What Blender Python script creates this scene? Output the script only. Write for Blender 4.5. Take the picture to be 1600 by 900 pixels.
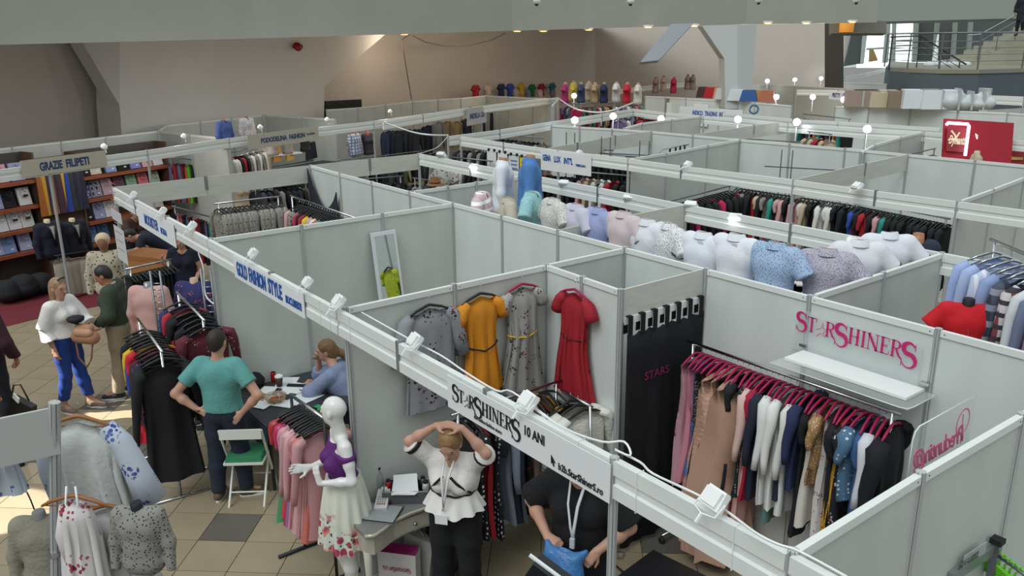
import bpy, math, random
import numpy as np
from mathutils import Vector, Matrix
random.seed(7); RS = np.random.RandomState(5)
for o in list(bpy.data.objects): bpy.data.objects.remove(o)
SC = bpy.context.scene; COL = SC.collection
PI = math.pi
# ------------------------------------------------------------------ camera
CAM = np.array([5.45, -2.53, 4.36]); FPX = 1290.0
_yaw, _pitch, _roll = 2.4895, .2922, -.0095
_f = np.array([math.cos(_yaw)*math.cos(_pitch), math.sin(_yaw)*math.cos(_pitch), -math.sin(_pitch)])
_r0 = np.array([math.sin(_yaw), -math.cos(_yaw), 0.]); _u0 = np.cross(_r0, _f)
_r = _r0*math.cos(_roll)+_u0*math.sin(_roll); _u = -_r0*math.sin(_roll)+_u0*math.cos(_roll)
cd = bpy.data.cameras.new('camera'); cam = bpy.data.objects.new('camera', cd); COL.objects.link(cam)
cd.sensor_width = 36; cd.lens = FPX/1600*36; cd.clip_end = 300
cam.matrix_world = Matrix(((_r[0], _u[0], -_f[0], CAM[0]), (_r[1], _u[1], -_f[1], CAM[1]), (_r[2], _u[2], -_f[2], CAM[2]), (0, 0, 0, 1)))
SC.camera = cam
# ------------------------------------------------------------------ world, lights, exposure
W = bpy.data.worlds.new('world'); SC.world = W; W.use_nodes = True
nt = W.node_tree; bg = nt.nodes['Background']
tc = nt.nodes.new('ShaderNodeTexCoord'); sep = nt.nodes.new('ShaderNodeSeparateXYZ'); rp = nt.nodes.new('ShaderNodeValToRGB')
nt.links.new(tc.outputs['Generated'], sep.inputs[0]); nt.links.new(sep.outputs['Z'], rp.inputs[0]); nt.links.new(rp.outputs[0], bg.inputs[0])
rp.color_ramp.elements[0].position = 0.0; rp.color_ramp.elements[0].color = (.30, .31, .30, 1)
rp.color_ramp.elements[1].position = .6; rp.color_ramp.elements[1].color = (.86, .95, .95, 1)
bg.inputs[1].default_value = .70
def sun(name, direction, strength, angle, color):
    l = bpy.data.lights.new(name, 'SUN'); l.energy = strength; l.angle = angle; l.color = color
    o = bpy.data.objects.new(name, l); COL.objects.link(o)
    o.rotation_euler = Vector(direction).to_track_quat('-Z', 'Y').to_euler(); return o
sun('sun', (-.15, .62, -.75), .95, math.radians(35), (.96, 1, 1))
def shaft(target, src, r, e):
    l = bpy.data.lights.new('daylight_shaft', 'SPOT'); d = Vector(target)-Vector(src); l.energy = e; l.spot_size = 2*math.atan(r/d.length); l.spot_blend = .25; l.shadow_soft_size = .02; l.color = (1, .97, .88)
    o = bpy.data.objects.new('daylight_shaft', l); COL.objects.link(o); o.location = src; o.rotation_euler = d.to_track_quat('-Z', 'Y').to_euler(); o.scale = (1, 1, 1)
shaft((-4.95, -.62, 0), (-11, -14, 14), .36, 50000); shaft((-4.6, -.95, 0), (-11, -14, 14), .2, 50000); shaft((-3.3, -2.35, 0), (-11, -14, 14), .5, 45000)
SC.view_settings.view_transform = 'Standard'; SC.view_settings.look = 'None'
SC.view_settings.exposure = .38; SC.view_settings.gamma = 1.0
SC.view_settings.use_curve_mapping = False
# ------------------------------------------------------------------ picking helpers: pixel + known plane -> place
TOP = 2.44
def ray(x, y): return _f+_r*(x-800)/FPX-_u*(y-450)/FPX
def Z(x, y, z=TOP): d = ray(x, y); return CAM+d*((z-CAM[2])/d[2])
def PV(x, y, v): d = ray(x, y); return CAM+d*((v-CAM[1])/d[1])
def PU(x, y, u): d = ray(x, y); return CAM+d*((u-CAM[0])/d[0])
def PT(x, y, t): return CAM+ray(x, y)*t
LA = np.array([-10.35, -.27]); LD = np.array([-.36912, .92938]); LN = np.array([-.92938, -.36912])
def PL(x, y, d):
    q = ray(x, y); t = (d-(CAM[:2]-LA)@LN)/(q[:2]@LN); return CAM+q*t
def LW(s, d, z): p = LA+LD*s+LN*d; return np.array([p[0], p[1], z])
LROT = math.atan2(LD[1], LD[0])
# ------------------------------------------------------------------ materials
def lin(c):
    if isinstance(c, str):
        c = [int(c[i:i+2], 16)/255 for i in (0, 2, 4)]
    return tuple((v/12.92 if v <= .04045 else ((v+.055)/1.055)**2.4) for v in c)+(1,)
MC = {}
def mat(hexc, rough=.6, metal=0., kind='plain', c2='ffffff', c3='303030', scale=20., bump=0., emit=0., alpha=1., trans=0.):
    key = (hexc, rough, metal, kind, c2, c3, scale, bump, emit, alpha, trans)
    if key in MC: return MC[key]
    m = bpy.data.materials.new(kind+'_'+hexc); m.use_nodes = True; MC[key] = m
    n = m.node_tree.nodes; L = m.node_tree.links; b = n['Principled BSDF']
    b.inputs['Roughness'].default_value = rough; b.inputs['Metallic'].default_value = metal
    base = lin(hexc); b.inputs['Base Color'].default_value = base; m.diffuse_color = base
    if emit: b.inputs['Emission Color'].default_value = base; b.inputs['Emission Strength'].default_value = emit
    if alpha < 1: b.inputs['Alpha'].default_value = alpha
    if trans: b.inputs['Transmission Weight'].default_value = trans
    if kind == 'plain' and not bump: return m
    t = n.new('ShaderNodeTexCoord'); out = t.outputs['Object']
    def mix(fac, a, c):
        x = n.new('ShaderNodeMix'); x.data_type = 'RGBA'
        L.new(fac, x.inputs[0])
        for i, v in ((6, a), (7, c)):
            if isinstance(v, tuple): x.inputs[i].default_value = v
            else: L.new(v, x.inputs[i])
        return x.outputs[2]
    def ramp(src, lo, hi):
        r = n.new('ShaderNodeMapRange'); L.new(src, r.inputs[0]); r.inputs[1].default_value = lo; r.inputs[2].default_value = hi; return r.outputs[0]
    def noise(sc, detail=2.):
        x = n.new('ShaderNodeTexNoise'); x.inputs['Scale'].default_value = sc; x.inputs['Detail'].default_value = detail
        L.new(out, x.inputs['Vector']); return x.outputs['Fac']
    def voro(sc, rand=1.):
        x = n.new('ShaderNodeTexVoronoi'); x.inputs['Scale'].default_value = sc; x.inputs['Randomness'].default_value = rand
        L.new(out, x.inputs['Vector']); return x
    col = None
    if kind == 'worn':
        col = mix(ramp(noise(scale, 4), .35, .75), base, lin(c2))
    elif kind == 'floral':
        v = voro(scale*.8); ad = n.new('ShaderNodeMath'); ad.operation = 'ADD'; L.new(v.outputs['Distance'], ad.inputs[0]); nz = n.new('ShaderNodeMath'); nz.operation = 'MULTIPLY'; nz.inputs[1].default_value = .5; L.new(noise(scale*3., 2), nz.inputs[0]); L.new(nz.outputs[0], ad.inputs[1])
        cl = ramp(ad.outputs[0], .66, .60); v2 = voro(scale*4.); f2 = ramp(v2.outputs['Distance'], .46, .40); mm = n.new('ShaderNodeMath'); mm.operation = 'MULTIPLY'; L.new(cl, mm.inputs[0]); L.new(f2, mm.inputs[1])
        sc_ = n.new('ShaderNodeSeparateColor'); L.new(v2.outputs['Color'], sc_.inputs[0]); fc_ = mix(ramp(sc_.outputs[0], .45, .55), lin(c2), lin(c3)); col = mix(mm.outputs[0], base, fc_)
    elif kind == 'dots':
        v = voro(scale, .25); col = mix(ramp(v.outputs['Distance'], .30, .25), base, lin(c2))
    elif kind in ('stripe', 'check', 'border'):
        s = n.new('ShaderNodeSeparateXYZ'); L.new(out, s.inputs[0])
        def wave(o, sc):
            k = n.new('ShaderNodeMath'); k.operation = 'MULTIPLY'; k.inputs[1].default_value = sc; L.new(o, k.inputs[0])
            q = n.new('ShaderNodeMath'); q.operation = 'SINE'; L.new(k.outputs[0], q.inputs[0]); return ramp(q.outputs[0], .25, .45)
        if kind == 'stripe': col = mix(wave(s.outputs['X'], scale), base, lin(c2))
        elif kind == 'check': col = mix(wave(s.outputs['Z'], scale), mix(wave(s.outputs['X'], scale), base, lin(c2)), lin(c3))
        else:
            v = voro(scale); fl = mix(ramp(v.outputs['Distance'], .5, .42), lin('d8dccf'), mix(ramp(noise(scale*.55, 0), .42, .58), lin(c2), lin(c3)))
            v3 = voro(scale*1.9); fl = mix(ramp(v3.outputs['Distance'], .28, .22), fl, lin('3f4a3a'))
            zz = n.new('ShaderNodeMath'); zz.operation = 'ADD'; L.new(s.outputs['Z'], zz.inputs[0])
            nn = n.new('ShaderNodeMath'); nn.operation = 'MULTIPLY'; nn.inputs[1].default_value = .5; L.new(noise(scale*.6), nn.inputs[0]); L.new(nn.outputs[0], zz.inputs[1])
            col = mix(ramp(zz.outputs[0], 1.07, 1.0), base, fl)
    elif kind == 'speck':
        v = voro(scale); col = mix(ramp(v.outputs['Distance'], .32, .26), base, lin(c2))
    elif kind == 'wood':
        s = n.new('ShaderNodeMapping'); L.new(out, s.inputs[0]); s.inputs['Scale'].default_value = (1, 1, 14); out = s.outputs[0]
        col = mix(ramp(noise(scale, 4), .35, .65), base, lin(c2))
    if col is not None: L.new(col, b.inputs['Base Color'])
    if bump:
        bp = n.new('ShaderNodeBump'); bp.inputs['Strength'].default_value = bump; bp.inputs['Distance'].default_value = .01
        L.new(noise(30, 3), bp.inputs['Height']); L.new(bp.outputs[0], b.inputs['Normal'])
    return m
def fab(c, **k): k.setdefault('rough', .85); return mat(c, **k)
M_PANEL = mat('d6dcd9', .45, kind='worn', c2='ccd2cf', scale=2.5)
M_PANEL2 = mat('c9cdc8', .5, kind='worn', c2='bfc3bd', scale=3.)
M_ALU = mat('c2c6c6', .35, .35); M_ALUD = mat('8f9494', .4, .5)
M_BEAM = mat('e2e5e2', .4); M_BEAMW = mat('cfd0c8', .6, kind='wood', c2='c4c5bc', scale=3.)
M_BLACK = mat('14171b', .7); M_CHROME = mat('b9bcbf', .18, 1.); M_STEEL = mat('80848a', .35, .8)
M_DARKM = mat('2a2c30', .5, .3); M_WHITE = mat('eceeed', .4); M_PAPER = mat('e3e4e6', .8)
M_PINKH = mat('a3184f', .55); M_BLKH = mat('1b1c20', .5)
M_SKIN = mat('c39681', .5, kind='worn', c2='b98a75', scale=9.); M_SKIN2 = mat('b47a5f', .55, kind='worn', c2='a87055', scale=9.)
M_WOODT = mat('b07a55', .45, kind='wood', c2='9d6844', scale=5.)
# ------------------------------------------------------------------ object helpers
LABELS = {}
def tag(o, label=None, cat=None, group=None, kind=None):
    if label: o['label'] = label; LABELS.setdefault(label, []).append(o.name)
    if cat: o['category'] = cat
    if group: o['group'] = group
    if kind: o['kind'] = kind
    return o
def empty(name, loc=(0, 0, 0), rz=0., label=None, cat=None, group=None, kind=None):
    o = bpy.data.objects.new(name, None); COL.objects.link(o); o.empty_display_size = .1
    o.location = [float(v) for v in loc]; o.rotation_euler = (0, 0, rz)
    return tag(o, label, cat, group, kind)
def link(name, me, m, parent=None, loc=None, rot=None, scale=None):
    o = bpy.data.objects.new(name, me); COL.objects.link(o)
    if parent is not None: o.parent = parent
    if m is not None:
        if not me.materials: me.materials.append(None)
        o.material_slots[0].link = 'OBJECT'; o.material_slots[0].material = m
    if loc is not None: o.location = [float(v) for v in loc]
    if rot is not None: o.rotation_euler = rot
    if scale is not None: o.scale = scale
    return o
def mesh_np(V, Q, smooth=True, name='mesh'):
    V = np.asarray(V, dtype=np.float32); me = bpy.data.meshes.new(name)
    Q = [np.asarray(q) for q in Q] if not isinstance(Q, np.ndarray) else Q
    if isinstance(Q, np.ndarray):
        nf, k = Q.shape; me.vertices.add(len(V)); me.vertices.foreach_set('co', V.ravel())
        me.loops.add(nf*k); me.loops.foreach_set('vertex_index', Q.ravel().astype(np.int32))
        me.polygons.add(nf); me.polygons.foreach_set('loop_start', np.arange(0, nf*k, k, dtype=np.int32))
        try: me.polygons.foreach_set('loop_total', np.full(nf, k, dtype=np.int32))
        except Exception: pass
        me.update(calc_edges=True); me.validate()
    else:
        me.from_pydata(V.tolist(), [], [q.tolist() for q in Q]); me.update()
    if smooth: me.polygons.foreach_set('use_smooth', np.ones(len(me.polygons), dtype=bool))
    return me
class MB:
    def __init__(s): s.v = []; s.f = []
    def add(s, V, F):
        n = len(s.v); s.v += [tuple(float(c) for c in p) for p in V]; s.f += [tuple(n+i for i in f) for f in F]; return s
    def box(s, c, d, M=None, taper=1.):
        x, y, z = [k/2 for k in d]
        P = [(-x, -y, -z), (x, -y, -z), (x, y, -z), (-x, y, -z), (-x*taper, -y*taper, z), (x*taper, -y*taper, z), (x*taper, y*taper, z), (-x*taper, y*taper, z)]
        if M is not None: P = [tuple(M @ Vector(p)) for p in P]
        P = [(p[0]+c[0], p[1]+c[1], p[2]+c[2]) for p in P]
        return s.add(P, [(0, 3, 2, 1), (4, 5, 6, 7), (0, 1, 5, 4), (1, 2, 6, 5), (2, 3, 7, 6), (3, 0, 4, 7)])
    def tube(s, pts, r, n=6, closed=False, cap=True):
        pts = [Vector([float(c) for c in p]) for p in pts]; rs = r if isinstance(r, (list, tuple)) else [r]*len(pts); V = []; up = None
        for i, p in enumerate(pts):
            a = pts[i-1] if (i > 0 or closed) else p; b = pts[(i+1) % len(pts)] if (i < len(pts)-1 or closed) else p
            t = (b-a).normalized()
            if up is None:
                up = Vector((0, 0, 1)) if abs(t.z) < .9 else Vector((1, 0, 0))
            x = t.cross(up).normalized(); y = x.cross(t).normalized(); up = y
            for k in range(n):
                an = 2*PI*k/n; V.append(p+x*math.cos(an)*rs[i]+y*math.sin(an)*rs[i])
        m = len(pts); F = []
        for i in range(m if closed else m-1):
            for k in range(n): F.append((i*n+k, i*n+(k+1) % n, ((i+1) % m)*n+(k+1) % n, ((i+1) % m)*n+k))
        if cap and not closed: F += [tuple(range(n-1, -1, -1)), tuple(range((m-1)*n, m*n))]
        return s.add(V, F)
    def lathe(s, prof, n=12, c=(0, 0, 0), sx=1., sy=1.):
        V = [(c[0]+r*sx*math.cos(2*PI*k/n), c[1]+r*sy*math.sin(2*PI*k/n), c[2]+z) for r, z in prof for k in range(n)]; m = len(prof); F = []
        for i in range(m-1):
            for k in range(n): F.append((i*n+k, i*n+(k+1) % n, (i+1)*n+(k+1) % n, (i+1)*n+k))
        F += [tuple(range(n-1, -1, -1)), tuple(range((m-1)*n, m*n))]
        return s.add(V, F)
    def prism(s, poly, t, M):     # poly in local xy, extruded t along local z, then M
        n = len(poly); P = [M @ Vector((p[0], p[1], 0)) for p in poly]+[M @ Vector((p[0], p[1], t)) for p in poly]
        F = [tuple(range(n-1, -1, -1)), tuple(range(n, 2*n))]+[(i, (i+1) % n, n+(i+1) % n, n+i) for i in range(n)]
        return s.add(P, F)
    def mesh(s, smooth=False, name='mesh'):
        me = bpy.data.meshes.new(name); me.from_pydata(s.v, [], s.f); me.update()
        if smooth: me.polygons.foreach_set('use_smooth', np.ones(len(me.polygons), dtype=bool))
        return me
    def obj(s, name, m, parent=None, smooth=False, **k): return link(name, s.mesh(smooth, name), m, parent, **k)
UNIT = MB().box((0, 0, 0), (1, 1, 1)).mesh()
def ubox(name, c, d, m, parent=None, rz=0.): return link(name, UNIT, m, parent, loc=c, rot=(0, 0, rz), scale=[float(x) for x in d])
ORD = 'first second third fourth fifth sixth seventh eighth ninth tenth eleventh twelfth thirteenth fourteenth fifteenth sixteenth seventeenth eighteenth nineteenth twentieth'.split()
ORD += ['twenty-'+w for w in ORD[:9]]+['thirtieth']+['thirty-'+w for w in ORD[:9]]+['fortieth']+['forty-'+w for w in ORD[:9]]
# ------------------------------------------------------------------ stand system: posts, panels, beams
def post_mesh():
    P = []
    for k in range(8):
        a = 2*PI*k/8
        for da, r in ((-.20, .024), (-.08, .024), (-.06, .014), (.06, .014), (.08, .024), (.20, .024)): P.append((r*math.cos(a+da), r*math.sin(a+da)))
    return MB().prism(P, 1., Matrix.Identity(4)).mesh()
POSTM = post_mesh()
def post(p, parent, z0=0., z1=TOP+.01, m=M_ALU): return link('post', POSTM, m, parent, loc=(p[0], p[1], z0), scale=(1, 1, z1-z0))
BEAMP = [(-.02, 0), (.02, 0), (.02, .07), (.008, .08), (.008, .115), (.02, .125), (.02, .2), (-.02, .2), (-.02, .125), (-.008, .115), (-.008, .08), (-.02, .07)]
BEAMM = MB().prism(BEAMP, 1., Matrix(((0, 0, 1, -.5), (1, 0, 0, 0), (0, 1, 0, -.2), (0, 0, 0, 1)))).mesh()
FLATM = MB().prism([(-.01, -.28), (.01, -.28), (.01, 0), (-.01, 0)], 1., Matrix(((0, 0, 1, -.5), (1, 0, 0, 0), (0, 1, 0, 0), (0, 0, 0, 1)))).mesh()
used_posts = set()
def wall(label, pts, z1=TOP, posts=True, m=M_PANEL, group=None, skip=()):
    """free-standing stand wall through the given plan points: root > panel, post, rail"""
    root = empty('partition_wall', (pts[0][0], pts[0][1], 0), 0, label, 'partition wall', group)
    o = np.array([pts[0][0], pts[0][1]])
    for i in range(len(pts)):
        p = np.array(pts[i][:2], float); key = (round(p[0], 1), round(p[1], 1))
        if posts and key not in used_posts: used_posts.add(key); post(p-o, root, z1=z1+.01)
        if i+1 < len(pts) and i not in skip:
            q = np.array(pts[i+1][:2], float); d = q-p; L = np.linalg.norm(d); a = math.atan2(d[1], d[0]); c = (p+q)/2-o
            ubox('panel', (c[0], c[1], z1/2+.01), (L-.04, .008, z1-.1), m, root, a)
            ubox('top_rail', (c[0], c[1], z1-.0225), (L-.044, .035, .045), M_BEAM, root, a)
            ubox('bottom_rail', (c[0], c[1], .03), (L-.044, .035, .05), M_BEAM, root, a)
            for s in (-1, 1):
                b = (q-p)/L*s*(L/2-.05)
                ubox('screw', (c[0]+b[0], c[1]+b[1], z1-.022), (.008, .037, .008), M_BLACK, root, a)
    return root
def beam(label, pts, z=TOP, posts=True, flat=False, group=None, name='header_beam', m=None):
    root = empty(name, (pts[0][0], pts[0][1], z), 0, label, 'beam', group); o = np.array(pts[0][:2], float)
    for i in range(len(pts)-1):
        p = np.array(pts[i][:2], float); q = np.array(pts[i+1][:2], float); d = q-p; L = np.linalg.norm(d); c = (p+q)/2-o
        link('board' if flat else 'beam_segment', FLATM if flat else BEAMM, m or (M_BEAMW if flat else M_BEAM), root, loc=(c[0], c[1], 0), rot=(0, 0, math.atan2(d[1], d[0])), scale=(L-.02, 1, 1))
    for i in range(len(pts)):
        p = np.array(pts[i][:2], float); key = (round(p[0], 1), round(p[1], 1)); e = pts[i][2] if len(pts[i]) > 2 else 1
        if posts and e == 1 and key not in used_posts: used_posts.add(key); post(p-o, root, z0=-z, z1=.01)
        if e == 0: ubox('joint_bracket', (p[0]-o[0], p[1]-o[1], -.09), (.03, .05, .21), M_ALUD, root, 0)
    return root
# ------------------------------------------------------------------ floor: tiles set at 49 degrees
FA = math.radians(49.); FE = np.array([math.cos(FA), math.sin(FA)]); FF = np.array([-FE[1], FE[0]]); FO = np.array([-1.87, -.546]); FS = .448
floor = ubox('floor', (-6, 8, -.06), (44, 50, .1), mat('6f6455', .8), None); tag(floor, kind='structure', label='beige square floor tiles with dark joints and a few grey tiles', cat='floor')
floor.location = (0, 0, 0); floor.scale = (1, 1, 1); floor.data = MB().box((-6, 8, -.058), (44, 50, .1)).mesh(); floor.data.materials.append(None); floor.material_slots[0].link = 'OBJECT'; floor.material_slots[0].material = mat('5f554a', .8)
M_T = [mat('a1927b', .3, kind='worn', c2='978871', scale=2.), mat('9b8d76', .3, kind='worn', c2='a3957e', scale=2.), mat('978972', .33, kind='worn', c2='9e907a', scale=1.5)]
M_TG = mat('6b665e', .4, kind='worn', c2='605b54', scale=2.)
TILE = MB().box((0, 0, -.004), (FS-.008, FS-.008, .012)).mesh(); TILE.materials.append(None)
def tidx(x, y):
    w = Z(x, y, 0)[:2]-FO; return (math.floor(w@FE/FS), math.floor(w@FF/FS))
GREY = {tidx(*p) for p in [(345, 825), (235, 690), (40, 715), (215, 712), (1020, 850), (290, 560), (262, 705), (155, 632)]}
cand = []
for i in range(-45, 40):
    for j in range(-45, 45):
        c = FO+FE*(i+.5)*FS+FF*(j+.5)*FS; d = np.array([c[0], c[1], 0])-CAM; z = d@_f
        if z < .5: continue
        px, py = 800+FPX*(d@_r)/z, 450-FPX*(d@_u)/z
        if -90 < px < 1690 and -20 < py < 990: cand.append((z + (4 if c[1] > .4 else 0) + (6 if c[1] > 3 else 0), i, j, c))
cand.sort(key=lambda q: q[0]); rest = MB()
for k, (z, i, j, c) in enumerate(cand):
    if k < 300: 
        link('tile', TILE, M_TG if (i, j) in GREY else M_T[(i*7+j*3) % 3], floor, loc=(c[0], c[1], 0), rot=(0, 0, FA))
    else: rest.box((c[0], c[1], -.004), (FS-.008, FS-.008, .012), Matrix.Rotation(FA, 3, 'Z'))
tag(rest.obj('tile_field', M_T[0], floor), kind='stuff')
# red carpet in front of the left row
cp = [Z(-60, 528, 0), Z(0, 513, 0), Z(60, 498, 0), Z(157, 478, 0), LW(3.2, .9, 0), LW(-.6, 2.7, 0), LW(-4, 2.7, 0)]
car = MB().prism([(p[0], p[1]) for p in cp], .006, Matrix.Translation((0, 0, .003))).obj('carpet', fab('6b1f2b', rough=.95, bump=.3)); tag(car, 'dark red carpet laid in front of the shirt stall shelves', 'carpet')
# ------------------------------------------------------------------ hall: fascia, soffit, rear wall, piers, landing
def struct(o, label=None): return tag(o, label, kind='structure')
M_FAS = mat('a9aca3', .7, kind='worn', c2='a3a69d', scale=.8); M_HW = mat('d2cac2', .8, kind='worn', c2='cbc3bb', scale=.5)
fp = [PT(-260, 73, 13), PT(0, 70, 14), PT(400, 60, 19.5), PT(800, 48, 25), PT(1165, 38, 29), PT(1370, 35, 30)]
V = []; F = []
for p in fp: V += [(p[0], p[1], p[2]), (p[0], p[1], p[2]+5)]
b0 = fp[-1]-fp[-2]
back = [np.array([p[0], p[1]])+np.array([-.95, .1 if i < 5 else .3])*.5 for i, p in enumerate(fp)]
for p, q in zip(fp, back): V += [(q[0], q[1], p[2]), (q[0], q[1], p[2]+5)]
n = len(fp)
for i in range(n-1):
    F += [(2*i, 2*i+2, 2*i+3, 2*i+1), (2*n+2*i+2, 2*n+2*i, 2*n+2*i+1, 2*n+2*i+3), (2*i, 2*n+2*i, 2*n+2*i+2, 2*i+2)]
F += [(2*n-2, 4*n-2, 4*n-1, 2*n-1)]
struct(MB().add(V, F).obj('wall_upper', M_FAS), 'long pale band of wall above the recess')
wp = [LW(-9, 4.6, 0), LW(-3, 5.2, 0), LW(4, 5.5, 0), LW(12, 5.4, 0), LW(21, 4.2, 0), LW(29, 3.6, 0), PT(1318, 100, 36)]
wall_r = MB(); V = []; F = []
for p in wp: V += [(p[0], p[1], 0), (p[0], p[1], 5.2), (p[0]-.4, p[1]+.1, 5.2), (p[0]-.4, p[1]+.1, 0)]
for i in range(len(wp)-1):
    F += [(4*i, 4*i+4, 4*i+5, 4*i+1), (4*i+1, 4*i+5, 4*i+6, 4*i+2)]
struct(MB().add(V, F).obj('wall_rear', M_HW), 'warm grey rear wall in the recess')
V = []; F = []
for i, (a, b) in enumerate(zip(fp, wp[:6])): 
    V += [(a[0]-.2, a[1], a[2]+.03), (b[0]-.3, b[1], a[2]+.1)]
for i in range(5): F += [(2*i, 2*i+1, 2*i+3, 2*i+2)]
struct(MB().add(V, F).obj('ceiling', mat('9d968c', .8)), 'low soffit over the recess')
def quad(pts, th, name, m, parent=None, smooth=False):
    P = [np.array(p) for p in pts]; nrm = np.cross(P[1]-P[0], P[2]-P[0]); nrm /= np.linalg.norm(nrm); n = len(P); Q = [p+nrm*th for p in P]
    return MB().add(P+Q, [tuple(range(n))[::-1], tuple(range(n, 2*n))]+[(i, (i+1) % n, n+(i+1) % n, n+i) for i in range(n)]).obj(name, m, parent)
# flared piers: polygon given in the picture on a real plane parallel to the stalls
def pier(name, poly, d, th, m, label):
    P = [PL(x, y, d) for x, y in poly]; n = len(P); Q = [p+np.array([LN[0], LN[1], 0])*th for p in P]
    mb = MB().add(P+Q, [tuple(range(n))[::-1], tuple(range(n, 2*n))]+[(i, (i+1) % n, n+(i+1) % n, n+i) for i in range(n)])
    return struct(mb.obj(name, m), label)
M_PIER = mat('e3dfdb', .8, kind='worn', c2='dcd8d4', scale=.6)
pier('trim_1', [(193, 250), (187, 165), (187, 62), (604, 52), (507, 135), (505, 250)], 4.3, .9, M_PIER, 'broad flared pier')
P = [PL(187, 165, 4.3), PL(187, 62, 4.3), PL(126, 62, 4.75)]; Q = [p+np.array([LN[0], LN[1], 0])*.5 for p in P]
struct(MB().add(P+Q, [(0, 1, 2), (5, 4, 3), (0, 2, 5, 3), (2, 1, 4, 5)]).obj('trim_2', M_PIER), 'slanting cheek of the broad pier')
struct(quad([PT(x, y, 27) for x, y in [(998, 101), (1027, 98), (1080, 41), (1046, 42)]], .3, 'trim_3', mat('a3a8b0', .8)), 'slanting grey strut')
P0 = Z(1135, 150, 2.3); 
def colm():
    A = PT(1133, 150, 26); dirn = _r.copy(); dirn[2] = 0
    mb = MB(); D2 = 26
    front = [(1133, 170), (1132, 92), (1097, 40.5), (1152, 39), (1152, 170)]
    side = [(1152, 170), (1152, 39), (1182, 38.5), (1174, 170)]
    fl = [PT(x, y, D2) for x, y in front]; fr = [PT(x, y, D2+(x-1152)*.012) for x, y in side]; bk = np.array([-.8, .6, 0])*.7
    for poly in (fl, fr):
        n = len(poly); mb.add(poly+[p+bk for p in poly], [tuple(range(n))[::-1], tuple(range(n, 2*n))]+[(i, (i+1) % n, n+(i+1) % n, n+i) for i in range(n)])
    return mb
c = colm(); struct(c.obj('trim_4', mat('b3b6b5', .7)), 'pale column with a flared head')
# dark opening
P = [PL(x, y, 5.2) for x, y in [(507, 158), (580, 154), (580, 180), (507, 182)]]; Q = [p-np.array([LN[0], LN[1], 0])*.06 for p in P]
struct(MB().add(P+Q, [(0, 1, 2, 3), (7, 6, 5, 4), (0, 4, 5, 1), (1, 5, 6, 2), (2, 6, 7, 3), (3, 7, 4, 0)]).obj('window_1', mat('22262a', .3)), 'dark window strip behind the stalls')
# downlights on the soffit edge
for k, (x, y) in enumerate([(632, 53), (808, 48), (849, 48), (920, 46), (1013, 42), (1085, 40), (1200, 36), (1260, 36), (1332, 34)]):
    p = PT(x, y, 25+k*.45); r = empty('downlight', p, 0, '%s small warm downlight from the left under the upper wall edge' % ORD[k], 'light', 'warm downlights under the upper wall')
    MB().lathe([(.16, 0), (.16, .05), (.12, .06)], 12).obj('rim', M_WHITE, r); MB().lathe([(.12, -.02), (.06, -.03)], 12).obj('lamp', mat('ffc070', emit=5.), r)
    ld = bpy.data.lights.new('downlight_bulb', 'POINT'); ld.energy = 26; ld.color = (1, .82, .62); ld.shadow_soft_size = .2; lo = bpy.data.objects.new('bulb', ld); COL.objects.link(lo); lo.parent = r; lo.location = (-1.6, .7, -.35)
for k, (x, y) in enumerate([(822, 4), (967, 4), (1165, 2), (1316, 2), (739, 3)]):
    p = PT(x, y, 24.8+k*.7); p = p+np.array([.5, 0, 0]); r = empty('ceiling_fixture', p, 0, '%s small dark-lensed fixture from the left on the upper wall' % ORD[k] if k < 4 else 'small dangling cable loop high on the upper wall', 'fixture', 'fixtures on the upper wall')
    MB().lathe([(.02, .14), (.1, .12), (.12, 0), (.06, -.06)], 10).obj('housing', M_WHITE, r, True); MB().lathe([(.06, -.055), (.05, -.1), (.01, -.12)], 8).obj('lens', M_BLACK, r, True)
r = empty('fire_sounder', PL(465, 73, 4.15), 0, 'small red alarm sounder mounted high on the broad pier', 'alarm')
MB().lathe([(.1, -.05), (.14, 0), (.1, .07), (.03, .09)], 10).obj('body', mat('a31d20', .5), r, True, rot=(0, 1.2, 0)); MB().box((0, 0, 0), (.05, .3, .1)).obj('bracket', mat('7a1616', .5), r)
tag(MB().tube([PL(*q, 3.4) for q in [(640, 54), (628, 62), (632, 90), (637, 120), (643, 155)]], .018).obj('cable', mat('7b7671', .7)), 'thin cable hanging down the rear wall to the stalls', 'cable')
tag(MB().tube([PL(*q, 3.) for q in [(645, 56), (665, 66), (695, 72), (730, 72), (765, 64), (790, 52)]], .02).obj('cable', mat('8b8781', .7)), 'cable drooping in a loop under the upper wall edge', 'cable')
# right side: upper grey wall, landing with curved front, windows, stair
struct(quad([PT(1366, 34, 40), PT(1366, -260, 40), PT(1700, -260, 38), PT(1700, 26, 38)], .4, 'wall_right', mat('858b84', .7)), 'grey green upper wall above the landing')
struct(quad([PT(1385, 52, 31.5), PT(1300, 52, 31.5), PT(1300, 30, 31.5), PT(1385, 33, 31.5)], .3, 'trim_5', mat('7b7b74', .8)), 'grey lintel beside the lamp')
struct(quad([PT(1318, 140, 33), PT(1296, 140, 33), PT(1296, 30, 33), PT(1318, 30, 33)], .5, 'trim_6', mat('4b4642', .8)), 'dark brown pillar')
M_GLOW = mat('e8f1f2', .5, emit=1.25); M_FRM = mat('bcc4bd', .5); M_GL = mat('8fa09f', .05, alpha=.35)
def pane(a, b, t0, t1, name, m, D1=33.):
    return [PT(a[0], a[1], D1), PT(b[0], b[1], D1), PT(t1[0], t1[1], D1), PT(t0[0], t0[1], D1)]
sky = quad([PT(1338, 106, 54), PT(1660, 106, 54), PT(1660, 18, 54), PT(1338, 18, 54)], .1, 'window_2', M_GLOW); struct(sky, 'bright daylight behind the tall glazing')
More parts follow.
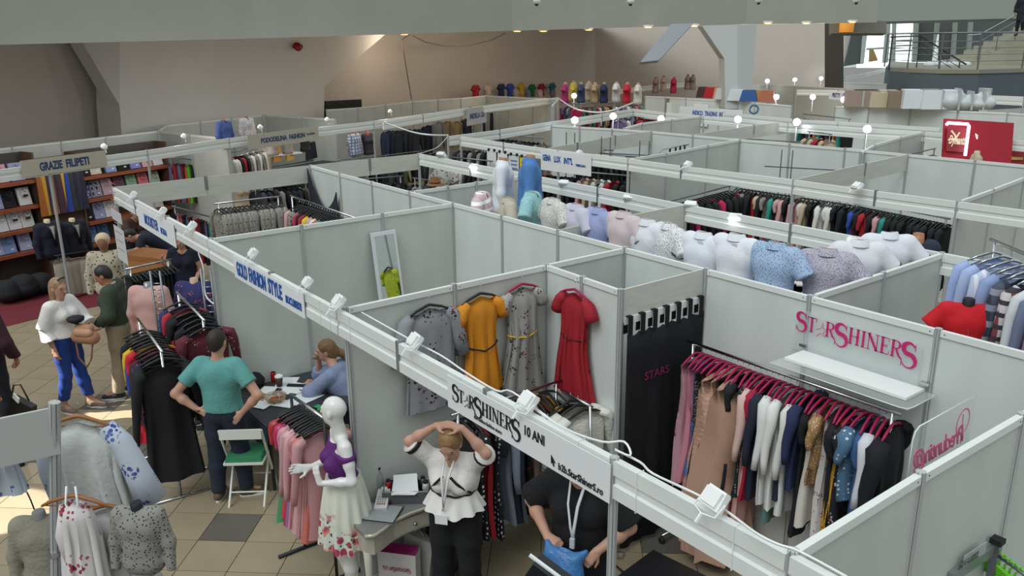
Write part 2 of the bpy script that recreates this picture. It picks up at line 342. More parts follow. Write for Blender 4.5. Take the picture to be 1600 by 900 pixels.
wroot = empty('window_3', PT(1420, 100, 33)); struct(wroot, 'tall glazed screen behind the landing')
def wq(poly, m, name, D=46., th=.16):
    o = quad([PT(x, y, D) for x, y in poly], th, name, m); o.parent = wroot; o.matrix_parent_inverse = Matrix.Translation(-Vector(wroot.location)); return o
for poly in [[(1340, 100), (1348, 100), (1354, 48), (1347, 48)], [(1378, 98), (1386, 98), (1390, 33), (1384, 33)], [(1391, 97), (1397, 97), (1399, 33), (1394, 33)], [(1424, 97), (1431, 97), (1434, 30), (1427, 30)], [(1355, 75), (1390, 73), (1390, 75), (1355, 77)]]: wq(poly, M_FRM, 'mullion')
for poly in [[(1317, 104), (1342, 100), (1346, 50), (1330, 50)], [(1432, 97), (1456, 97), (1460, 28), (1434, 28)], [(1462, 95), (1486, 95), (1492, 28), (1466, 28)], [(1492, 92), (1508, 92), (1512, 28), (1496, 28)], [(1514, 90), (1550, 88), (1556, 26), (1516, 26)], [(1551, 88), (1640, 86), (1640, 24), (1556, 26)]]: wq(poly, mat('59605d', .15), 'tinted_pane')
for x in (1458, 1486, 1510): wq([(x-2, 96), (x+4, 96), (x+9, 28), (x+3, 28)], M_FRM, 'mullion', 45.)
for y in (64, 72, 80): wq([(1397, y+1), (1425, y), (1425, y-1.2), (1397, y-.2)], mat('9aa5a6', .6), 'blind_slat', 47)
p = wq([(1357, 97), (1370, 95), (1363, 78), (1358, 76)], mat('a98a55', .6), 'timber_board', 49)
p = PT(1323, 40, 31.4); r = empty('ceiling_lamp', p, 0, 'amber drum lamp hanging beside the dark pillar', 'lamp'); MB().lathe([(.26, -.24), (.27, .18), (.2, .2)], 16).obj('shade', mat('c98a3a', .6, emit=.5), r, True); MB().tube([(0, 0, .2), (0, 0, .9)], .015).obj('cord', M_BLACK, r)
# landing
zt = 3.1; LP = [Z(x, y1, zt) for x, y1 in [(1384, 104.5), (1391, 106.), (1420, 108), (1470, 109.5), (1530, 109.5), (1600, 107.5), (1680, 103)]]; V = []; F = []
bkv = ray(1430, 100)*1.; bkv[2] = 0; bkv = bkv/np.linalg.norm(bkv)*9
for p in LP: V += [(p[0], p[1], 1.6), (p[0], p[1], zt), (p[0]+bkv[0], p[1]+bkv[1], zt), (p[0]+bkv[0], p[1]+bkv[1], zt-.3)]
for i in range(len(LP)-1): F += [(4*i, 4*i+4, 4*i+5, 4*i+1), (4*i+2, 4*i+3, 4*i+7, 4*i+6)]
F += [(0, 1, 2, 3)]
struct(MB().add(V, F).obj('wall_landing', mat('56626a', .7)), 'curved slate grey front of the landing')
V = []; F = []
for p in LP: V += [(p[0]+.03, p[1]-.03, zt-.13), (p[0]+.03, p[1]-.03, zt+.02), (p[0]+bkv[0], p[1]+bkv[1], zt+.02)]
for i in range(len(LP)-1): F += [(3*i, 3*i+3, 3*i+4, 3*i+1), (3*i+1, 3*i+4, 3*i+5, 3*i+2)]
struct(MB().add(V, F).obj('floor_landing', mat('8b897b', .6)), 'beige edge and floor of the landing')
rl = empty('railing', (LP[0][0], LP[0][1], zt), 0, 'steel railing with thin horizontal bars round the landing', 'railing'); o = np.array(rl.location)
LQ = [p+np.array([-.12, .1, 0]) for p in LP]
for i in range(len(LQ)-1):
    for z_, rr in ((1.35, .034), (1.05, .014), (.8, .014), (.56, .014), (.32, .014)):
        a = LQ[i]; b = LQ[i+1]; MB().tube([np.array([a[0], a[1], zt+z_])-o, np.array([b[0], b[1], zt+z_])-o], rr, 5).obj('handrail' if z_ == 1.35 else 'bar', M_STEEL, rl)
    a = LQ[i]; MB().tube([np.array([a[0], a[1], zt])-o, np.array([a[0], a[1], zt+1.35])-o], .03, 6).obj('baluster', M_STEEL, rl)
st = empty('staircase', LP[4], 0, 'pale stone stair rising to the right behind the landing railing', 'stairs'); o = np.array(st.location)
S0 = PT(1515, 99, 36); S0[2] = zt; sdir = np.array([_r[0], _r[1], 0.]); sdir /= np.linalg.norm(sdir); sb = np.array([-.8, .6, 0])
for k in range(10):
    c = S0+sdir*(.42*k+1.6)+sb*.9; ubox('step', c-o+np.array([0, 0, .1+.2*k]), (3.2, 2.6, .21), mat('a9a793', .6), st, math.atan2(sdir[1], sdir[0]))
rl2 = empty('railing', S0, 0, 'sloping steel handrail climbing along the pale stair', 'railing')
for dz, rr in ((1.3, .035), (1.0, .014), (.7, .014), (.4, .014)): MB().tube([np.array([-.2, 0, dz-.05]), sdir*.3+np.array([0, 0, dz]), sdir*4.2+np.array([0, 0, dz+2.2])], rr, 5).obj('handrail' if dz == 1.3 else 'bar', M_STEEL, rl2)
for k in range(6): MB().tube([sdir*(.3+k*.75)+np.array([0, 0, .05+k*.42]), sdir*(.3+k*.75)+np.array([0, 0, 1.32+k*.42])], .02, 5).obj('baluster', M_STEEL, rl2)
rl3 = empty('railing', PT(1438, 56, 33), 0, 'short dark handrail sloping down in the middle of the landing', 'railing'); a = PT(1438, 54, 33); b = PT(1510, 99, 32.5)
for dz, rr in ((0, .035), (-.25, .014), (-.45, .014)): MB().tube([PT(1391, 56, 33.5)-a+np.array([0, 0, dz]), np.array([0, 0, dz]), b-a+np.array([0, 0, dz])], rr, 6).obj('handrail' if dz == 0 else 'bar', M_DARKM, rl3)
for q in ((1395, 57), (1438, 55), (1470, 76), (1500, 93)):
    p = PT(*q, 33)-a; MB().tube([p, (p[0], p[1], zt-a[2])], .022, 5).obj('baluster', M_DARKM, rl3)
for k, (x, y, s) in enumerate([(1452, 98, .25), (1470, 97, .3), (1490, 95, .28), (1510, 92, .25)]):
    p = PT(x, y, 35); p[2] = zt+.02; s *= .8
    t = MB().lathe([(s, 0), (s*.9, s*.5), (s*.5, s*.9), (.02, s)], 9, sx=1.3).obj('sack', mat('cfd3d6', .7, bump=.4), None, True, loc=p); tag(t, '%s pale bundle from the left lying on the landing floor' % ORD[k], 'bag', 'bundles on the landing')
p = PT(1461, 92, 36); p[2] = zt; cn = MB().lathe([(.16, 0), (.13, .1), (.03, 1.3), (.01, 1.32)], 12).obj('folded_parasol', M_WHITE, None, True, loc=p); tag(cn, 'white closed parasol standing behind the landing railing', 'parasol')
# ------------------------------------------------------------------ stands
F_ = lambda x, y: tuple(Z(x, y, TOP)[:2])
wall('rear wall of the pink-logo stand and the two stalls left of it', [(-7.16, 3.02), (-6.06, 3.), (-5.05, 3), (-4., 3.), (-2.96, 3.), (-1.96, 3.), (-.98, 3.), (0, 3.), (.99, 3.), (2.01, 3.), (3., 3.), (4., 3.), (5., 3.), (6., 3.)])
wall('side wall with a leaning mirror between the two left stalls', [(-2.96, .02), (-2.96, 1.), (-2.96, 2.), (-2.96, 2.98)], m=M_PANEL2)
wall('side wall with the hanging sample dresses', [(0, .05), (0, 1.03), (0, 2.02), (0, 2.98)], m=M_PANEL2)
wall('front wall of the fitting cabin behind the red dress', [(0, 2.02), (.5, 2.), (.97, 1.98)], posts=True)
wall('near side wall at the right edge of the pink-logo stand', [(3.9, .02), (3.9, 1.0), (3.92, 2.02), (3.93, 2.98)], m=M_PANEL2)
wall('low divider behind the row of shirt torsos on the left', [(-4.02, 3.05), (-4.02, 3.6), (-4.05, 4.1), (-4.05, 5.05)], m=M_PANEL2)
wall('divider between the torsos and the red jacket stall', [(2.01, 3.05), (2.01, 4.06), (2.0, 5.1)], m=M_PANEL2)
beam('front beam running along the near row of stands', [(-6.96, 0), (-5.8, 0, 0), (-4.4, 0, 0), (-2.95, 0), (-1.3, 0, 0), (0, .0), (.9, 0, 0), (1.9, 0, 0), (2.93, 0), (3.9, 0), (5.2, 0)])
beam('cross beam at the far left end of the near row', [(-7.02, .02), (-7.08, 1.3, 0), (-7.16, 3.0)], flat=True)
beam('cross beam between the second row rear wall and its front corner', [(-7.16, 3.05), (-7.2, 4.1, 0), (-7.23, 5.1)], flat=True)
beam('short beam over the black curtain of the fitting cabin', [(.97, 2.0), (.97, 2.98)], flat=True, posts=False)
beam('front beam of the second row behind the shirt torsos', [(-7.2, 5.1), (-5.6, 5.1, 0), (-4.05, 5.1), (-2.6, 5.1, 0), (-1.06, 5.08), (.4, 5.1, 0), (2., 5.1), (3.5, 5.08, 0), (5., 5.05)])
beam('cross board reaching the middle post of the second row', [(-1.06, 5.06), (-1.06, 4.0, 0), (-1.0, 3.05)], flat=True, posts=False)
F3 = [(-9., 7.2), (-7.5, 7.2, 0), (-5.94, 7.25), (-4.33, 7.41), (-3.2, 7.45, 0), (-1.3, 7.62), (-.09, 7.65, 0), (.91, 7.72), (2.4, 7.8), (4., 7.9)]
beam('front beam of the third row with the blue lettered board', F3)
W3 = [(-9.57, 10.15), (-8.79, 10.34), (-8., 10.6), (-7.02, 10.83), (-5.95, 10.92), (-4.85, 11.03), (-3.8, 11.15), (-2.74, 11.28), (-1.62, 11.35), (-.55, 11.42), (.5, 11.5), (1.5, 11.58)]
wall('rear wall of the third row', W3)
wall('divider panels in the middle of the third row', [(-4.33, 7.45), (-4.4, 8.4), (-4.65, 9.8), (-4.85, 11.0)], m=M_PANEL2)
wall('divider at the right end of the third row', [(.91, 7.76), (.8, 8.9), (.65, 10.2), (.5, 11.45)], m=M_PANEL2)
beam('cross board from the third row beam to the rear wall left', [(-7.02, 10.8), (-6.9, 9.6, 0), (-6.5, 8.2, 0), (-6.3, 7.3)], flat=True, posts=False)
beam('cross board from the third row beam to the rear wall right', [(-1.62, 11.32), (-1.5, 9.8, 0), (-1.3, 7.66)], flat=True, posts=False)
beam('left end beam of the third row', [F_(700, 213), F_(780, 203)+(0,), F_(862, 190), F_(940, 178)+(0,), F_(990, 170)], posts=True)
# fourth row and beyond, measured on the picture
N4 = [F_(990, 170), F_(1040, 176)+(0,), F_(1100, 181), F_(1232, 193), F_(1355, 202)+(0,), F_(1445, 206), F_(1520, 213)+(0,), F_(1620, 222)]
beam('front beam of the fourth row with bright floodlights', N4)
wall('curving divider of the fourth row', [F_(975, 200), F_(1003, 192), F_(1049, 186), F_(1094, 181)], m=M_PANEL2)
beam('pale fabric cross board left of the fourth row post', [F_(1085, 210), F_(1178, 196)+(0,), F_(1232, 190)], flat=True, posts=False)
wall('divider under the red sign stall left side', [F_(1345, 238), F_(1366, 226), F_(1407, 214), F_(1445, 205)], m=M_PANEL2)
wall('rear wall of the fourth row', [F_(1008, 150), F_(1040, 151), F_(1072, 153), F_(1125, 156), F_(1180, 160), F_(1238, 165)], m=M_PANEL)
wall('long white wall behind the fourth row right', [F_(1305, 166), F_(1358, 168), F_(1423, 169), F_(1497, 173), F_(1575, 176), F_(1660, 182)], m=M_PANEL)
beam('upper beam left of the far column', [F_(960, 140), F_(1020, 133), F_(1090, 127), F_(1130, 122)], posts=True)
beam('far beam with the dark blue lettering', [F_(1245, 140), F_(1310, 141)+(0,), F_(1400, 146), F_(1500, 150), F_(1600, 155)])
beam('farthest beam right of the column', [F_(1180, 106), F_(1250, 104), F_(1320, 101), F_(1385, 98)])
wall('far white wall right of the column', [F_(1172, 133), F_(1202, 132), F_(1242, 134), F_(1320, 138)])
wall('far white wall under the landing', [F_(1310, 128), F_(1390, 131), F_(1490, 135), F_(1550, 138)])
beam('far beam below the landing right', [F_(1320, 120), F_(1350, 115)+(0,), F_(1384, 107)])
beam('beam of the far stall right of the bags', [F_(1500, 147), F_(1600, 151)], posts=False)
beam('middle beam under the small blue lettering far right', [F_(1130, 176), F_(1240, 186)+(0,), F_(1310, 190), F_(1470, 200)], posts=False)
# left row (rotated)
beam('front beam of the left row of shirt and suit stalls', [LW(-3, 0, 0)[:2], LW(0, 0, 0)[:2], LW(1.9, 0, 0)[:2], tuple(LW(4., .2, 0)[:2]), tuple(LW(6., .1, 0)[:2])+(0,), tuple(LW(8.3, -.1, 0)[:2]), tuple(LW(11, 0, 0)[:2])+(0,), tuple(LW(13.6, .1, 0)[:2]), tuple(LW(17.5, 0, 0)[:2])], m=M_BEAM)
wall('rear panels of the left row behind the ties', [LW(s, 2.9 if s < 4.5 else 3.9, 0)[:2] for s in (-3, -2, -1, 0, 1, 2, 3, 4.3, 5.3, 6.3, 7.3, 8.4)], m=M_PANEL2)
wall('side panel between the tie stall and the blue-lettered stall', [LW(4., .25, 0)[:2], LW(4.1, 1.5, 0)[:2], LW(4.3, 2.8, 0)[:2]], m=M_PANEL2)
wall('rear panels of the far left stall below the dark window', [F_(510, 171), F_(559, 168), F_(602, 163), F_(644, 158), F_(684, 155), F_(720, 153), F_(759, 149)], m=M_PANEL2)
wall('side panel of the checked shirt stall', [LW(8.4, 3.8, 0)[:2], LW(8.4, 2.4, 0)[:2], LW(8.35, 1.2, 0)[:2]], m=M_PANEL2)
wall('panels under the row of small coloured busts', [F_(759, 149), F_(795, 151), F_(832, 153), F_(873, 154)], m=M_PANEL2)
beam('beam over the jackets of the far left stall', [F_(598, 190), F_(660, 180)+(0,), F_(735, 168)+(0,), F_(873, 152)], posts=False)
wall('end panel beside the glass shelf of the far left stall', [F_(873, 154), F_(862, 166)], m=M_PANEL)
# bottom left frame of the embroidery stall
bp_ = Z(85, 636, TOP)
beam('near grey beam of the embroidery stall at the left edge', [tuple(Z(-120, 678, TOP)[:2]), tuple(bp_[:2])], flat=True, m=mat('b9bbb9', .45), posts=False)
post_o = empty('frame_post', (bp_[0], bp_[1], bp_[2]), 0, 'tall aluminium post in front of the embroidered blouses', 'post'); q = Z(88, 900, 1.35)-bp_; q = q*(bp_[2]/-q[2])
pm = link('post', POSTM, M_ALU, post_o, loc=q, scale=(1.3, 1.3, np.linalg.norm(q)+.03)); pm.rotation_euler = Vector(-q).to_track_quat('Z', 'Y').to_euler(); ubox('clip', q*.38, (.08, .07, .025), M_CHROME, post_o)
# ------------------------------------------------------------------ implicit surfaces for bodies, busts and their clothes
def sdf_mesh(prims, clips=(), h=.012, k=.03, name='body', subs=()):
    lo = np.full(3, 1e9); hi = -lo
    for p in prims:
        if p[0] == 'c': pts = np.array([p[1], p[2]]); r = max(p[3], p[4])
        else: pts = np.array([p[1]]); r = max(p[2])
        lo = np.minimum(lo, pts.min(0)-r); hi = np.maximum(hi, pts.max(0)+r)
    lo = lo-3*h; hi = hi+3*h; N = np.ceil((hi-lo)/h).astype(int)+1
    F = np.full(N, .3, dtype=np.float32); ax = [(lo[i]+h*np.arange(N[i])).astype(np.float32) for i in range(3)]
    def dist(p, X, Y, Zz):
        if p[0] == 'c':
            a = np.array(p[1], float); b = np.array(p[2], float); d = b-a; L2 = float(d@d)+1e-9
            t = np.clip(((X-a[0])*d[0]+(Y-a[1])*d[1]+(Zz-a[2])*d[2])/L2, 0, 1)
            q = np.sqrt((X-a[0]-t*d[0])**2+(Y-a[1]-t*d[1])**2+(Zz-a[2]-t*d[2])**2)-(p[3]+(p[4]-p[3])*t)
            if len(p) > 5 and p[5]:
                dn = d/math.sqrt(L2); q = np.maximum(q, (X-b[0])*dn[0]+(Y-b[1])*dn[1]+(Zz-b[2])*dn[2])
            return q
        c = p[1]; r = p[2]; x = X-c[0]; y = Y-c[1]; z = Zz-c[2]
        if len(p) > 3 and p[3] is not None:
            R = p[3]; x, y, z = x*R[0][0]+y*R[1][0]+z*R[2][0], x*R[0][1]+y*R[1][1]+z*R[2][1], x*R[0][2]+y*R[1][2]+z*R[2][2]
        q = np.sqrt((x/r[0])**2+(y/r[1])**2+(z/r[2])**2); return (q-1)*min(r)
    def region(p, mrg):
        if p[0] == 'c': pts = np.array([p[1], p[2]]); r = max(p[3], p[4])
        else: pts = np.array([p[1]]); r = max(p[2])
        a = np.clip(np.floor((pts.min(0)-r-mrg-lo)/h).astype(int), 0, N-1); b = np.clip(np.ceil((pts.max(0)+r+mrg-lo)/h).astype(int)+1, 1, N)
        s = tuple(slice(a[i], b[i]) for i in range(3)); return s, ax[0][s[0]][:, None, None], ax[1][s[1]][None, :, None], ax[2][s[2]][None, None, :]
    for p in prims:
        kk = p[-1] if (p[0] == 'c' and len(p) > 6) or (p[0] == 'e' and len(p) > 4) else k
        s, X, Y, Q = region(p, kk+2*h); d = dist(p, X, Y, Q); f = F[s]; hh = np.maximum(kk-np.abs(f-d), 0)/kk; F[s] = np.minimum(f, d)-hh*hh*kk*.25
    for p in subs:
        s, X, Y, Q = region(p, 2*h); F[s] = np.maximum(F[s], -dist(p, X, Y, Q))
    for pt, nm in clips:
        nm = np.array(nm, float); nm /= np.linalg.norm(nm)
        F = np.maximum(F, ((ax[0]-pt[0])*nm[0])[:, None, None]+((ax[1]-pt[1])*nm[1])[None, :, None]+((ax[2]-pt[2])*nm[2])[None, None, :])
    S = F < 0; C = np.zeros(N-1, dtype=np.int8); sl = (slice(0, -1), slice(1, None))
    for i in (0, 1):
        for j in (0, 1):
            for l in (0, 1): C += S[sl[i], sl[j], sl[l]]
    act = (C > 0) & (C < 8); I = np.argwhere(act); idx = np.full(act.shape, -1, dtype=np.int64); idx[act] = np.arange(len(I))
    acc = np.zeros((len(I), 3)); cnt = np.zeros(len(I)); cor = {}
    for i in (0, 1):
        for j in (0, 1):
            for l in (0, 1): cor[i, j, l] = F[I[:, 0]+i, I[:, 1]+j, I[:, 2]+l]
    for a in cor:
        for d_ in range(3):
            if a[d_] == 0:
                b = list(a); b[d_] = 1; b = tuple(b); fa, fb = cor[a], cor[b]; m = (fa < 0) != (fb < 0)
                t = np.where(m, fa/np.where(m, fa-fb, 1), 0); P = np.tile(np.array(a, float), (len(I), 1)); P[:, d_] = t
                acc[m] += P[m]; cnt[m] += 1
    V = (I+acc/cnt[:, None])*h+lo; Qs = []
    for d_ in range(3):
        e1, e2 = [q for q in range(3) if q != d_]; s0 = [slice(None)]*3; s1 = [slice(None)]*3; s0[d_] = slice(0, -1); s1[d_] = slice(1, None)
        for q in (e1, e2): s0[q] = slice(1, -1); s1[q] = slice(1, -1)
        A = S[tuple(s0)]; B = S[tuple(s1)]
        for flip, msk in ((0, A & ~B), (1, ~A & B)):
            E = np.argwhere(msk); E[:, e1] += 1; E[:, e2] += 1
            def at(u, v):
                q = E.copy(); q[:, e1] -= u; q[:, e2] -= v; return idx[q[:, 0], q[:, 1], q[:, 2]]
            qd = np.stack([at(0, 0), at(1, 0), at(1, 1), at(0, 1)], 1)
            if (d_ != 1) == bool(flip): qd = qd[:, ::-1]
            Qs.append(qd)
    Q = np.concatenate(Qs); Q = Q[(Q >= 0).all(1)]
    return mesh_np(V, Q, True, name)
def sd(name, prims, m, parent, **k): return link(name, sdf_mesh(prims, name=name, **k), m, parent)
v3 = lambda *a: np.array(a, float)
def lerp(a, b, t): return a+(b-a)*t
POSE0 = dict(hipL=(-.09, 0, .93), hipR=(.09, 0, .93), kneeL=(-.11, .02, .5), kneeR=(.11, .02, .5), ankL=(-.11, -.02, .09), ankR=(.11, -.02, .09), toeL=(-.13, .15, .035), toeR=(.13, .15, .035),
             pelvis=(0, 0, .98), waist=(0, 0, 1.12), chest=(0, 0, 1.32), shL=(-.18, 0, 1.43), shR=(.18, 0, 1.43), elL=(-.25, -.02, 1.15), elR=(.25, -.02, 1.15), wrL=(-.26, .06, .9), wrR=(.26, .06, .9),
             neck=(0, 0, 1.47), head=(0, .02, 1.63), hdL=(0, .1, -1), hdR=(0, .1, -1), pnL=(1, 0, 0), pnR=(-1, 0, 0), curl=.35)
def frame(yaw=0., pitch=0., roll=0.):   # head axes: columns right, forward, up
    return np.array((Matrix.Rotation(yaw, 3, 'Z') @ Matrix.Rotation(pitch, 3, 'X') @ Matrix.Rotation(roll, 3, 'Y')))
def hand(w, d, pn, side, curl=.35, s=1., thin=1.):
    w = v3(*w); d = v3(*d); d /= np.linalg.norm(d); pn = v3(*pn); pn = pn-d*(pn@d); pn /= np.linalg.norm(pn); x = np.cross(d, pn)*side; P = []
    for o in (-.024, -.008, .008, .024): P.append(('c', w+d*.005*s+x*o*.6*s, w+d*.085*s+x*o*s, .015*s, .0125*s, False, .012))
    for q, (o, l) in enumerate(((-.03, .066), (-.0105, .078), (.0105, .073), (.03, .058))):
        b = w+d*.088*s+x*o*s; sp = x*o*.35; c1 = d*math.cos(curl)+pn*math.sin(curl)+sp; c2 = d*math.cos(curl*2.3)+pn*math.sin(curl*2.3)+sp; c3 = d*math.cos(curl*3.2)+pn*math.sin(curl*3.2)
        m = b+c1*l*.45*s; e = m+c2*l*.32*s; f = e+c3*l*.25*s; r = .0092*s*thin
        P += [('c', b-d*.01, m, r*1.05, r, False, .005), ('c', m, e, r, r*.93, False, .003), ('c', e, f, r*.93, r*.82, False, .003)]
    b = w+d*.02*s-x*.02*s; m = b+(d*.55-x*.75+pn*.35)*.045*s; e = m+(d*.85-x*.35+pn*.35)*.04*s
    P += [('c', b, m, .0145*s, .0115*s, False, .012), ('c', m, e, .011*s, .009*s, False, .004)]
    return P
def skel(**kw):
    p = {k: (v3(*v) if isinstance(v, tuple) else v) for k, v in POSE0.items()}
    for k, v in kw.items(): p[k] = v3(*v) if isinstance(v, tuple) else v
    return p
def arms(p, g=1., which='LR'):
    P = []
    for s in which:
        P += [('c', p['sh'+s], lerp(p['sh'+s], p['el'+s], .5), .055*g, .047*g), ('c', lerp(p['sh'+s], p['el'+s], .5), p['el'+s], .047*g, .038*g), ('c', p['el'+s], lerp(p['el'+s], p['wr'+s], .35), .038*g, .039*g), ('c', lerp(p['el'+s], p['wr'+s], .35), p['wr'+s], .039*g, .025*g)]
    return P
def torso(p, g=1., wd=1., bust=0., belly=0., add=0.):
    up = p['chest']-p['pelvis']; r = p['shR']-p['shL']; r = r/np.linalg.norm(r); f = np.cross(up/np.linalg.norm(up), r); h = p['hipR']-p['hipL']; h = h/np.linalg.norm(h)
    P = [('c', p['hipL']*.8+p['hipR']*.2+(0, 0, .02), p['hipR']*.8+p['hipL']*.2+(0, 0, .02), .118*g+add, .118*g+add), ('c', p['pelvis'], p['waist'], .115*g+add, .105*g+add)]
    for s in (-1, 1):
        P += [('c', p['waist']+r*s*.05*wd, p['chest']+r*s*.08*wd, .092*g+add, .10*g+add), ('c', p['pelvis']+h*s*.06, p['waist']+r*s*.05*wd, .10*g+add, .092*g+add),
              ('c', p['chest']+r*s*.075*wd, lerp(p['chest'], p['sh'+'LR'[s > 0]], .8)+(0, 0, -.01), .10*g+add, .062*g+add)]
        if bust: P.append(('e', p['chest']+r*s*.075+f*.085+v3(0, 0, -.03), (.065*bust+add,)*3))
    if belly: P.append(('e', lerp(p['waist'], p['pelvis'], .3)+f*.05, (.16*belly+add, .13*belly+add, .17*belly+add)))
    P.append(('c', p['shL']*.85+p['shR']*.15, p['shR']*.85+p['shL']*.15, .055*g+add, .055*g+add))
    return P
def legs(p, g=1., add=0., cut=False, flare=0.):
    P = []
    for s in 'LR':
        P += [('c', p['hip'+s], lerp(p['hip'+s], p['knee'+s], .5), .095*g+add, .078*g+add), ('c', lerp(p['hip'+s], p['knee'+s], .5), p['knee'+s], .078*g+add, .058*g+add), ('c', p['knee'+s], lerp(p['knee'+s], p['ank'+s], .35), .058*g+add, .055*g+add+flare*.5),
              ('c', lerp(p['knee'+s], p['ank'+s], .35), p['ank'+s], .055*g+add+flare*.5, .036*g+add+flare, cut)]
    return P
def head(p, R, s=1., ears=True, nose=1.):
    c = p['head']; g = lambda x, y, z: c+R @ v3(x, y, z)*s
    P = [('e', g(0, -.012, .03), (.076*s, .096*s, .092*s), R), ('e', g(0, .018, -.035), (.058*s, .068*s, .075*s), R), ('c', g(0, .045, -.085), g(0, .055, -.082), .026*s, .024*s, False, .02),
         ('c', g(0, .084, .012), g(0, .104*nose, -.026), .009*s, .0125*s, False, .012), ('c', g(-.02, .078, -.058), g(.02, .078, -.058), .008*s, .008*s, False, .01), ('c', g(-.03, .072, .028), g(.03, .072, .028), .014*s, .014*s, False, .02)]
    if ears: P += [('e', g(-.078, -.01, 0), (.01*s, .02*s, .032*s), R, .008), ('e', g(.078, -.01, 0), (.01*s, .02*s, .032*s), R, .008)]
    P += [('c', p['neck']+v3(0, 0, -.03), c+R @ v3(0, -.02, -.06)*s, .056*s, .05*s)]
    return P
def face(p, R, root, s=1., lip='9c4a44', brow='3a2a20'):
    c = p['head']; g = lambda x, y, z: c+R @ v3(x, y, z)*s; rot = Matrix([list(q) for q in R]).to_euler()
    mb = MB(); mb.lathe([(.001, -.011), (.009, -.006), (.012, 0), (.009, .006), (.001, .011)], 8)
    for sx in (-1, 1):
        e = mb.obj('eye', mat('2b201c', .2), root, True, loc=g(sx*.031, .0775, .008), rot=rot); e.scale = (1.15, .6, .6)
        MB().tube([(-.018, -.006, 0), (0, .003, .004), (.018, -.004, 0)], .0035, 5).obj('eyebrow', mat(brow, .9), root, True, loc=g(sx*.033, .081, .032), rot=rot)
    MB().tube([(-.022, -.006, .001), (-.008, .002, .003), (0, .003, .001), (.008, .002, .003), (.022, -.006, .001)], [.002, .005, .005, .005, .002], 6).obj('mouth', mat(lip, .5), root, True, loc=g(0, .0845, -.058), rot=rot)
def body_prims(p, R, g=1., wd=1., bust=0., belly=0., hs=1., hands='LR', legg=1.):
    P = torso(p, g, wd, bust, belly)+arms(p, g)+legs(p, legg)+head(p, R, hs)
    for s in hands: P += hand(p['wr'+s], p['hd'+s], p['pn'+s], -1 if s == 'L' else 1, p['curl'])
    for s in 'LR': P += [('c', p['ank'+s]+v3(0, 0, -.01), p['toe'+s], .042, .03), ('c', p['ank'+s]+v3(0, 0, -.045), p['ank'+s]+v3(0, 0, -.045), .04, .04)]
    return P
def shoes(p, root, m, sole=M_WHITE, name='shoe'):
    for s in 'LR':
        a = p['ank'+s]; t = p['toe'+s]; d = t-a; d[2] = 0; d /= np.linalg.norm(d); b = a-d*.04; z0 = a[2]-.09
        P = [('c', v3(b[0], b[1], z0+.05), v3(*(a+d*.04)[:2], z0+.05), .043, .046), ('c', v3(*(a+d*.04)[:2], z0+.045), v3(*(a+d*.17)[:2], z0+.035), .046, .036), ('c', v3(a[0], a[1], z0+.06), v3(a[0], a[1], z0+.10), .044, .044)]
        sh = sd(name, P, m, root, h=.011, clips=[((0, 0, z0+.02), (0, 0, -1)), ((0, 0, z0+.115), (0, 0, 1))])
        mb = MB(); x = np.array([-d[1], d[0], 0]); pl = []
        for q in range(16):
            an = 2*PI*q/16; l = math.cos(an); c = a+d*(.065+l*.14); wq_ = .046*math.sin(an)*(1.05 if l > 0 else .9); pl.append((c+x*wq_)[:2])
        mb.prism(pl, .024, Matrix.Translation((0, 0, z0))).obj('sole', sole, root)
# ------------------------------------------------------------------ garments
def garment(W=.2, L=1., th=.03, flare=1.2, waist=.9, slv=0., slope=.32, folds=3, amp=.018, nx=18, nz=10, strap=False, seed=0, slw=.05, sout=.25):
    rs = np.random.RandomState(seed); V = []; F = []; ph = rs.rand(3)*6
    for j in range(nz+1):
        t = j/nz
        w = W*(1+(waist-1)*math.sin(min(t/.45, 1)*PI/2) if t < .45 else waist+(flare-waist)*((t-.45)/.55)**1.2) if True else W
        d = th*(.25+.75*min(t/.12, 1))*(1+(flare-1)*.6*t)
        for k in range(nx):
            a = 2*PI*k/nx; am = amp*min(1, t*2.2)
            x = w*math.cos(a)+am*math.sin(folds*a*2+ph[0]+t*1.5); y = d*math.sin(a)+am*.9*math.sin((folds+2)*a+ph[1])+am*.5*math.sin(t*7+ph[2])
            z = -.085-L*t-slope*abs(math.cos(a))*W*(1-t)**2*(1.15 if abs(math.cos(a)) > .35 else .9)
            if strap and t == 0: z -= .05*(1-abs(math.cos(a)))
            V.append((x, y, z))
    for j in range(nz):
        for k in range(nx): F.append((j*nx+k, j*nx+(k+1) % nx, (j+1)*nx+(k+1) % nx, (j+1)*nx+k))
    F.append(tuple(range(nx)))
    mb = MB(); mb.add(V, F)
    if slv:
        for s in (-1, 1):
            x0 = s*(W-.02); z0 = -.085-slope*W; P = [(x0-s*.03, 0, z0+.01), (x0+s*.03, 0, z0-.03)]; n = 5
            for q in range(1, n+1): P.append((x0+s*(.035+sout*slv*q/n*.5), .012*math.sin(q+seed), z0-.03-slv*q/n))
            mb.tube(P, [slw*.8, slw]+[slw*(1-.1*q) for q in range(1, n+1)], 8)
    return mb.mesh(True, 'garment')
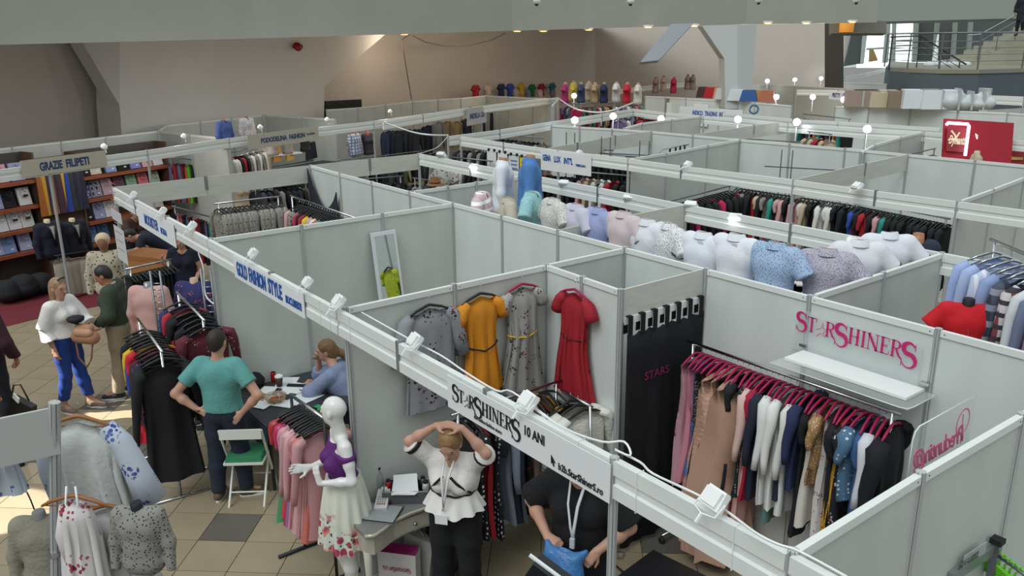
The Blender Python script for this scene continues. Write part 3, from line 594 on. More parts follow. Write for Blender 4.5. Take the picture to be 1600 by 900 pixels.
GM = {'gown': [garment(.18, 1.5, .05, 1.45, .8, seed=i, strap=True, folds=4, amp=.025) for i in range(3)],
      'dress': [garment(.19, .98, .035, 1.25, .85, slv=.16 if i % 2 else 0, seed=i+5, strap=not i % 2) for i in range(4)],
      'longsleeve': [garment(.2, .95, .03, 1.15, .9, slv=.52, seed=i+9) for i in range(3)],
      'top': [garment(.19, .6, .03, 1.1, .95, slv=.2, seed=i+15) for i in range(3)],
      'shirt': [garment(.21, .72, .03, 1.05, 1., slv=.55, seed=i+20) for i in range(3)],
      'jacket': [garment(.22, .75, .045, 1.0, .93, slv=.58, seed=i+25, slw=.06) for i in range(2)],
      'trousers': [garment(.1, .85, .028, 1.05, 1., slope=.05, seed=i+30, amp=.008) for i in range(2)],
      'skirt': [garment(.16, .6, .03, 1.3, .95, slope=.05, seed=i+40) for i in range(2)],
      'strip': [garment(.045, .95, .018, 1.5, 1.1, slope=.05, seed=i+50, amp=.003, nx=10) for i in range(2)]}
for l in GM.values():
    for me in l: me.materials.append(None)
HG = MB().tube([(.0, 0, .0), (.012, 0, .02), (0, 0, .035), (-.016, 0, .02), (-.012, 0, -.01), (0, 0, -.03), (0, 0, -.06)], .0028, 4)
HANG_HOOK = HG.mesh(); HANG_HOOK.materials.append(None)
HANG = MB().tube([(-.19, 0, -.125), (-.12, 0, -.09), (-.03, 0, -.062), (0, 0, -.055), (.03, 0, -.062), (.12, 0, -.09), (.19, 0, -.125)], [.008, .011, .012, .012, .012, .011, .008], 6).tube([(-.17, 0, -.122), (.17, 0, -.122)], .004, 5).mesh(True); HANG.materials.append(None)
def hung(name, kind, i, m, loc, rz, hm, label, cat, group, sc=(1, 1, 1), hook=True, tilt=0., small=False):
    me = GM[kind][i % len(GM[kind])]
    if small:
        o = link(name, me, m, None, loc=loc, rot=(tilt, 0, rz), scale=sc); return tag(o, label, cat, group)
    root = empty(name, loc, rz, label, cat, group); root.rotation_euler = (tilt, 0, rz)
    link(name+'_cloth' if name in ('dress', 'gown') else 'cloth', me, m, root, scale=sc)
    if hm: 
        hg = link('hanger', HANG, hm, root)
        if hook: link('hook', HANG_HOOK, M_CHROME, hg)
    return root
NAMES = {'gown': ('long_gown', 'dress'), 'dress': ('dress', 'dress'), 'longsleeve': ('long_sleeved_dress', 'dress'), 'top': ('short_top', 'top'), 'shirt': ('shirt', 'shirt'), 'jacket': ('jacket', 'jacket'), 'trousers': ('trousers', 'trousers'), 'skirt': ('skirt', 'skirt'), 'strip': ('necktie', 'tie')}
def fill(p0, p1, items, where, group, hm=M_BLKH, small=False, hook=True, jit=.12, flip=0., yaw=0., drop=.0, start=0):
    """items: (kind, material, colour words[, scale]) spread from p0 to p1 along a rod"""
    p0 = np.array(p0, float); p1 = np.array(p1, float); d = p1-p0; a = math.atan2(d[1], d[0])+PI/2+flip; n = len(items)
    for i, it in enumerate(items):
        kind, m, words = it[:3]; sc = it[3] if len(it) > 3 else (1, 1, 1)
        p = p0+d*((i+.5)/n)+np.array([0, 0, -drop]); nm, ct = NAMES[kind]
        lab = '%s, %s from %s' % (words, ORD[i+start], where)
        hung(nm, kind, i, m, p, a+yaw+random.uniform(-jit, jit), hm, lab, ct, group, sc, hook, random.uniform(-.03, .03), small)
def rod(root, a, b, r=.014, m=M_CHROME, name='rod'):
    o = np.array(root.location); return MB().tube([np.array(a)-o, np.array(b)-o], r, 8).obj(name, m, root, True)
def rack(label, a, b, legs_=True, m=M_CHROME, wheels=True, group=None, foot=.28):
    a = np.array(a, float); b = np.array(b, float); root = empty('clothes_rack', (a[0], a[1], 0), 0, label, 'clothes rack', group); rod(root, a, b, m=m); d = (b-a); d[2] = 0; d /= np.linalg.norm(d); s = np.array([-d[1], d[0], 0])
    if legs_:
        for p, q in ((a, 1), (b, -1)):
            c = p+d*q*.06; MB().tube([v3(c[0], c[1], c[2])-np.array(root.location), v3(c[0], c[1], .08 if wheels else .015)-np.array(root.location)], .013, 8).obj('upright', m, root, True)
            f = v3(c[0], c[1], .08 if wheels else .016)-np.array(root.location); MB().tube([f-s*foot, f+s*foot], .014, 6).obj('foot', m, root, True)
            if wheels:
                for k in (-1, 1):
                    w = f+s*k*foot; MB().lathe([(.012, -.012), (.03, -.012), (.03, .012), (.012, .012)], 10).obj('wheel', M_DARKM, root, True, loc=w+v3(0, 0, -.045), rot=(PI/2, 0, math.atan2(d[1], d[0])))
    return root
# ------------------------------------------------------------------ people
def top_prims(p, g=1., wd=1., bust=0., belly=0., add=.014, sleeve=.6, loose=.012, cuff=0.):
    P = torso(p, g, wd, bust, belly, add)
    for s in 'LR':
        sh, el, wr = p['sh'+s], p['el'+s], p['wr'+s]
        if sleeve <= 1: P.append(('c', sh, lerp(sh, el, sleeve), .057*g+add, .046*g+add+loose, True))
        else: P += [('c', sh, el, .055*g+add, .042*g+add+loose), ('c', el, lerp(el, wr, sleeve-1), .04*g+add+loose, .03*g+add+loose+cuff, True)]
    return P
def neckclip(p, r=.075, dz=.05, dy=.01): return [('e', p['neck']+v3(0, dy, dz), (r, r, r))]
def hairp(p, R, s=1., kind='short'):
    c = p['head']; g = lambda x, y, z: c+R @ v3(x, y, z)*s
    P = [('e', g(0, -.022, .038), (.083*s, .1*s, .098*s), R)]
    if kind != 'short': P += [('e', g(0, -.05, -.02), (.078*s, .07*s, .1*s), R)]
    if kind == 'long': P += [('c', g(-.06, -.04, -.04), g(-.085, -.02, -.26), .035, .028), ('c', g(.06, -.04, -.04), g(.085, -.01, -.26), .035, .028), ('c', g(0, -.07, -.05), g(0, -.085, -.27), .055, .045)]
    if kind == 'pony': P += [('c', g(0, -.09, -.0), g(.01, -.16, -.08), .035, .04), ('c', g(.01, -.16, -.08), g(.03, -.2, -.2), .04, .018)]
    if kind == 'short': P += [('e', g(0, -.06, -.01), (.068*s, .05*s, .075*s), R)]
    n = R @ v3(0, 1, .12); n2 = R @ v3(0, .8, -1)
    return P, [(g(0, .062 if kind == 'short' else .058, .03), n), (g(0, .05, .032), n2)] if kind == 'short' else [(g(0, .06, .03), n)]
def hair(p, R, root, m, s=1., kind='short'):
    P, cl = hairp(p, R, s, kind); c = p['head']; g = lambda x, y, z: c+R @ v3(x, y, z)*s
    subs = [('e', g(0, .085, -.03), (.062*s, .07*s, .085*s), R)] if kind != 'short' else []
    return sd('hair', P, m, root, h=.009, clips=cl if kind == 'short' else [(g(0, .075, .03), R @ v3(0, 1, .1))], subs=subs)
def facing(dx, dy): return math.atan2(dy, dx)-PI/2
M_HAIRB = mat('2a211c', .6, bump=.4); M_HAIRBR = mat('6b4c33', .55, kind='worn', c2='8a6846', scale=25., bump=.5); M_HAIRK = mat('1f1b1a', .5, bump=.3)
def build_people():
    # 1 man in turquoise T-shirt, back to the camera, hands on hips
    r = empty('person', (-2.06, -.32, 0), math.radians(47), 'person seen from behind in turquoise T-shirt and dark jeans, hands on hips', 'person')
    p = skel(elL=(-.41, -.1, 1.16), elR=(.40, -.08, 1.16), wrL=(-.21, -.09, .995), wrR=(.215, -.06, .97), hdL=(.85, -.15, -.35), hdR=(-.55, -.35, -.6), pnL=(.3, .9, 0), pnR=(-.3, .9, 0), curl=.25,
             ankL=(-.13, -.04, .09), ankR=(.12, .06, .09), toeL=(-.16, .12, .035), toeR=(.27, .13, .035), kneeL=(-.12, .0, .5), kneeR=(.11, .05, .5), head=(.01, .03, 1.645)); R = frame(-.15, -.1)
    sd('body', body_prims(p, R, 1.08, 1.12), M_SKIN, r, h=.0095)
    sd('t_shirt', top_prims(p, 1.08, 1.15, belly=.8, sleeve=.62, add=.012, loose=.016)+[('c', v3(0, -.02, 1.05), v3(0, -.02, 1.36), .13, .13)], mat('62a09d', .9, kind='worn', c2='579490', scale=5., bump=.7), r, h=.011, k=.045, clips=[((0, 0, .985), (0, 0, -1))], subs=neckclip(p))
    sd('jeans', [q for q in torso(p, 1.0, add=.015)[:2]]+legs(p, 1.05, .018, True, .012), mat('222b3b', .9, kind='worn', c2='1c2433', scale=6., bump=.4), r, h=.012, clips=[((0, 0, 1.04), (0, 0, 1))])
    hair(p, R, r, M_HAIRB); shoes(p, r, mat('5b4436', .7))
    MB().tube([p['wrL']+v3(.0+.035*math.cos(a), .035*math.sin(a), .0) for a in np.linspace(0, 2*PI, 12)[:-1]], .008, 5, True).obj('wristwatch', mat('3c2620', .5), r)
    # 2 woman in white blouse and blue trousers, facing right
    r = empty('person', (-5.33, -1.12, 0), facing(.78, .62), 'person with long fair hair, white bell-sleeved blouse and bright blue trousers', 'person')
    p = skel(elL=(-.22, .13, 1.16), wrL=(-.15, .30, 1.05), hdL=(.4, .9, -.1), pnL=(0, 0, 1), elR=(.23, -.07, 1.13), wrR=(.22, .03, .88), hdR=(0, .15, -1), kneeL=(-.09, .05, .49), ankL=(-.12, .11, .09), toeL=(-.13, .28, .035), ankR=(.1, -.1, .09), toeR=(.13, .06, .035), head=(0, .03, 1.575), neck=(0, 0, 1.42), shL=(-.165, 0, 1.38), shR=(.165, 0, 1.38), chest=(0, 0, 1.28)); R = frame(-.1, -.12)
    sd('body', body_prims(p, R, .93, bust=.8), M_SKIN, r, h=.0095)
    P = top_prims(p, .95, bust=.9, add=.02, sleeve=1., loose=.016)+[('c', p['pelvis']+v3(0, 0, .14), p['pelvis']+v3(0, 0, -.02), .14, .185, True)]
    for s in 'LR': P.append(('c', p['el'+s], lerp(p['el'+s], p['wr'+s], .62), .05, .095, True))
    sd('blouse', P, mat('e9e6e4', .85, bump=.6), r, h=.012, clips=[((0, 0, .99), (0, 0, -1))], subs=neckclip(p, .07))
    sd('trousers', torso(p, .95, add=.012)[:1]+legs(p, .95, .014, True, .012), mat('1c3f8e', .8, bump=.4), r, h=.012, clips=[((0, 0, 1.05), (0, 0, 1)), ((0, 0, .17), (0, 0, -1))])
    hair(p, R, r, mat('a58763', .5, kind='worn', c2='7a5b41', scale=22., bump=.5), kind='long'); face(p, R, r, lip='b0524c'); shoes(p, r, mat('8c7464', .8))
    sg = MB().tube([(-.05, .0, 0), (-.03, .02, .02), (0, .028, .02), (.03, .02, .02), (.05, 0, 0)], .012, 6).obj('sunglasses', mat('252525', .1), r, True, loc=p['head']+v3(0, .05, .115))
    # handbag
    bg_ = empty('handbag', np.array(Z(133, 522, 1.05)), facing(.78, .62), 'tan leather handbag with long strap on the arm of the white-bloused person', 'bag')
    sd('pouch', [('c', v3(0, -.1, -.04), v3(0, .1, -.04), .08, .08), ('c', v3(0, -.07, .07), v3(0, .07, .07), .055, .055)], mat('a9795d', .6, bump=.5), bg_, h=.012); sd('flap', [('c', v3(.03, -.06, .03), v3(.03, .09, .03), .065, .06)], mat('b98a6c', .55, bump=.5), bg_, h=.012, clips=[((.03, 0, 0), (-1, 0, 0))])
    MB().tube([(0, -.15, -.05), (.02, -.13, -.3), (.02, -.03, -.42), (.02, .05, -.3), (0, .1, -.06)], .012, 5).obj('strap', mat('8c6249', .6), bg_, True); MB().lathe([(.02, .1), (.09, .14), (.1, .18), (.05, .2)], 9).obj('folded_scarf', M_BLACK, bg_, True, loc=(0, -.1, .02))
    # 3 man in green jacket
    r = empty('person', (-5.42, -.50, 0), facing(-.50, -.86), 'person in olive green jacket, black shirt and beige trousers looking down', 'person')
    p = skel(elL=(-.27, .0, 1.16), elR=(.27, .02, 1.15), wrL=(-.2, .2, 1.0), wrR=(.2, .22, 1.02), hdL=(.4, .8, -.3), hdR=(-.4, .8, -.3), pnL=(.5, 0, .5), pnR=(-.5, 0, .5), head=(0, .09, 1.6), neck=(0, .03, 1.46), chest=(0, .02, 1.31), ankL=(-.12, .08, .09), toeL=(-.14, .25, .035)); R = frame(.1, -.42)
    sd('body', body_prims(p, R, 1.05, belly=.7), M_SKIN2, r, h=.0095)
    sd('shirt', torso(p, 1.04, 1., 0, .85, .012), M_BLACK, r, h=.013, clips=[((0, 0, .99), (0, 0, -1))], subs=neckclip(p, .06, .04))
    sd('jacket', top_prims(p, 1.08, 1.1, sleeve=1.9, add=.026), mat('3b4638', .85, kind='worn', c2='343f32', scale=6., bump=.5), r, h=.013, clips=[((0, 0, 1.0), (0, 0, -1))], subs=neckclip(p, .075)+[('c', p['neck']+v3(0, .1, .02), v3(0, .17, 1.0), .05, .1)])
    MB().tube([p['neck']+v3(.075*math.cos(a), .065*math.sin(a)-.0, .03-.02*math.sin(a)) for a in np.linspace(-PI*1.25, .25*PI, 14)], .014, 6).obj('collar', mat('b8bab5', .8), r, True)
    sd('trousers', torso(p, 1.02, add=.012)[:2]+legs(p, 1.02, .02, True, .016), mat('a3937e', .85, bump=.4), r, h=.013, clips=[((0, 0, 1.02), (0, 0, 1))])
    hair(p, R, r, M_HAIRK); face(p, R, r, brow='1b1614', lip='8a4b42'); shoes(p, r, mat('26282f', .7))
    # 4 person cut by the left edge in maroon
    h4 = Z(36, 572, .84); r = empty('person', (h4[0]-.20, h4[1]-.33, 0), facing(-.8, .6), 'person in dark maroon jumper cut off by the left edge, arm hanging', 'person')
    p = skel(elR=(.29, -.05, 1.15), wrR=(.31, .06, .93), hdR=(-.05, .2, -1), curl=.7); R = frame(0, 0)
    sd('body', body_prims(p, R, 1.05), M_SKIN2, r, h=.01); sd('jumper', top_prims(p, 1.08, 1.1, sleeve=1.92, add=.02), mat('3b1a26', .9, bump=.5), r, h=.013, clips=[((0, 0, .95), (0, 0, -1))], subs=neckclip(p))
    sd('trousers', torso(p, 1.02, add=.012)[:2]+legs(p, 1.02, .018, True, .012), mat('22242b', .9), r, h=.014, clips=[((0, 0, .98), (0, 0, 1))]); hair(p, R, r, M_HAIRB); shoes(p, r, M_BLACK)
    # 5 darker person in front of it
    h5 = Z(24, 622, .80); r = empty('person', (h5[0]-.28, h5[1]-.30, 0), facing(.1, 1), 'person in black at the left edge holding a folded white paper', 'person')
    p = skel(elR=(.27, .0, 1.13), wrR=(.27, .14, .9), hdR=(-.05, .35, -1), curl=.8, ankR=(.14, .1, .09), toeR=(.2, .26, .035)); R = frame(0, 0)
    sd('body', body_prims(p, R, 1.), M_SKIN2, r, h=.01); sd('jacket', top_prims(p, 1.06, 1.1, sleeve=1.9, add=.022), mat('20262a', .9, bump=.5), r, h=.013, clips=[((0, 0, .92), (0, 0, -1))], subs=neckclip(p))
    sd('trousers', torso(p, 1.0, add=.014)[:2]+legs(p, 1.02, .018, True, .012), mat('22262c', .9), r, h=.014, clips=[((0, 0, .98), (0, 0, 1))]); hair(p, R, r, M_HAIRB); shoes(p, r, M_BLACK, M_BLACK)
    pp = empty('folded_paper', Z(25, 622, .78), .4, 'small folded white paper in the hand of the person in black', 'paper'); MB().box((0, 0, 0), (.1, .012, .07), Matrix.Rotation(.5, 3, 'Y')).obj('sheet', M_PAPER, pp)
    tb = empty('tote_bag', Z(34, 640, .55), .6, 'dark leather bag hanging below the paper at the left edge', 'bag'); MB().box((0, 0, -.05), (.34, .1, .34), Matrix.Rotation(.35, 3, 'Y'), .8).obj('pouch', mat('2c2a26', .45), tb); MB().tube([(-.12, 0, .1), (-.05, 0, .28), (.05, 0, .3), (.13, 0, .12)], .01, 5).obj('handle', mat('3a2a24', .5), tb, True)
    # 6 seated woman in blue shirt
    r = empty('person', (-2.10, 1.14, -.02), facing(-.78, -.62), 'person with brown ponytail and pale blue shirt seated at the table, chin on hand', 'person')
    p = skel(pelvis=(0, 0, .55), hipL=(-.1, 0, .52), hipR=(.1, 0, .52), kneeL=(-.12, .42, .52), kneeR=(.12, .42, .52), ankL=(-.12, .44, .09), ankR=(.12, .4, .09), toeL=(-.12, .6, .035), toeR=(.12, .56, .035), waist=(0, .07, .68), chest=(0, .2, .87), shL=(-.17, .24, .98), shR=(.17, .24, .98),
             elR=(.2, .56, .82), wrR=(.10, .50, 1.05), hdR=(-.35, -.1, 1), pnR=(-.6, -.6, 0), elL=(-.24, .45, .80), wrL=(.0, .60, .79), hdL=(.9, .2, 0), pnL=(0, 0, -1), neck=(0, .27, 1.03), head=(.03, .37, 1.18), curl=.6); R = frame(.38, -.18, -.1)
    sd('body', body_prims(p, R, .98, bust=.7), M_SKIN, r, h=.0095)
    sd('shirt', top_prims(p, .98, bust=.8, add=.022, sleeve=1.35, loose=.02), mat('8b97b8', .85, kind='worn', c2='7f8bad', scale=8., bump=.6), r, h=.012, clips=[((0, 0, .56), (0, 0, -1))], subs=neckclip(p, .06, .05, .03))
    sd('trousers', torso(p, 1., add=.014)[:1]+legs(p, 1., .016, True), mat('222a3a', .9), r, h=.014); hair(p, R, r, M_HAIRBR, kind='pony'); face(p, R, r); shoes(p, r, M_BLACK)
    # 7 woman with raised arms
    r = empty('person', (.80, .46, 0), facing(.62, -.78), 'person with fair hair in white peplum blouse, both hands clasped on head', 'person')
    p = skel(neck=(0, .02, 1.4), chest=(0, 0, 1.25), shL=(-.17, 0, 1.37), shR=(.17, 0, 1.37), head=(0, .075, 1.535), elR=(.31, .08, 1.53), elL=(-.28, .1, 1.51), wrR=(.1, .08, 1.68), wrL=(-.1, .08, 1.68), hdR=(-.9, .05, .25), hdL=(.9, .05, .2), pnR=(0, -.2, -1), pnL=(0, -.2, -1), curl=.3, waist=(0, 0, 1.08), pelvis=(0, 0, .95), ankL=(-.12, 0, .09), ankR=(.12, 0, .09)); R = frame(0, -.55)
    sd('body', body_prims(p, R, .97, bust=.9, belly=.5), M_SKIN, r, h=.0085)
    P = torso(p, .97, 1., .95, 0, .018)[1:]
    for s in 'LR': P.append(('c', p['sh'+s], lerp(p['sh'+s], p['el'+s], .93), .066, .075, True))
    sd('blouse', P, mat('dedad6', .85, bump=.6), r, h=.011, clips=[((0, 0, 1.12), (0, 0, -1))], subs=neckclip(p, .062, .05, .05)+[('c', p['neck']+v3(0, .12, .02), v3(0, .19, 1.27), .035, .018)])
    V = []; F = []; n = 60
    for j, (zz, rr) in enumerate(((1.16, .0), (1.12, .012), (1.06, .04), (1.0, .065))):
        for k in range(n): a = 2*PI*k/n; f = rr*.28*math.sin(a*11); V.append(((.165+rr+f)*math.cos(a), (.135+rr+f)*math.sin(a)+.015, zz+.012*math.sin(a*3)))
    for j in range(3):
        for k in range(n): F.append((j*n+k, j*n+(k+1) % n, (j+1)*n+(k+1) % n, (j+1)*n+k))
    MB().add(V, F).obj('peplum', mat('e2dfdb', .85), r, True)
    LC = mat('17171a', .9)
    MB().tube([(.17*math.cos(a), .143*math.sin(a)+.015, 1.155+.006*math.sin(a*9)) for a in np.linspace(0, 2*PI, 50)[:-1]], .008, 5, True).obj('lace_trim', LC, r)
    for s in (-1, 1):
        MB().tube([(s*.03, .175, 1.325), (s*.075, .172, 1.275), (s*.12, .14, 1.22), (s*.155, .09, 1.17)], .011, 5).obj('lace_trim', LC, r)
        e = p['el'+'LR'[s > 0]]; a = lerp(p['sh'+'LR'[s > 0]], e, .88); b = lerp(p['sh'+'LR'[s > 0]], e, .75); MB().tube([b, a], .079, 14).obj('cuff_band', LC, r, True)
        MB().tube([lerp(a, e, .2), lerp(a, e, .55)], .08, 14).obj('cuff', mat('e2dfdb', .85), r, True)
    MB().tube([(-.035, .1, 1.42), (-.02, .2, 1.33), (.0, .215, 1.2), (.02, .205, 1.1), (.03, .2, 1.06)], .009, 5).obj('lanyard', mat('dcdcdc', .7), r, True); MB().tube([(.035, .1, 1.42), (.03, .2, 1.33), (.02, .215, 1.2), (.02, .21, 1.1)], .009, 5).obj('lanyard', mat('dcdcdc', .7), r, True)
    bd = MB().box((.035, .225, 1.0), (.095, .008, .075)).obj('name_badge', M_PAPER, r)
    sd('trousers', torso(p, 1., add=.014)[:1]+legs(p, 1.05, .02, True, .012), mat('131519', .9), r, h=.012, clips=[((0, 0, 1.0), (0, 0, 1))])
    P, cl = hairp(p, R, 1.03, 'bob'); sd('hair', P[:1]+[('e', p['head']+R @ v3(0, -.04, -.01), (.08, .08, .1), R)], mat('9b7a52', .5, kind='worn', c2='7a5a38', scale=25., bump=.5), r, h=.009, clips=[(p['head']+R @ v3(0, .062, .03), R @ v3(0, 1, -.15))])
    face(p, R, r); shoes(p, r, M_BLACK)
    # 8 woman in black with the blue bag
    r = empty('person', (1.70, .93, 0), facing(.45, -.9), 'person in black loose dress opening a blue plastic bag', 'person'); r.scale = (1.05, 1.05, 1.05)
    p = skel(neck=(0, .02, 1.38), chest=(0, 0, 1.22), shL=(-.18, 0, 1.35), shR=(.18, 0, 1.35), head=(0, .1, 1.52), waist=(0, 0, 1.05), pelvis=(0, 0, .93), elR=(.36, .02, 1.15), wrR=(.14, .26, 1.07), hdR=(-.85, .3, -.1), pnR=(0, -.2, -1), elL=(-.34, .02, 1.12), wrL=(-.20, .24, 1.04), hdL=(.4, .6, -.5), pnL=(.6, 0, -.6), curl=.75); R = frame(.1, -.6)
    p['hipL'] += (0, 0, -.04); p['hipR'] += (0, 0, -.04)
    sd('body', body_prims(p, R, 1.1, bust=1.2, belly=1.), M_SKIN, r, h=.0085)
    P = top_prims(p, 1.12, 1.1, bust=1.35, belly=1., add=.022, sleeve=.92, loose=.035)+[('c', p['waist'], (0, 0, .45), .17, .25, True)]
    sd('dress', P, mat('121317', .9, bump=.5), r, h=.012, clips=[((0, 0, .5), (0, 0, -1))], subs=neckclip(p, .07, .04, .05))
    hair(p, R, r, M_HAIRBR, kind='bob'); face(p, R, r); shoes(p, r, M_BLACK)
    MB().tube([(-.05, .08, 1.4), (-.05, .21, 1.3), (-.045, .26, 1.16), (-.04, .26, 1.1)], .011, 5).obj('lanyard', mat('d5d8dc', .7), r, True); MB().tube([(.05, .08, 1.4), (.02, .2, 1.3), (-.02, .255, 1.17), (-.04, .265, 1.1)], .008, 5).obj('lanyard', mat('d5d8dc', .7), r, True); MB().box((-.04, .27, 1.07), (.03, .02, .07)).obj('badge_clip', mat('c9ccd0', .3), r)
    # 9 woman at the second left stall facing us
    r = empty('person', (-7.05, .84, 0), facing(.8, -.6), 'person with dark hair and navy T-shirt facing the camera behind a rack', 'person')
    p = skel(neck=(0, .01, 1.40), chest=(0, 0, 1.24), shL=(-.165, 0, 1.36), shR=(.165, 0, 1.36), head=(0, .03, 1.55), elL=(-.24, .0, 1.08), elR=(.23, .04, 1.12), wrR=(.24, .2, 1.25), hdR=(0, .2, 1), pnR=(-1, 0, 0), wrL=(-.17, .18, .95), hdL=(.3, .9, 0)); R = frame(.05, -.05)
    sd('body', body_prims(p, R, .93, bust=.7), M_SKIN, r, h=.01); sd('t_shirt', top_prims(p, .96, bust=.8, sleeve=.45), mat('171c30', .9, bump=.4), r, h=.013, clips=[((0, 0, .95), (0, 0, -1))], subs=neckclip(p, .085, .04, .03))
    sd('trousers', torso(p, 1., add=.012)[:1]+legs(p, 1., .014, True), mat('22252e', .9), r, h=.014, clips=[((0, 0, 1.0), (0, 0, 1))]); hair(p, R, r, M_HAIRK, kind='long'); face(p, R, r, brow='1b1614'); shoes(p, r, M_BLACK)
    # 10 bending person behind
    q = Z(262, 372, 1.15); r = empty('person', (q[0]-.1, q[1]+.1, 0), facing(-.3, -.95), 'person in dark navy bending over the table below the small stall sign', 'person')
    p = skel(chest=(0, .35, 1.15), waist=(0, .15, 1.05), neck=(0, .52, 1.2), head=(0, .66, 1.22), shL=(-.17, .46, 1.18), shR=(.17, .46, 1.18), elL=(-.24, .56, .95), elR=(.24, .56, .95), wrL=(-.16, .72, .82), wrR=(.16, .72, .82), hdL=(.2, .9, -.1), hdR=(-.2, .9, -.1), pnL=(0, 0, -1), pnR=(0, 0, -1)); R = frame(0, -.9)
    sd('body', body_prims(p, R, 1.), M_SKIN, r, h=.011); sd('t_shirt', top_prims(p, 1.03, 1.1, sleeve=.6), mat('1b2030', .9), r, h=.014, subs=neckclip(p, .07))
    sd('jeans', torso(p, 1., add=.012)[:2]+legs(p, 1., .016, True), mat('3b4a63', .9), r, h=.014); hair(p, R, r, M_HAIRK); shoes(p, r, M_BLACK)
    q = Z(203, 362, 1.05); r = empty('person', (q[0], q[1], 0), facing(.9, .3), 'person with brown hair and brown cardigan leaning on the small white table', 'person')
    p = skel(chest=(0, .12, 1.2), neck=(0, .2, 1.32), head=(0, .28, 1.42), shL=(-.17, .18, 1.28), shR=(.17, .18, 1.28), elL=(-.22, .3, 1.05), elR=(.22, .3, 1.05), wrL=(-.1, .5, .9), wrR=(.1, .5, .92), hdL=(.2, .9, -.1), hdR=(-.2, .9, -.1), pnL=(0, 0, -1), pnR=(0, 0, -1)); R = frame(0, -.5)
    sd('body', body_prims(p, R, .98, bust=.6), M_SKIN, r, h=.011); sd('cardigan', top_prims(p, 1., bust=.7, sleeve=1.8), mat('4c3630', .9), r, h=.014, clips=[((0, 0, .9), (0, 0, -1))], subs=neckclip(p, .07))
    sd('trousers', torso(p, 1., add=.012)[:1]+legs(p, 1., .016, True), mat('2a2a30', .9), r, h=.014); hair(p, R, r, M_HAIRBR, kind='bob'); face(p, R, r); shoes(p, r, M_BLACK)
    # 11 person on the stair top right
    q = PT(1592, 56, 34); r = empty('person', (q[0], q[1], q[2]), facing(.2, -1), 'person in dark clothes climbing the stair at the top right corner', 'person')
    p = skel(kneeL=(-.1, .2, .55), ankL=(-.1, .05, .2), toeL=(-.1, .2, .15)); R = frame()
    sd('body', body_prims(p, R, 1.), M_SKIN2, r, h=.013); sd('coat', top_prims(p, 1.06, 1.05, sleeve=1.9, add=.025)+[('c', p['pelvis'], (0, 0, .6), .16, .19, True)], mat('1a1e26', .9), r, h=.015, subs=neckclip(p)); sd('trousers', torso(p)[:1]+legs(p, 1., .015, True), mat('1c2028', .9), r, h=.015); hair(p, R, r, M_HAIRK); shoes(p, r, M_BLACK, M_BLACK)
def build_mannequins():
    MW = mat('e4e3e0', .12)
    r = empty('mannequin', (.08, -.10, 0), facing(-.25, -.97), 'glossy white bald mannequin in purple and rose-print dress', 'mannequin')
    p = skel(neck=(0, 0, 1.5), shL=(-.165, 0, 1.44), shR=(.165, 0, 1.44), chest=(0, .01, 1.3), head=(.0, .04, 1.675), elL=(-.25, -.02, 1.19), wrL=(-.12, .2, 1.16), hdL=(.25, .2, .95), pnL=(.4, -.8, 0), elR=(.22, .0, 1.18), wrR=(.22, .22, 1.13), hdR=(.1, .95, .05), pnR=(-1, 0, .3), curl=.18, kneeR=(.12, .06, .5), ankR=(.12, -.02, .11), toeR=(.12, .14, .035), ankL=(-.1, 0, .11), toeL=(-.12, .16, .035)); R = frame(-.75, .05)
    sd('figure', body_prims(p, R, .86, bust=.75, nose_=1) if False else body_prims(p, R, .86, bust=.75), MW, r, h=.0085)
    sd('bodice', torso(p, .86, 1., .8, 0, .013)+[('c', p['shL']+v3(-.0, 0, -.06), p['shR']+v3(0, 0, -.06), .062, .062)]+[('c', p['sh'+q]+v3(0, 0, -.03), lerp(p['sh'+q], p['el'+q], .42), .062, .06, True) for q in 'LR'], mat('57196b', .7, bump=.3), r, h=.01, clips=[((0, 0, 1.385), (0, 0, 1)), ((0, 0, 1.1), (0, 0, -1))])
    V = []; F = []; n = 96; nz = 14
    for j in range(nz+1):
        t = j/nz
        for k in range(n):
            a = 2*PI*k/n; rr = .135+.105*t**.6; f = .022*t*math.sin(a*13+.6*math.sin(t*3)) ; V.append(((rr+f)*1.05*math.cos(a), (rr*.92+f)*math.sin(a), 1.13-.56*t+.01*math.sin(4*a)*t))
    for j in range(nz):
        for k in range(n): F.append((j*n+k, j*n+(k+1) % n, (j+1)*n+(k+1) % n, (j+1)*n+k))
    MB().add(V, F).obj('skirt', mat('dcdccf', .8, kind='border', c2='b3405c', c3='d98a7a', scale=14.), r, True)
    MB().tube([(.138*math.cos(a), .124*math.sin(a), 1.125) for a in np.linspace(0, 2*PI, 30)[:-1]], .014, 6, True).obj('belt', mat('d7d5c9', .6), r, True)
    MB().lathe([(.19, 0), (.19, .012), (.02, .02)], 20).obj('stand_base', M_ALU, r, True); MB().tube([(.0, .0, .01), (.0, .0, .6)], .012).obj('stand_pole', M_ALU, r, True)
build_people(); build_mannequins()
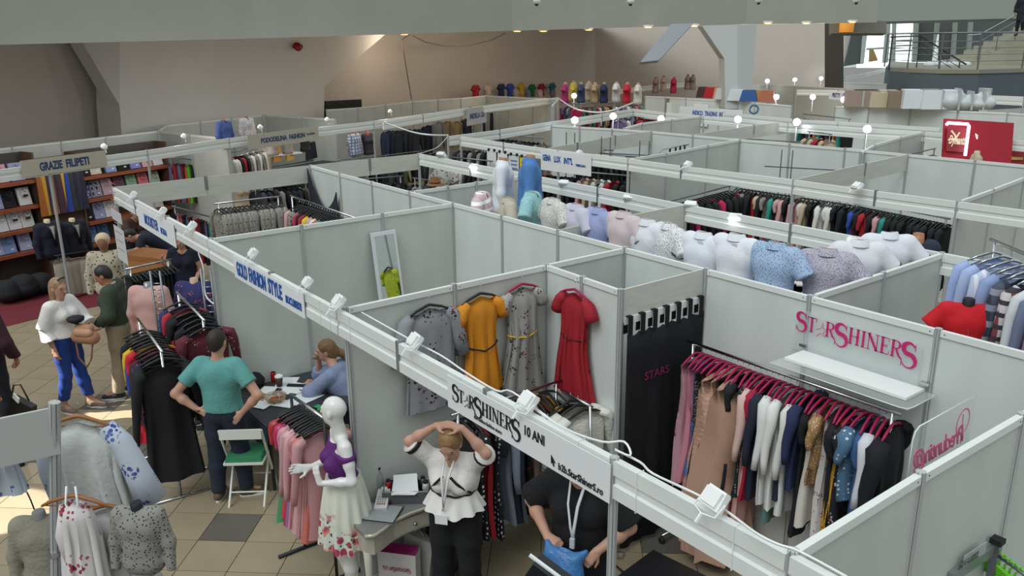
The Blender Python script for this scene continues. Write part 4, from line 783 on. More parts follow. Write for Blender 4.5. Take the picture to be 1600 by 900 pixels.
# ------------------------------------------------------------------ lettering
def text_mesh(s, size=1., sx=1., offset=0., ext=.003, spacing=1.):
    cu = bpy.data.curves.new('lettering', 'FONT'); cu.body = s; cu.size = size; cu.offset = offset; cu.extrude = ext; cu.align_x = 'LEFT'; cu.space_character = spacing; cu.resolution_u = 3
    o = bpy.data.objects.new('tmp', cu); COL.objects.link(o); bpy.context.view_layer.update()
    me = bpy.data.meshes.new_from_object(o); bpy.data.objects.remove(o)
    n = len(me.vertices); v = np.empty(n*3, dtype=np.float32); me.vertices.foreach_get('co', v); v = v.reshape(-1, 3); v[:, 0] *= sx; me.vertices.foreach_set('co', v.ravel()); me.materials.clear()
    return me, (float(v[:, 0].max()) if n else 0)
def plane_M(o, xd, nrm=None):     # local x along xd, local y up
    x = Vector([float(q) for q in xd]); x.normalize(); up = Vector((0, 0, 1)); y = (up-x*up.dot(x)).normalized(); z = x.cross(y)
    return Matrix(((x.x, y.x, z.x, o[0]), (x.y, y.y, z.y, o[1]), (x.z, y.z, z.z, o[2]), (0, 0, 0, 1)))
def sign(label, a, b, h, texts, m=None, cat='sign', th=.006, bold=.05, name='name_board'):
    """a, b: world top-left / top-right corners of the board; texts: (string, x frac, y frac, height frac, x squeeze, material, fit frac)"""
    a = np.array(a, float); b = np.array(b, float); L = np.linalg.norm(b-a); root = empty(name, a, 0, label, cat); M0 = plane_M((0, 0, 0), b-a)
    MB().prism([(0, -h), (L, -h), (L, 0), (0, 0)], th, M0 @ Matrix.Translation((0, 0, -th))).obj('board', m or M_PAPER, root)
    for s, fx, fy, fh, w, mt in texts:
        me, wd = text_mesh(s, h*fh*1.38, 1., h*fh*bold, .002); o = link('lettering', me, mt or mat('1d56a5', .5), root); sx = w*L/wd if wd else 1
        o.matrix_local = M0 @ Matrix.Translation((fx*L, -h*fy, .003)) @ Matrix.Diagonal((sx, 1, 1, 1))
    return root, M0, L
# serif logo letters drawn as strokes: (points, widths)
def ribbon(mb, pts, ws, M, t=.002, z=0.):
    P = [Vector((x, y, 0)) for x, y in pts]; L = []; R = []
    for i, p in enumerate(P):
        d = (P[min(i+1, len(P)-1)]-P[max(i-1, 0)]).normalized(); nn = Vector((-d.y, d.x, 0))*ws[i]/2; L.append(p+nn); R.append(p-nn)
    n = len(P); V = [M @ (q+Vector((0, 0, z))) for q in L+R]+[M @ (q+Vector((0, 0, z+t))) for q in L+R]; F = []
    for i in range(n-1): F += [(n+i, n+i+1, i+1, i), (2*n+i, 2*n+i+1, 3*n+i+1, 3*n+i), (i, i+1, 2*n+i+1, 2*n+i), (n+i+1, n+i, 3*n+i, 3*n+i+1)]
    F += [(0, 2*n, 3*n, n), (n-1, 2*n-1, 4*n-1, 3*n-1)]
    mb.add(V, F)
def arc(cx, cy, rx, ry, a0, a1, n=9): return [(cx+rx*math.cos(math.radians(a0+(a1-a0)*i/(n-1))), cy+ry*math.sin(math.radians(a0+(a1-a0)*i/(n-1)))) for i in range(n)]
def glyph(ch):     # unit cap height; returns strokes and advance
    T, N = .15, .05
    def st(x, y0=0, y1=1, w=T): return [([(x, y0), (x, y1)], [w, w])]+[([(x-.14, y0+.02), (x+.14, y0+.02)], [.04, .04]), ([(x-.14, y1-.02), (x+.14, y1-.02)], [.04, .04])]
    if ch == 'S':
        p = arc(.30, .76, .22, .22, 20, 270, 12)[:-1]+arc(.32, .27, .26, .27, 90, -160, 12)
        return [(p, [.04, .06, .08, .1, .13, .16, .18, .18, .17, .17, .18]+[.18, .18, .18, .16, .14, .12, .1, .08, .06, .05, .04, .03]), ([(.53, .98), (.53, .72)], [.03, .03]), ([(.05, .02), (.05, .3)], [.03, .03])], .66
    if ch == 'T': return st(.36)+[([(.02, .97), (.70, .97)], [.06, .06]), ([(.03, .98), (.03, .76)], [.03, .05]), ([(.69, .98), (.69, .76)], [.03, .05])], .74
    if ch == 'I': return st(.2), .42
    if ch == 'H': return st(.18)+st(.62)+[([(.18, .5), (.62, .5)], [.05, .05])], .84
    if ch == 'N': return st(.14, w=.05)+st(.66, w=.05)+[([(.12, .98), (.66, .02)], [T, T])], .86
    if ch == 'E': return st(.18)+[([(.18, .97), (.56, .97)], [N, N]), ([(.56, .98), (.56, .78)], [.03, .03]), ([(.18, .51), (.46, .51)], [N, N]), ([(.46, .6), (.46, .4)], [.03, .03]), ([(.18, .03), (.6, .03)], [N, N]), ([(.6, .02), (.6, .25)], [.03, .03])], .68
    if ch == 'R': return st(.18)+[([(.18, .97)]+arc(.36, .75, .22, .22, 90, -90, 9)+[(.18, .53)], [.05, .05, .07, .1, .13, .14, .13, .1, .07, .05, .05]), ([(.36, .53), (.56, .12), (.74, -.04)], [.12, .13, .06])], .72
    if ch == '*': return [([(.0, .30), (.42, .52), (.55, 1.0), (.62, .55), (.92, .50), (.66, .28), (.80, -.12), (.46, .14), (.1, -.2)], [.05]*9)], .80
    return [], .4
def logo(root, m, M, W_, name='logo_lettering'):
    """STARSHINERS in serif capitals, A drawn as a star, first, middle and last S larger; fitted to width W_"""
    seq = [('S', 1.25, -.15), ('T', .95, 0), ('*', .8, 0), ('R', .95, 0), ('S', 1.45, -.38), ('H', 1, 0), ('I', 1, 0), ('N', 1, 0), ('E', 1, 0), ('R', 1, 0), ('S', 1.5, -.42)]
    x = 0; mb = MB(); tot = sum(glyph(c)[1]*s for c, s, _ in seq)*.93; k = W_/tot
    for i, (c, s, dy) in enumerate(seq):
        st, adv = glyph(c)
        for pts, ws in st: ribbon(mb, [((x+px*s)*k, (dy+py*s)*k) for px, py in pts], [w*s*k for w in ws], M, .002, .003)
        x += adv*s*.93
    return mb.obj(name, m, root)
def curve_text(root, m, M, strokes, w, name='script_lettering'):
    mb = MB()
    for s in strokes: ribbon(mb, s, [w]*len(s), M, .002, .004)
    return mb.obj(name, m, root)
M_BLUE = mat('1f5aa8', .5); M_NAVYT = mat('23406f', .5); M_MAG = mat('c42470', .5)
def PTW(p, z): return np.array([p[0], p[1], z])
a, b = PV(364, 402, -.035), PV(473, 456, -.035); zt_ = (a[2]+b[2])/2; a[2] = b[2] = zt_; hh_ = (PV(364, 402, -.035)[2]-PV(366, 436, -.035)[2]+PV(473, 456, -.035)[2]-PV(472, 491, -.035)[2])/2
sign('white board reading GOLD FASHION STYLE BUCURESTI on the front beam', a, b, hh_, [('GOLD', .05, .78, .62, .17, None), ('FASHION', .245, .76, .62, .255, None), ('STYLE', .535, .75, .62, .19, None), ('BUCURESTI', .77, .74, .30, .20, None)])
a, b = PV(698, 571, -.04), PV(953, 744, -.04); zt_ = (a[2]+b[2])/2; a[2] = b[2] = zt_; hh_ = (PV(698, 571, -.04)[2]-PV(693, 621, -.04)[2]+PV(953, 744, -.04)[2]-PV(947, 797, -.04)[2])/2
r_, M_, L_ = sign('large white board with black serif STARSHINERS 10 ANI lettering on the front beam', a, b, hh_, [('10 ANI', .53, .47, .28, .125, M_BLACK), ('the online fashion store', .20, .86, .11, .19, mat('555555')), ('b2b.StarShinerS.ro', .735, .88, .19, .235, mat('2c2f33'))], bold=.014)
logo(r_, M_BLACK, M_ @ Matrix.Translation((.04*L_, -.62*hh_, 0)), .47*L_)
MB().prism([(0, 0), (.035, -.035), (.018, -.036), (.026, -.056), (.017, -.059), (.010, -.04), (0, -.05)], .003, M_ @ Matrix.Translation((.695*L_, -.60*hh_, .002))).obj('cursor_arrow', M_BLACK, r_)
a, b = PV(213, 318, -.035), PV(271, 352, -.035); a[2] = b[2] = (a[2]+b[2])/2
sign('small white board reading MODISTER BORA near the far left post of the front beam', a, b, .27, [('MODISTER', .2, .72, .48, .38, None), ('BORA', .64, .72, .28, .16, None)], bold=.02)
a, b = PL(31, 251, -.05), PL(165, 239, -.05); a[2] = b[2] = (a[2]+b[2])/2+.02
sign('beige board reading GRAZIE FILIPETI over the tie display', a, b, .27, [('GRAZIE', .20, .74, .5, .26, M_NAVYT), ('FILIPETI', .50, .74, .5, .28, M_NAVYT)], mat('bdb6a6', .7))
a, b = PL(386, 209, -.03), PL(497, 199, -.03); a[2] = b[2] = (a[2]+b[2])/2
sign('beige board reading PODODELINA FASHION over the second left stall', a, b, .31, [('PODODELINA', .17, .66, .33, .36, M_NAVYT), ('FASHION', .56, .66, .33, .23, M_NAVYT), ('BUCURESTI', .82, .55, .13, .12, mat('555a66'))], mat('b9b3a5', .7))
a, b = Z(846, 236, 2.44), Z(924, 244, 2.44)
a = PV(845, 236, 7.14); b = PV(924, 245, 7.29); a[2] = b[2] = 2.42
sign('white board reading GEMA LUX INT\'L on the third row beam', a, b, .36, [('GEMA', .04, .50, .30, .17, None), ('LUX', .27, .52, .30, .14, None), ("INT'L", .47, .54, .30, .18, None), ('TIMISOARA', .70, .60, .12, .2, None)])
a, b = Z(1062, 166, 2.5), Z(1160, 172, 2.5)
sign('white board reading INDICO TRADING INT\'L in the fourth row', a, b, .34, [('INDICO', .22, .62, .36, .17, None), ('TRADING', .42, .62, .36, .2, None), ("INT'L", .65, .62, .36, .12, None), ('BUCURESTI', .8, .62, .13, .14, None)])
a, b = Z(1296, 142, 2.44), Z(1362, 146, 2.44)
sign('far white board reading PRETTY GIRL FASHION', a, b, .3, [('PRETTY', .08, .7, .5, .2, M_NAVYT), ('GIRL', .33, .7, .5, .15, M_NAVYT), ('FASHION', .52, .72, .5, .24, M_NAVYT), ('BUCURESTI', .79, .74, .18, .17, M_NAVYT)])
a, b = Z(729, 170, 2.44), Z(760, 165, 2.44)
sign('small pale board reading INEDILLA LUX over the dark jacket stall', a, b, .5, [('INEDILLA', .15, .62, .3, .5, M_NAVYT), ('LUX', .7, .62, .3, .2, M_NAVYT)], mat('b5b4b4', .7))
# pink logo plate on the rear wall, clear shelf
a, b = PV(1245, 470, 2.95), PV(1440, 525, 2.95); zt_ = 2.33; a[2] = b[2] = zt_; L_ = np.linalg.norm(b-a)
r_ = empty('logo_plate', a, 0, 'clear acrylic plate with large pink STARSHINERS logo on the rear wall', 'sign'); M_ = plane_M((0, 0, 0), b-a)
M_ACR = mat('dfe6e6', .08, alpha=.22)
MB().prism([(-.02, -.33), (L_+.02, -.33), (L_+.02, 0), (-.02, 0)], .005, M_).obj('plate', M_ACR, r_)
p1 = PV(1243, 505, 2.93); p2 = PV(1433, 552, 2.93); W_ = p2[0]-p1[0]
logo(r_, M_MAG, M_ @ Matrix.Translation((p1[0]-a[0], p1[2]-zt_-.035, .012)), W_)
s0 = PV(1256, 546, 2.96); s1 = PV(1446, 603, 2.96); r_ = empty('display_shelf', (s0[0], 2.96, 2.0), 0, 'white shelf in clear acrylic tray below the pink logo', 'shelf'); L_ = s1[0]-s0[0]
MB().box((L_/2, -.13, 0), (L_, .25, .02)).obj('board', M_WHITE, r_); MB().box((L_/2+.02, -.19, -.015), (L_+.12, .38, .006)).obj('tray', M_ACR, r_)
MB().tube([(-.04, -.38, -.015), (L_+.02, -.38, -.015), (L_+.07, -.36, -.015), (L_+.08, -.3, -.015), (L_+.08, 0, -.015)], .004, 5).obj('tray_edge', mat('eef4f4', .1), r_, True)
for x in (.0, L_): ubox('clip', (x, -.01, .05), (.06, .03, .02), M_CHROME, r_)
# mirrored pink script plate at the near side wall
a = PU(1428, 674, 3.74); b = PU(1523, 630, 3.74); zt_ = 2.53; dv = b[1]-a[1]; r_ = empty('script_plate', (3.74, a[1], zt_), 0, 'clear plate with pink mirrored handwriting beside the near side wall', 'sign'); M_ = plane_M((0, 0, 0), (0, 1, 0))
MB().prism([(0, -.34), (dv, -.34), (dv, 0), (.05, 0), (.015, -.02), (0, -.06)], .005, M_).obj('plate', M_ACR, r_)
MB().tube([(0, 0, -.34), (0, 0, -.06), (0, .015, -.02), (0, .05, 0), (0, dv, 0)], .003, 5).obj('edge', mat('eef4f4', .1), r_, True)
me, wd = text_mesh('Preduntin@', .15, 1., .002, .002, .85); o = link('script_lettering', me, mat('d4698c', .5), r_)
me.transform(Matrix(((-1, -.35, 0, 0), (0, 1, 0, 0), (0, 0, 1, 0), (0, 0, 0, 1)))); o.matrix_local = M_ @ Matrix.Translation((dv-.08, -.235, .006)) @ Matrix.Diagonal((dv*.82/wd, 1, 1, 1)) @ Matrix.Rotation(-.0, 4, 'Z')
for q in (.06, dv-.06): MB().tube([(0, q, -.28), (.15, q, -.28)], .006, 6).obj('standoff', M_CHROME, r_)
curve_text(r_, mat('d4698c', .5), M_ @ Matrix.Translation((dv-.10, -.15, 0)), [arc(-.02, .03, .07, .075, -60, 250, 18), [(-.03, .08), (-.01, -.1)]], .008)
# ------------------------------------------------------------------ fitting cabin curtain
r_ = empty('curtain', (.98, 2., 0), 0, 'black tab-top curtain closing the fitting cabin', 'curtain')
V = []; F = []; n = 90; nz = 10
for j in range(nz+1):
    z = 2.07-(2.07-.06)*j/nz
    for k in range(n+1):
        y = .03+.94*k/n; V.append((.03+.011*math.sin(k*.38+.6*math.sin(j*.5))*(.3+.7*j/nz)+.01*math.sin(k*.21), y, z-(.025*abs(math.sin(k*PI/n*7)) if j == 0 else 0)))
for j in range(nz):
    for k in range(n): F.append((j*(n+1)+k, j*(n+1)+k+1, (j+1)*(n+1)+k+1, (j+1)*(n+1)+k))
cl_ = MB().add(V, F).obj('cloth', fab('0a0e16', bump=.2), r_, True); cl_.modifiers.new('solid', 'SOLIDIFY').thickness = .004
for k in range(7): MB().box((.036, .06+.145*k, 2.125), (.006, .05, .17)).box((.008, .06+.145*k, 2.21), (.06, .05, .006)).box((-.02, .06+.145*k, 2.13), (.006, .05, .16)).obj('tab', fab('0a0e16'), r_)
me, wd = text_mesh('STARS', .1, 1., 0, .001); o = link('printed_logo', me, mat('8e1d52', .6), r_); o.matrix_local = plane_M((.062, .22, 1.62), (0, 1, 0)) @ Matrix.Diagonal((.3/wd, 1, 1, 1))
r_ = empty('curtain_rail', (.98, 2., 2.17), 0, 'white flat rail holding the black cabin curtain', 'rail'); ubox('bar', (.005, .49, 0), (.012, .94, .06), M_WHITE, r_)
# ------------------------------------------------------------------ sample dresses on the walls
M_GFL = mat('8f9196', .85, kind='floral', c2='7d3038', c3='22252c', scale=9., bump=.2)
def sample(label, loc, rz, m, prm, hm, parts, name='sample_dress'):
    root = empty(name, loc, rz, label, 'dress'); me = garment(**prm); link('dress_cloth', me, m, root); hg = link('hanger', HANG, hm, root); link('hook', HANG_HOOK, M_CHROME, hg)
    for nm, pts, r_, mm, cl in parts: MB().tube(pts, r_, 8, cl).obj(nm, mm, root, True)
    return root
def ell(w, d, z, n=20, sag=.0): return [(w*math.cos(2*PI*k/n), d*math.sin(2*PI*k/n), z-sag*(1-abs(math.cos(2*PI*k/n)))) for k in range(n)]
def slv(s, W=.2, L=.2, r0=.06, r1=.075, out=.08, m=None): return ('sleeve', [(s*(W-.05), 0, -.13), (s*(W+.0), 0, -.17), (s*(W+out*.6), 0, -.17-L*.55), (s*(W+out), 0, -.17-L)], [r0*.7, r0, r1, r1*.95], m, False)
BP = dict(nx=44, nz=20, folds=6)
sample('grey floral dress with three-quarter sleeves, first on the side wall', (.075, .74, 2.40), PI/2, M_GFL, dict(BP, W=.23, L=.86, th=.045, flare=1.08, waist=.95, amp=.010, seed=3), M_BLKH, [slv(-1, .22, .36, .06, .07, .08, M_GFL), slv(1, .22, .36, .06, .07, .08, M_GFL)])
MO = mat('d78a1c', .8, bump=.25)
sample('mustard orange dress with short sleeves and thin black belt', (.08, 1.24, 2.40), PI/2, MO, dict(BP, W=.185, L=.86, th=.045, flare=1.15, waist=.78, amp=.016, seed=8), M_BLKH, [slv(-1, .18, .12, .055, .06, .05, MO), slv(1, .18, .12, .055, .06, .05, MO), ('belt', ell(.158, .062, -.50, sag=.05), .007, M_BLACK, True)])
M_GF2 = mat('a3a29f', .85, kind='floral', c2='84454c', c3='25272c', scale=11., bump=.2)
sample('light grey floral dress with yellow belt beside the corner', (.08, 1.68, 2.40), PI/2, M_GF2, dict(BP, W=.18, L=.95, th=.045, flare=1.3, waist=.78, amp=.018, seed=12), M_PINKH, [slv(-1, .18, .1, .055, .06, .05, M_GF2), slv(1, .18, .1, .055, .06, .05, M_GF2), ('belt', ell(.152, .06, -.50, sag=.03), .010, mat('d3b12a', .6), True), ('price_tag', [(.03, .06, -.12), (.035, .065, -.26)], .018, M_MAG, False)])
MR = mat('9e1826', .8, bump=.25); 
sample('crimson short-sleeved flared dress with thin dark belt', (.49, 1.92, 2.40), 0, MR, dict(BP, W=.175, L=.93, th=.045, flare=1.38, waist=.78, amp=.018, seed=15), M_PINKH, [slv(-1, .17, .12, .055, .062, .05, MR), slv(1, .17, .12, .055, .062, .05, MR), ('belt', ell(.146, .06, -.47, sag=.02), .006, mat('4a1119', .5), True)])
# ------------------------------------------------------------------ clothes racks of the near stands
def C(gk, c, words, sc=(1, 1, 1), **k): return (gk, fab(c, **k), words, sc)
NV, BK = '1b2234', '15171b'
items = [C('gown', 'b98a95', 'dusty rose lace gown', (1.1, 1.2, .75), bump=.6), C('gown', 'c67f8f', 'rose pink long gown', (1.1, 1, .72)), C('gown', '4069b0', 'royal blue long gown', (.9, 1, .68)), C('gown', '14161c', 'black sequin gown', (1.1, 1.2, .95), kind='speck', c2='b3a98c', scale=70.), C('gown', '3a1524', 'dark wine gown', (1, 1, .72)),
  C('gown', 'd3a48f', 'peach appliqued gown', (1.4, 2.6, 1.05), bump=.9, kind='speck', c2='dfbba6', scale=28.), C('gown', 'd8ae96', 'peach lace gown', (1.2, 1.6, 1.03), bump=.9, kind='speck', c2='e4c5af', scale=30.), C('gown', BK, 'black evening gown', (1, 1.2, .9)), C('gown', 'c19884', 'champagne tulle gown', (1.65, 3.4, 1.06), bump=.2), C('dress', BK, 'black strappy dress'), C('gown', 'dba79a', 'blush slim gown with flower strap', (.8, .8, .95)), C('dress', '171a22', 'black dotted dress', (1, 1, 1), kind='dots', c2='8d8d92', scale=45.),
  C('longsleeve', 'd6b3a9', 'pale blush long-sleeved dress'), C('dress', 'a3173a', 'magenta dress'), C('longsleeve', NV, 'navy long-sleeved dress'), C('longsleeve', 'dcdcda', 'white long-sleeved dress'), C('dress', '587874', 'grey teal dress', (.9, 1, 1.1)), C('longsleeve', 'e0dfdb', 'ivory long-sleeved dress'), C('dress', NV, 'navy dress', (1.1, 1, .85)),
  C('longsleeve', 'd9d8d3', 'ecru ribbed dress'), C('longsleeve', '232d52', 'indigo bell-sleeved dress', (1.1, 1, .75)), C('dress', BK, 'black pencil dress', (.9, 1, 1.1)), C('dress', 'd5cfc6', 'cream trimmed dress', (.9, 1, 1)), C('top', 'a27d55', 'bronze sequin top', (1, 1, 1), kind='speck', c2='e0c79c', scale=60., rough=.4), C('gown', 'cfc7c4', 'white floral long dress', (.9, .9, .72), kind='floral', c2='a82c3e', c3='3d5b40', scale=12.), C('dress', BK, 'black long dress', (1, 1, 1.15)),
  C('dress', 'c99a2b', 'yellow print dress', (.9, 1, 1), kind='floral', c2='b43a2a', c3='3c6b3e', scale=14.), C('dress', '16181f', 'black dress with white blossoms', (1, 1, 1.1), kind='floral', c2='c9ccd2', c3='8d2a3a', scale=13.), C('top', '4f7391', 'blue flowered off-shoulder top', (1.1, 1.2, 1), kind='dots', c2='d8dee2', scale=30.), C('dress', '3c5d8c', 'denim blue long dress', (.9, 1, 1.15)), C('longsleeve', 'd0d2da', 'sheer white long-sleeved blouse', (1.1, 1.1, .9)), C('dress', '101318', 'black and white patterned dress', (1, 1, 1), kind='floral', c2='d5d6d6', c3='e0e0e0', scale=16.), C('longsleeve', '10131c', 'large black dress', (1.25, 1.5, .95))]
R1 = rack('chrome clothes rack along the rear wall below the pink logo', (1.06, 2.72, 1.86), (2.95, 2.74, 1.86))
fill((1.12, 2.72, 1.83), (2.93, 2.74, 1.83), items, 'the black curtain below the pink logo', 'dresses on the rack below the pink logo', M_PINKH, yaw=.12)
items = [C('dress', BK, 'black dress'), C('dress', '191b20', 'black dress with white polka dots', (1, 1, 1), kind='dots', c2='e0e0e0', scale=22.), C('dress', 'a81e2c', 'bright red dress', (1, 1.2, 1)), C('dress', '15171c', 'black polka dot dress', (1, 1, 1.05), kind='dots', c2='dadada', scale=22.), C('longsleeve', '7d8796', 'grey blue dress'), C('longsleeve', NV, 'dark navy dress'), C('dress', '5c626d', 'slate grey dress'), C('dress', '17181c', 'black dress with red flowers', (1, 1, 1), kind='floral', c2='9c2f3f', c3='3d5040', scale=12.), C('dress', '9a8577', 'taupe dress'), C('top', 'd8d4cd', 'cream blouse', (1, 1, 1.2)), C('dress', '5c1622', 'dark red dress'), C('dress', 'a3762b', 'ochre dress'), C('dress', BK, 'black dress hung last')]
rack('clothes rack along the side wall below the sample dresses', (.38, .72, 1.5), (.40, 1.86, 1.5))
fill((.39, .78, 1.47), (.40, 1.84, 1.47), items, 'the left under the sample dresses', 'dresses on the rack under the sample dresses', M_BLKH)
fill((.62, 1.72, 1.5), (.92, 1.70, 1.5), [C('top', '24262c', 'black crumpled top'), C('longsleeve', 'd6d5cc', 'white cutwork lace dress', (1.1, 1.2, .8), bump=1.), C('longsleeve', 'dad9d0', 'white eyelet lace dress', (1.1, 1.2, .8), bump=1.)], 'the corner under the red dress', 'garments under the red dress', M_BLKH)
rr_ = empty('clothes_rack', (.6, 1.72, 0), 0, 'short chrome rail under the crimson dress', 'clothes rack'); MB().tube([(-.03, .01, 1.5), (.34, -.02, 1.5)], .012).obj('rod', M_CHROME, rr_, True); MB().tube([(.34, -.02, 1.5), (.34, .05, .02)], .012).obj('upright', M_CHROME, rr_, True)
# rack of plastic covered pink garments
items = [C('dress', '4d9a6b', 'green dress in plastic', (1.1, 1, 1), rough=.35), C('dress', 'a83236', 'brick red dress in plastic', rough=.35), C('dress', 'c9444e', 'coral red dress in plastic', (1, 1, .95), rough=.35), C('dress', 'b52a5c', 'magenta dress in plastic', rough=.3), C('dress', '8f78a8', 'lilac dress in plastic', rough=.3), C('dress', 'c98a98', 'dusty pink dress in plastic', rough=.35), C('longsleeve', 'b98d92', 'mauve pink dress in plastic', rough=.35), C('dress', 'd3a3a3', 'pale pink dress in plastic', rough=.35), C('longsleeve', 'c9969b', 'old rose dress in plastic', rough=.35), C('dress', 'b57f86', 'rosewood dress in plastic', rough=.35), C('dress', 'cfa09c', 'blush pink dress in plastic', rough=.35), C('dress', 'cf6f62', 'salmon dress in plastic', rough=.35), C('longsleeve', 'c08e92', 'pink beige dress in plastic', rough=.35)]
rack('chrome rack of plastic-covered dresses left of the white mannequin', (-.80, -.12, 1.5), (-.20, -.1, 1.5), legs_=False)
fill((-.76, -.12, 1.47), (-.2, -.10, 1.47), items, 'the green end of the rack', 'plastic-covered dresses by the white mannequin', M_BLKH, yaw=-.2)
rr_ = empty('rack_stand', (-.8, -.12, 0), 0, 'black two-legged stand carrying the plastic-covered dresses', 'stand'); MB().tube([(0, 0, 1.5), (.0, .0, .03)], .014).tube([(.6, .02, 1.5), (.6, .02, .03)], .014).obj('uprights', M_DARKM, rr_, True); MB().tube([(0, -.25, .02), (0, .25, .02)], .016).obj('foot', M_DARKM, rr_, True); MB().tube([(.6, -.23, .02), (.6, .27, .02)], .016).obj('foot', M_DARKM, rr_, True)
# black rack in the aisle, near end
items = [C('skirt', '8c8378', 'snake print trousers', (1, 1, 1.3), kind='speck', c2='3a3630', scale=30.), C('top', BK, 'black blouse', (1, 1, 1.2)), C('dress', '18191f', 'black sleeveless dress'), C('top', 'd2ac1e', 'bright yellow top', (1.05, 1, 1.3)), C('top', '2b479b', 'cobalt blue top', (1.05, 1, 1.6)), C('dress', 'c42334', 'scarlet dress', (1.05, 1.1, 1.05)), C('dress', 'b8202e', 'poppy red dress', (1.05, 1.1, .85)), C('top', '4a1c2c', 'burgundy top', (1.05, 1, 1.2)), C('top', '1e2440', 'dark blue patterned top', (1.05, 1, 1.2), kind='speck', c2='8a3048', scale=24.), C('longsleeve', '14151b', 'black long dress', (1.1, 1.5, 1.2)), C('longsleeve', '121318', 'black full-length dress', (1.15, 1.8, 1.27))]
rack('chrome rack of black and red clothes standing in the aisle', (-3.5, -.66, 1.58), (-2.32, -.74, 1.58), wheels=False)
fill((-3.4, -.66, 1.55), (-2.34, -.74, 1.55), items, 'the far end of the aisle rack', 'clothes on the aisle rack', M_BLKH, jit=.2)
items = [C('top', '2a3a66', 'blue top', (1, 1, 1.1)), C('top', 'b02b38', 'red top'), C('top', BK, 'black top'), C('dress', '17181d', 'plain black dress'), C('dress', BK, 'black jersey dress'), C('dress', '1a1b22', 'black pleated dress'), C('dress', '8d8983', 'black and white striped dress', (1, 1, 1.0), kind='stripe', c2='232326', scale=90.), C('longsleeve', '5e1f2c', 'dark red flowered dress', (1.2, 1.5, .85), kind='floral', c2='c9a183', c3='2a0f16', scale=13.)]
rack('chrome rack behind the aisle rack ending in a flowered dress', (-3.95, -.12, 1.66), (-2.75, -.2, 1.66), wheels=False)
fill((-3.9, -.12, 1.63), (-2.7, -.2, 1.63), items, 'the far end beside the white wall', 'clothes on the rack beside the white wall', M_BLKH, jit=.2)
for k, (x, y, lab) in enumerate([(-4.05, -.30, 'chrome ladder-shaped display arm in front of the pink jacket'), (-3.8, .18, 'chrome ladder-shaped display arm in front of the navy flowered bust')]):
    rr_ = empty('display_ladder', (x, y, 0), .9, lab, 'stand')
    for s in (-.055, .055): MB().tube([(s, 0, .02), (s, 0, 1.92)], .012).obj('upright', M_STEEL, rr_, True)
    for q in range(8): MB().tube([(-.055, 0, 1.25+.075*q), (.055, 0, 1.25+.075*q)], .006).obj('rung', M_CHROME, rr_, True)
    MB().box((0, 0, .012), (.5, .4, .02)).obj('base', M_DARKM, rr_)
# ------------------------------------------------------------------ busts: shared meshes, coloured per object (origin at collar, facing +y)
def bust_meshes():
    D_ = {}
    p = skel(elL=(-.33, .0, 1.22), elR=(.33, .0, 1.22)); z0 = 1.5
    def sh(P): return [((q[0], q[1]-v3(0, 0, z0), q[2]-v3(0, 0, z0))+q[3:]) if q[0] == 'c' else ((q[0], q[1]-v3(0, 0, z0))+q[2:]) for q in P]
    P = torso(p, 1., 1.1, 0, 0, .015)+[('c', v3(0, 0, 1.12), v3(0, 0, 1.34), .12, .125)]+[('c', p['sh'+s], lerp(p['sh'+s], p['el'+s], .78), .068, .085, True) for s in 'LR']
    D_['short'] = sdf_mesh(sh(P), h=.016, k=.045, clips=[((0, 0, -.62), (0, 0, -1))], subs=[('e', v3(0, .01, .04), (.07, .07, .06))])
    pl = skel(elL=(-.25, .0, 1.15), elR=(.25, .0, 1.15), wrL=(-.26, .05, .88), wrR=(.26, .05, .88))
    P = torso(pl, 1., 1.1, 0, 0, .018)+[('c', v3(0, 0, 1.0), v3(0, 0, 1.34), .125, .125)]
    for s in 'LR': P += [('c', pl['sh'+s], pl['el'+s], .07, .055), ('c', pl['el'+s], pl['wr'+s], .055, .042, True)]
    D_['long'] = sdf_mesh(sh(P), h=.017, k=.045, clips=[((0, 0, -.72), (0, 0, -1))], subs=[('e', v3(0, .01, .04), (.07, .07, .06))])
    P = torso(p, .92, 1., .8, 0, .012); D_['tank'] = sdf_mesh(sh(P), h=.02, clips=[((0, 0, -.6), (0, 0, -1))], subs=[('e', v3(0, .02, .03), (.1, .1, .09))])
    D_['neck'] = MB().tube([(0, -.005, -.12), (0, 0, -.03), (0, .01, .045), (0, .01, .05)], [.07, .054, .05, .03], 14).mesh(True)
    D_['neck_low'] = MB().tube([(0, 0, -.12), (0, 0, -.03), (0, .0, .012), (0, .0, .016)], [.07, .054, .05, .03], 14).mesh(True)
    V = []; F = []; n = 20
    for j, (r, z) in enumerate(((.072, -.035), (.078, -.01), (.064, .03), (.070, .025), (.095, -.03))):
        for k in range(n):
            a = PI/2+.35+(2*PI-.7)*k/(n-1); V.append((r*math.cos(a), r*math.sin(a)*1.0, z-.02*max(0, math.sin(a))))
    for j in range(4):
        for k in range(n-1): F.append((j*n+k, j*n+k+1, (j+1)*n+k+1, (j+1)*n+k))
    D_['collar'] = MB().add(V, F).mesh(True)
    D_['tag'] = MB().box((.04, -.092, -.07), (.06, .004, .055), Matrix.Rotation(.3, 3, 'X')).mesh()
    mb = MB()
    for s in 'LR':
        a = lerp(p['sh'+s], p['el'+s], .745)-v3(0, 0, z0); b = lerp(p['sh'+s], p['el'+s], .785)-v3(0, 0, z0); mb.tube([a, b], .0905, 16)
    D_['band'] = mb.mesh(True); D_['pole'] = MB().tube([(0, 0, -.6), (0, 0, -1.0)], .015, 6).mesh()
    for m in D_.values(): m.materials.append(None)
    return D_
BM = bust_meshes()
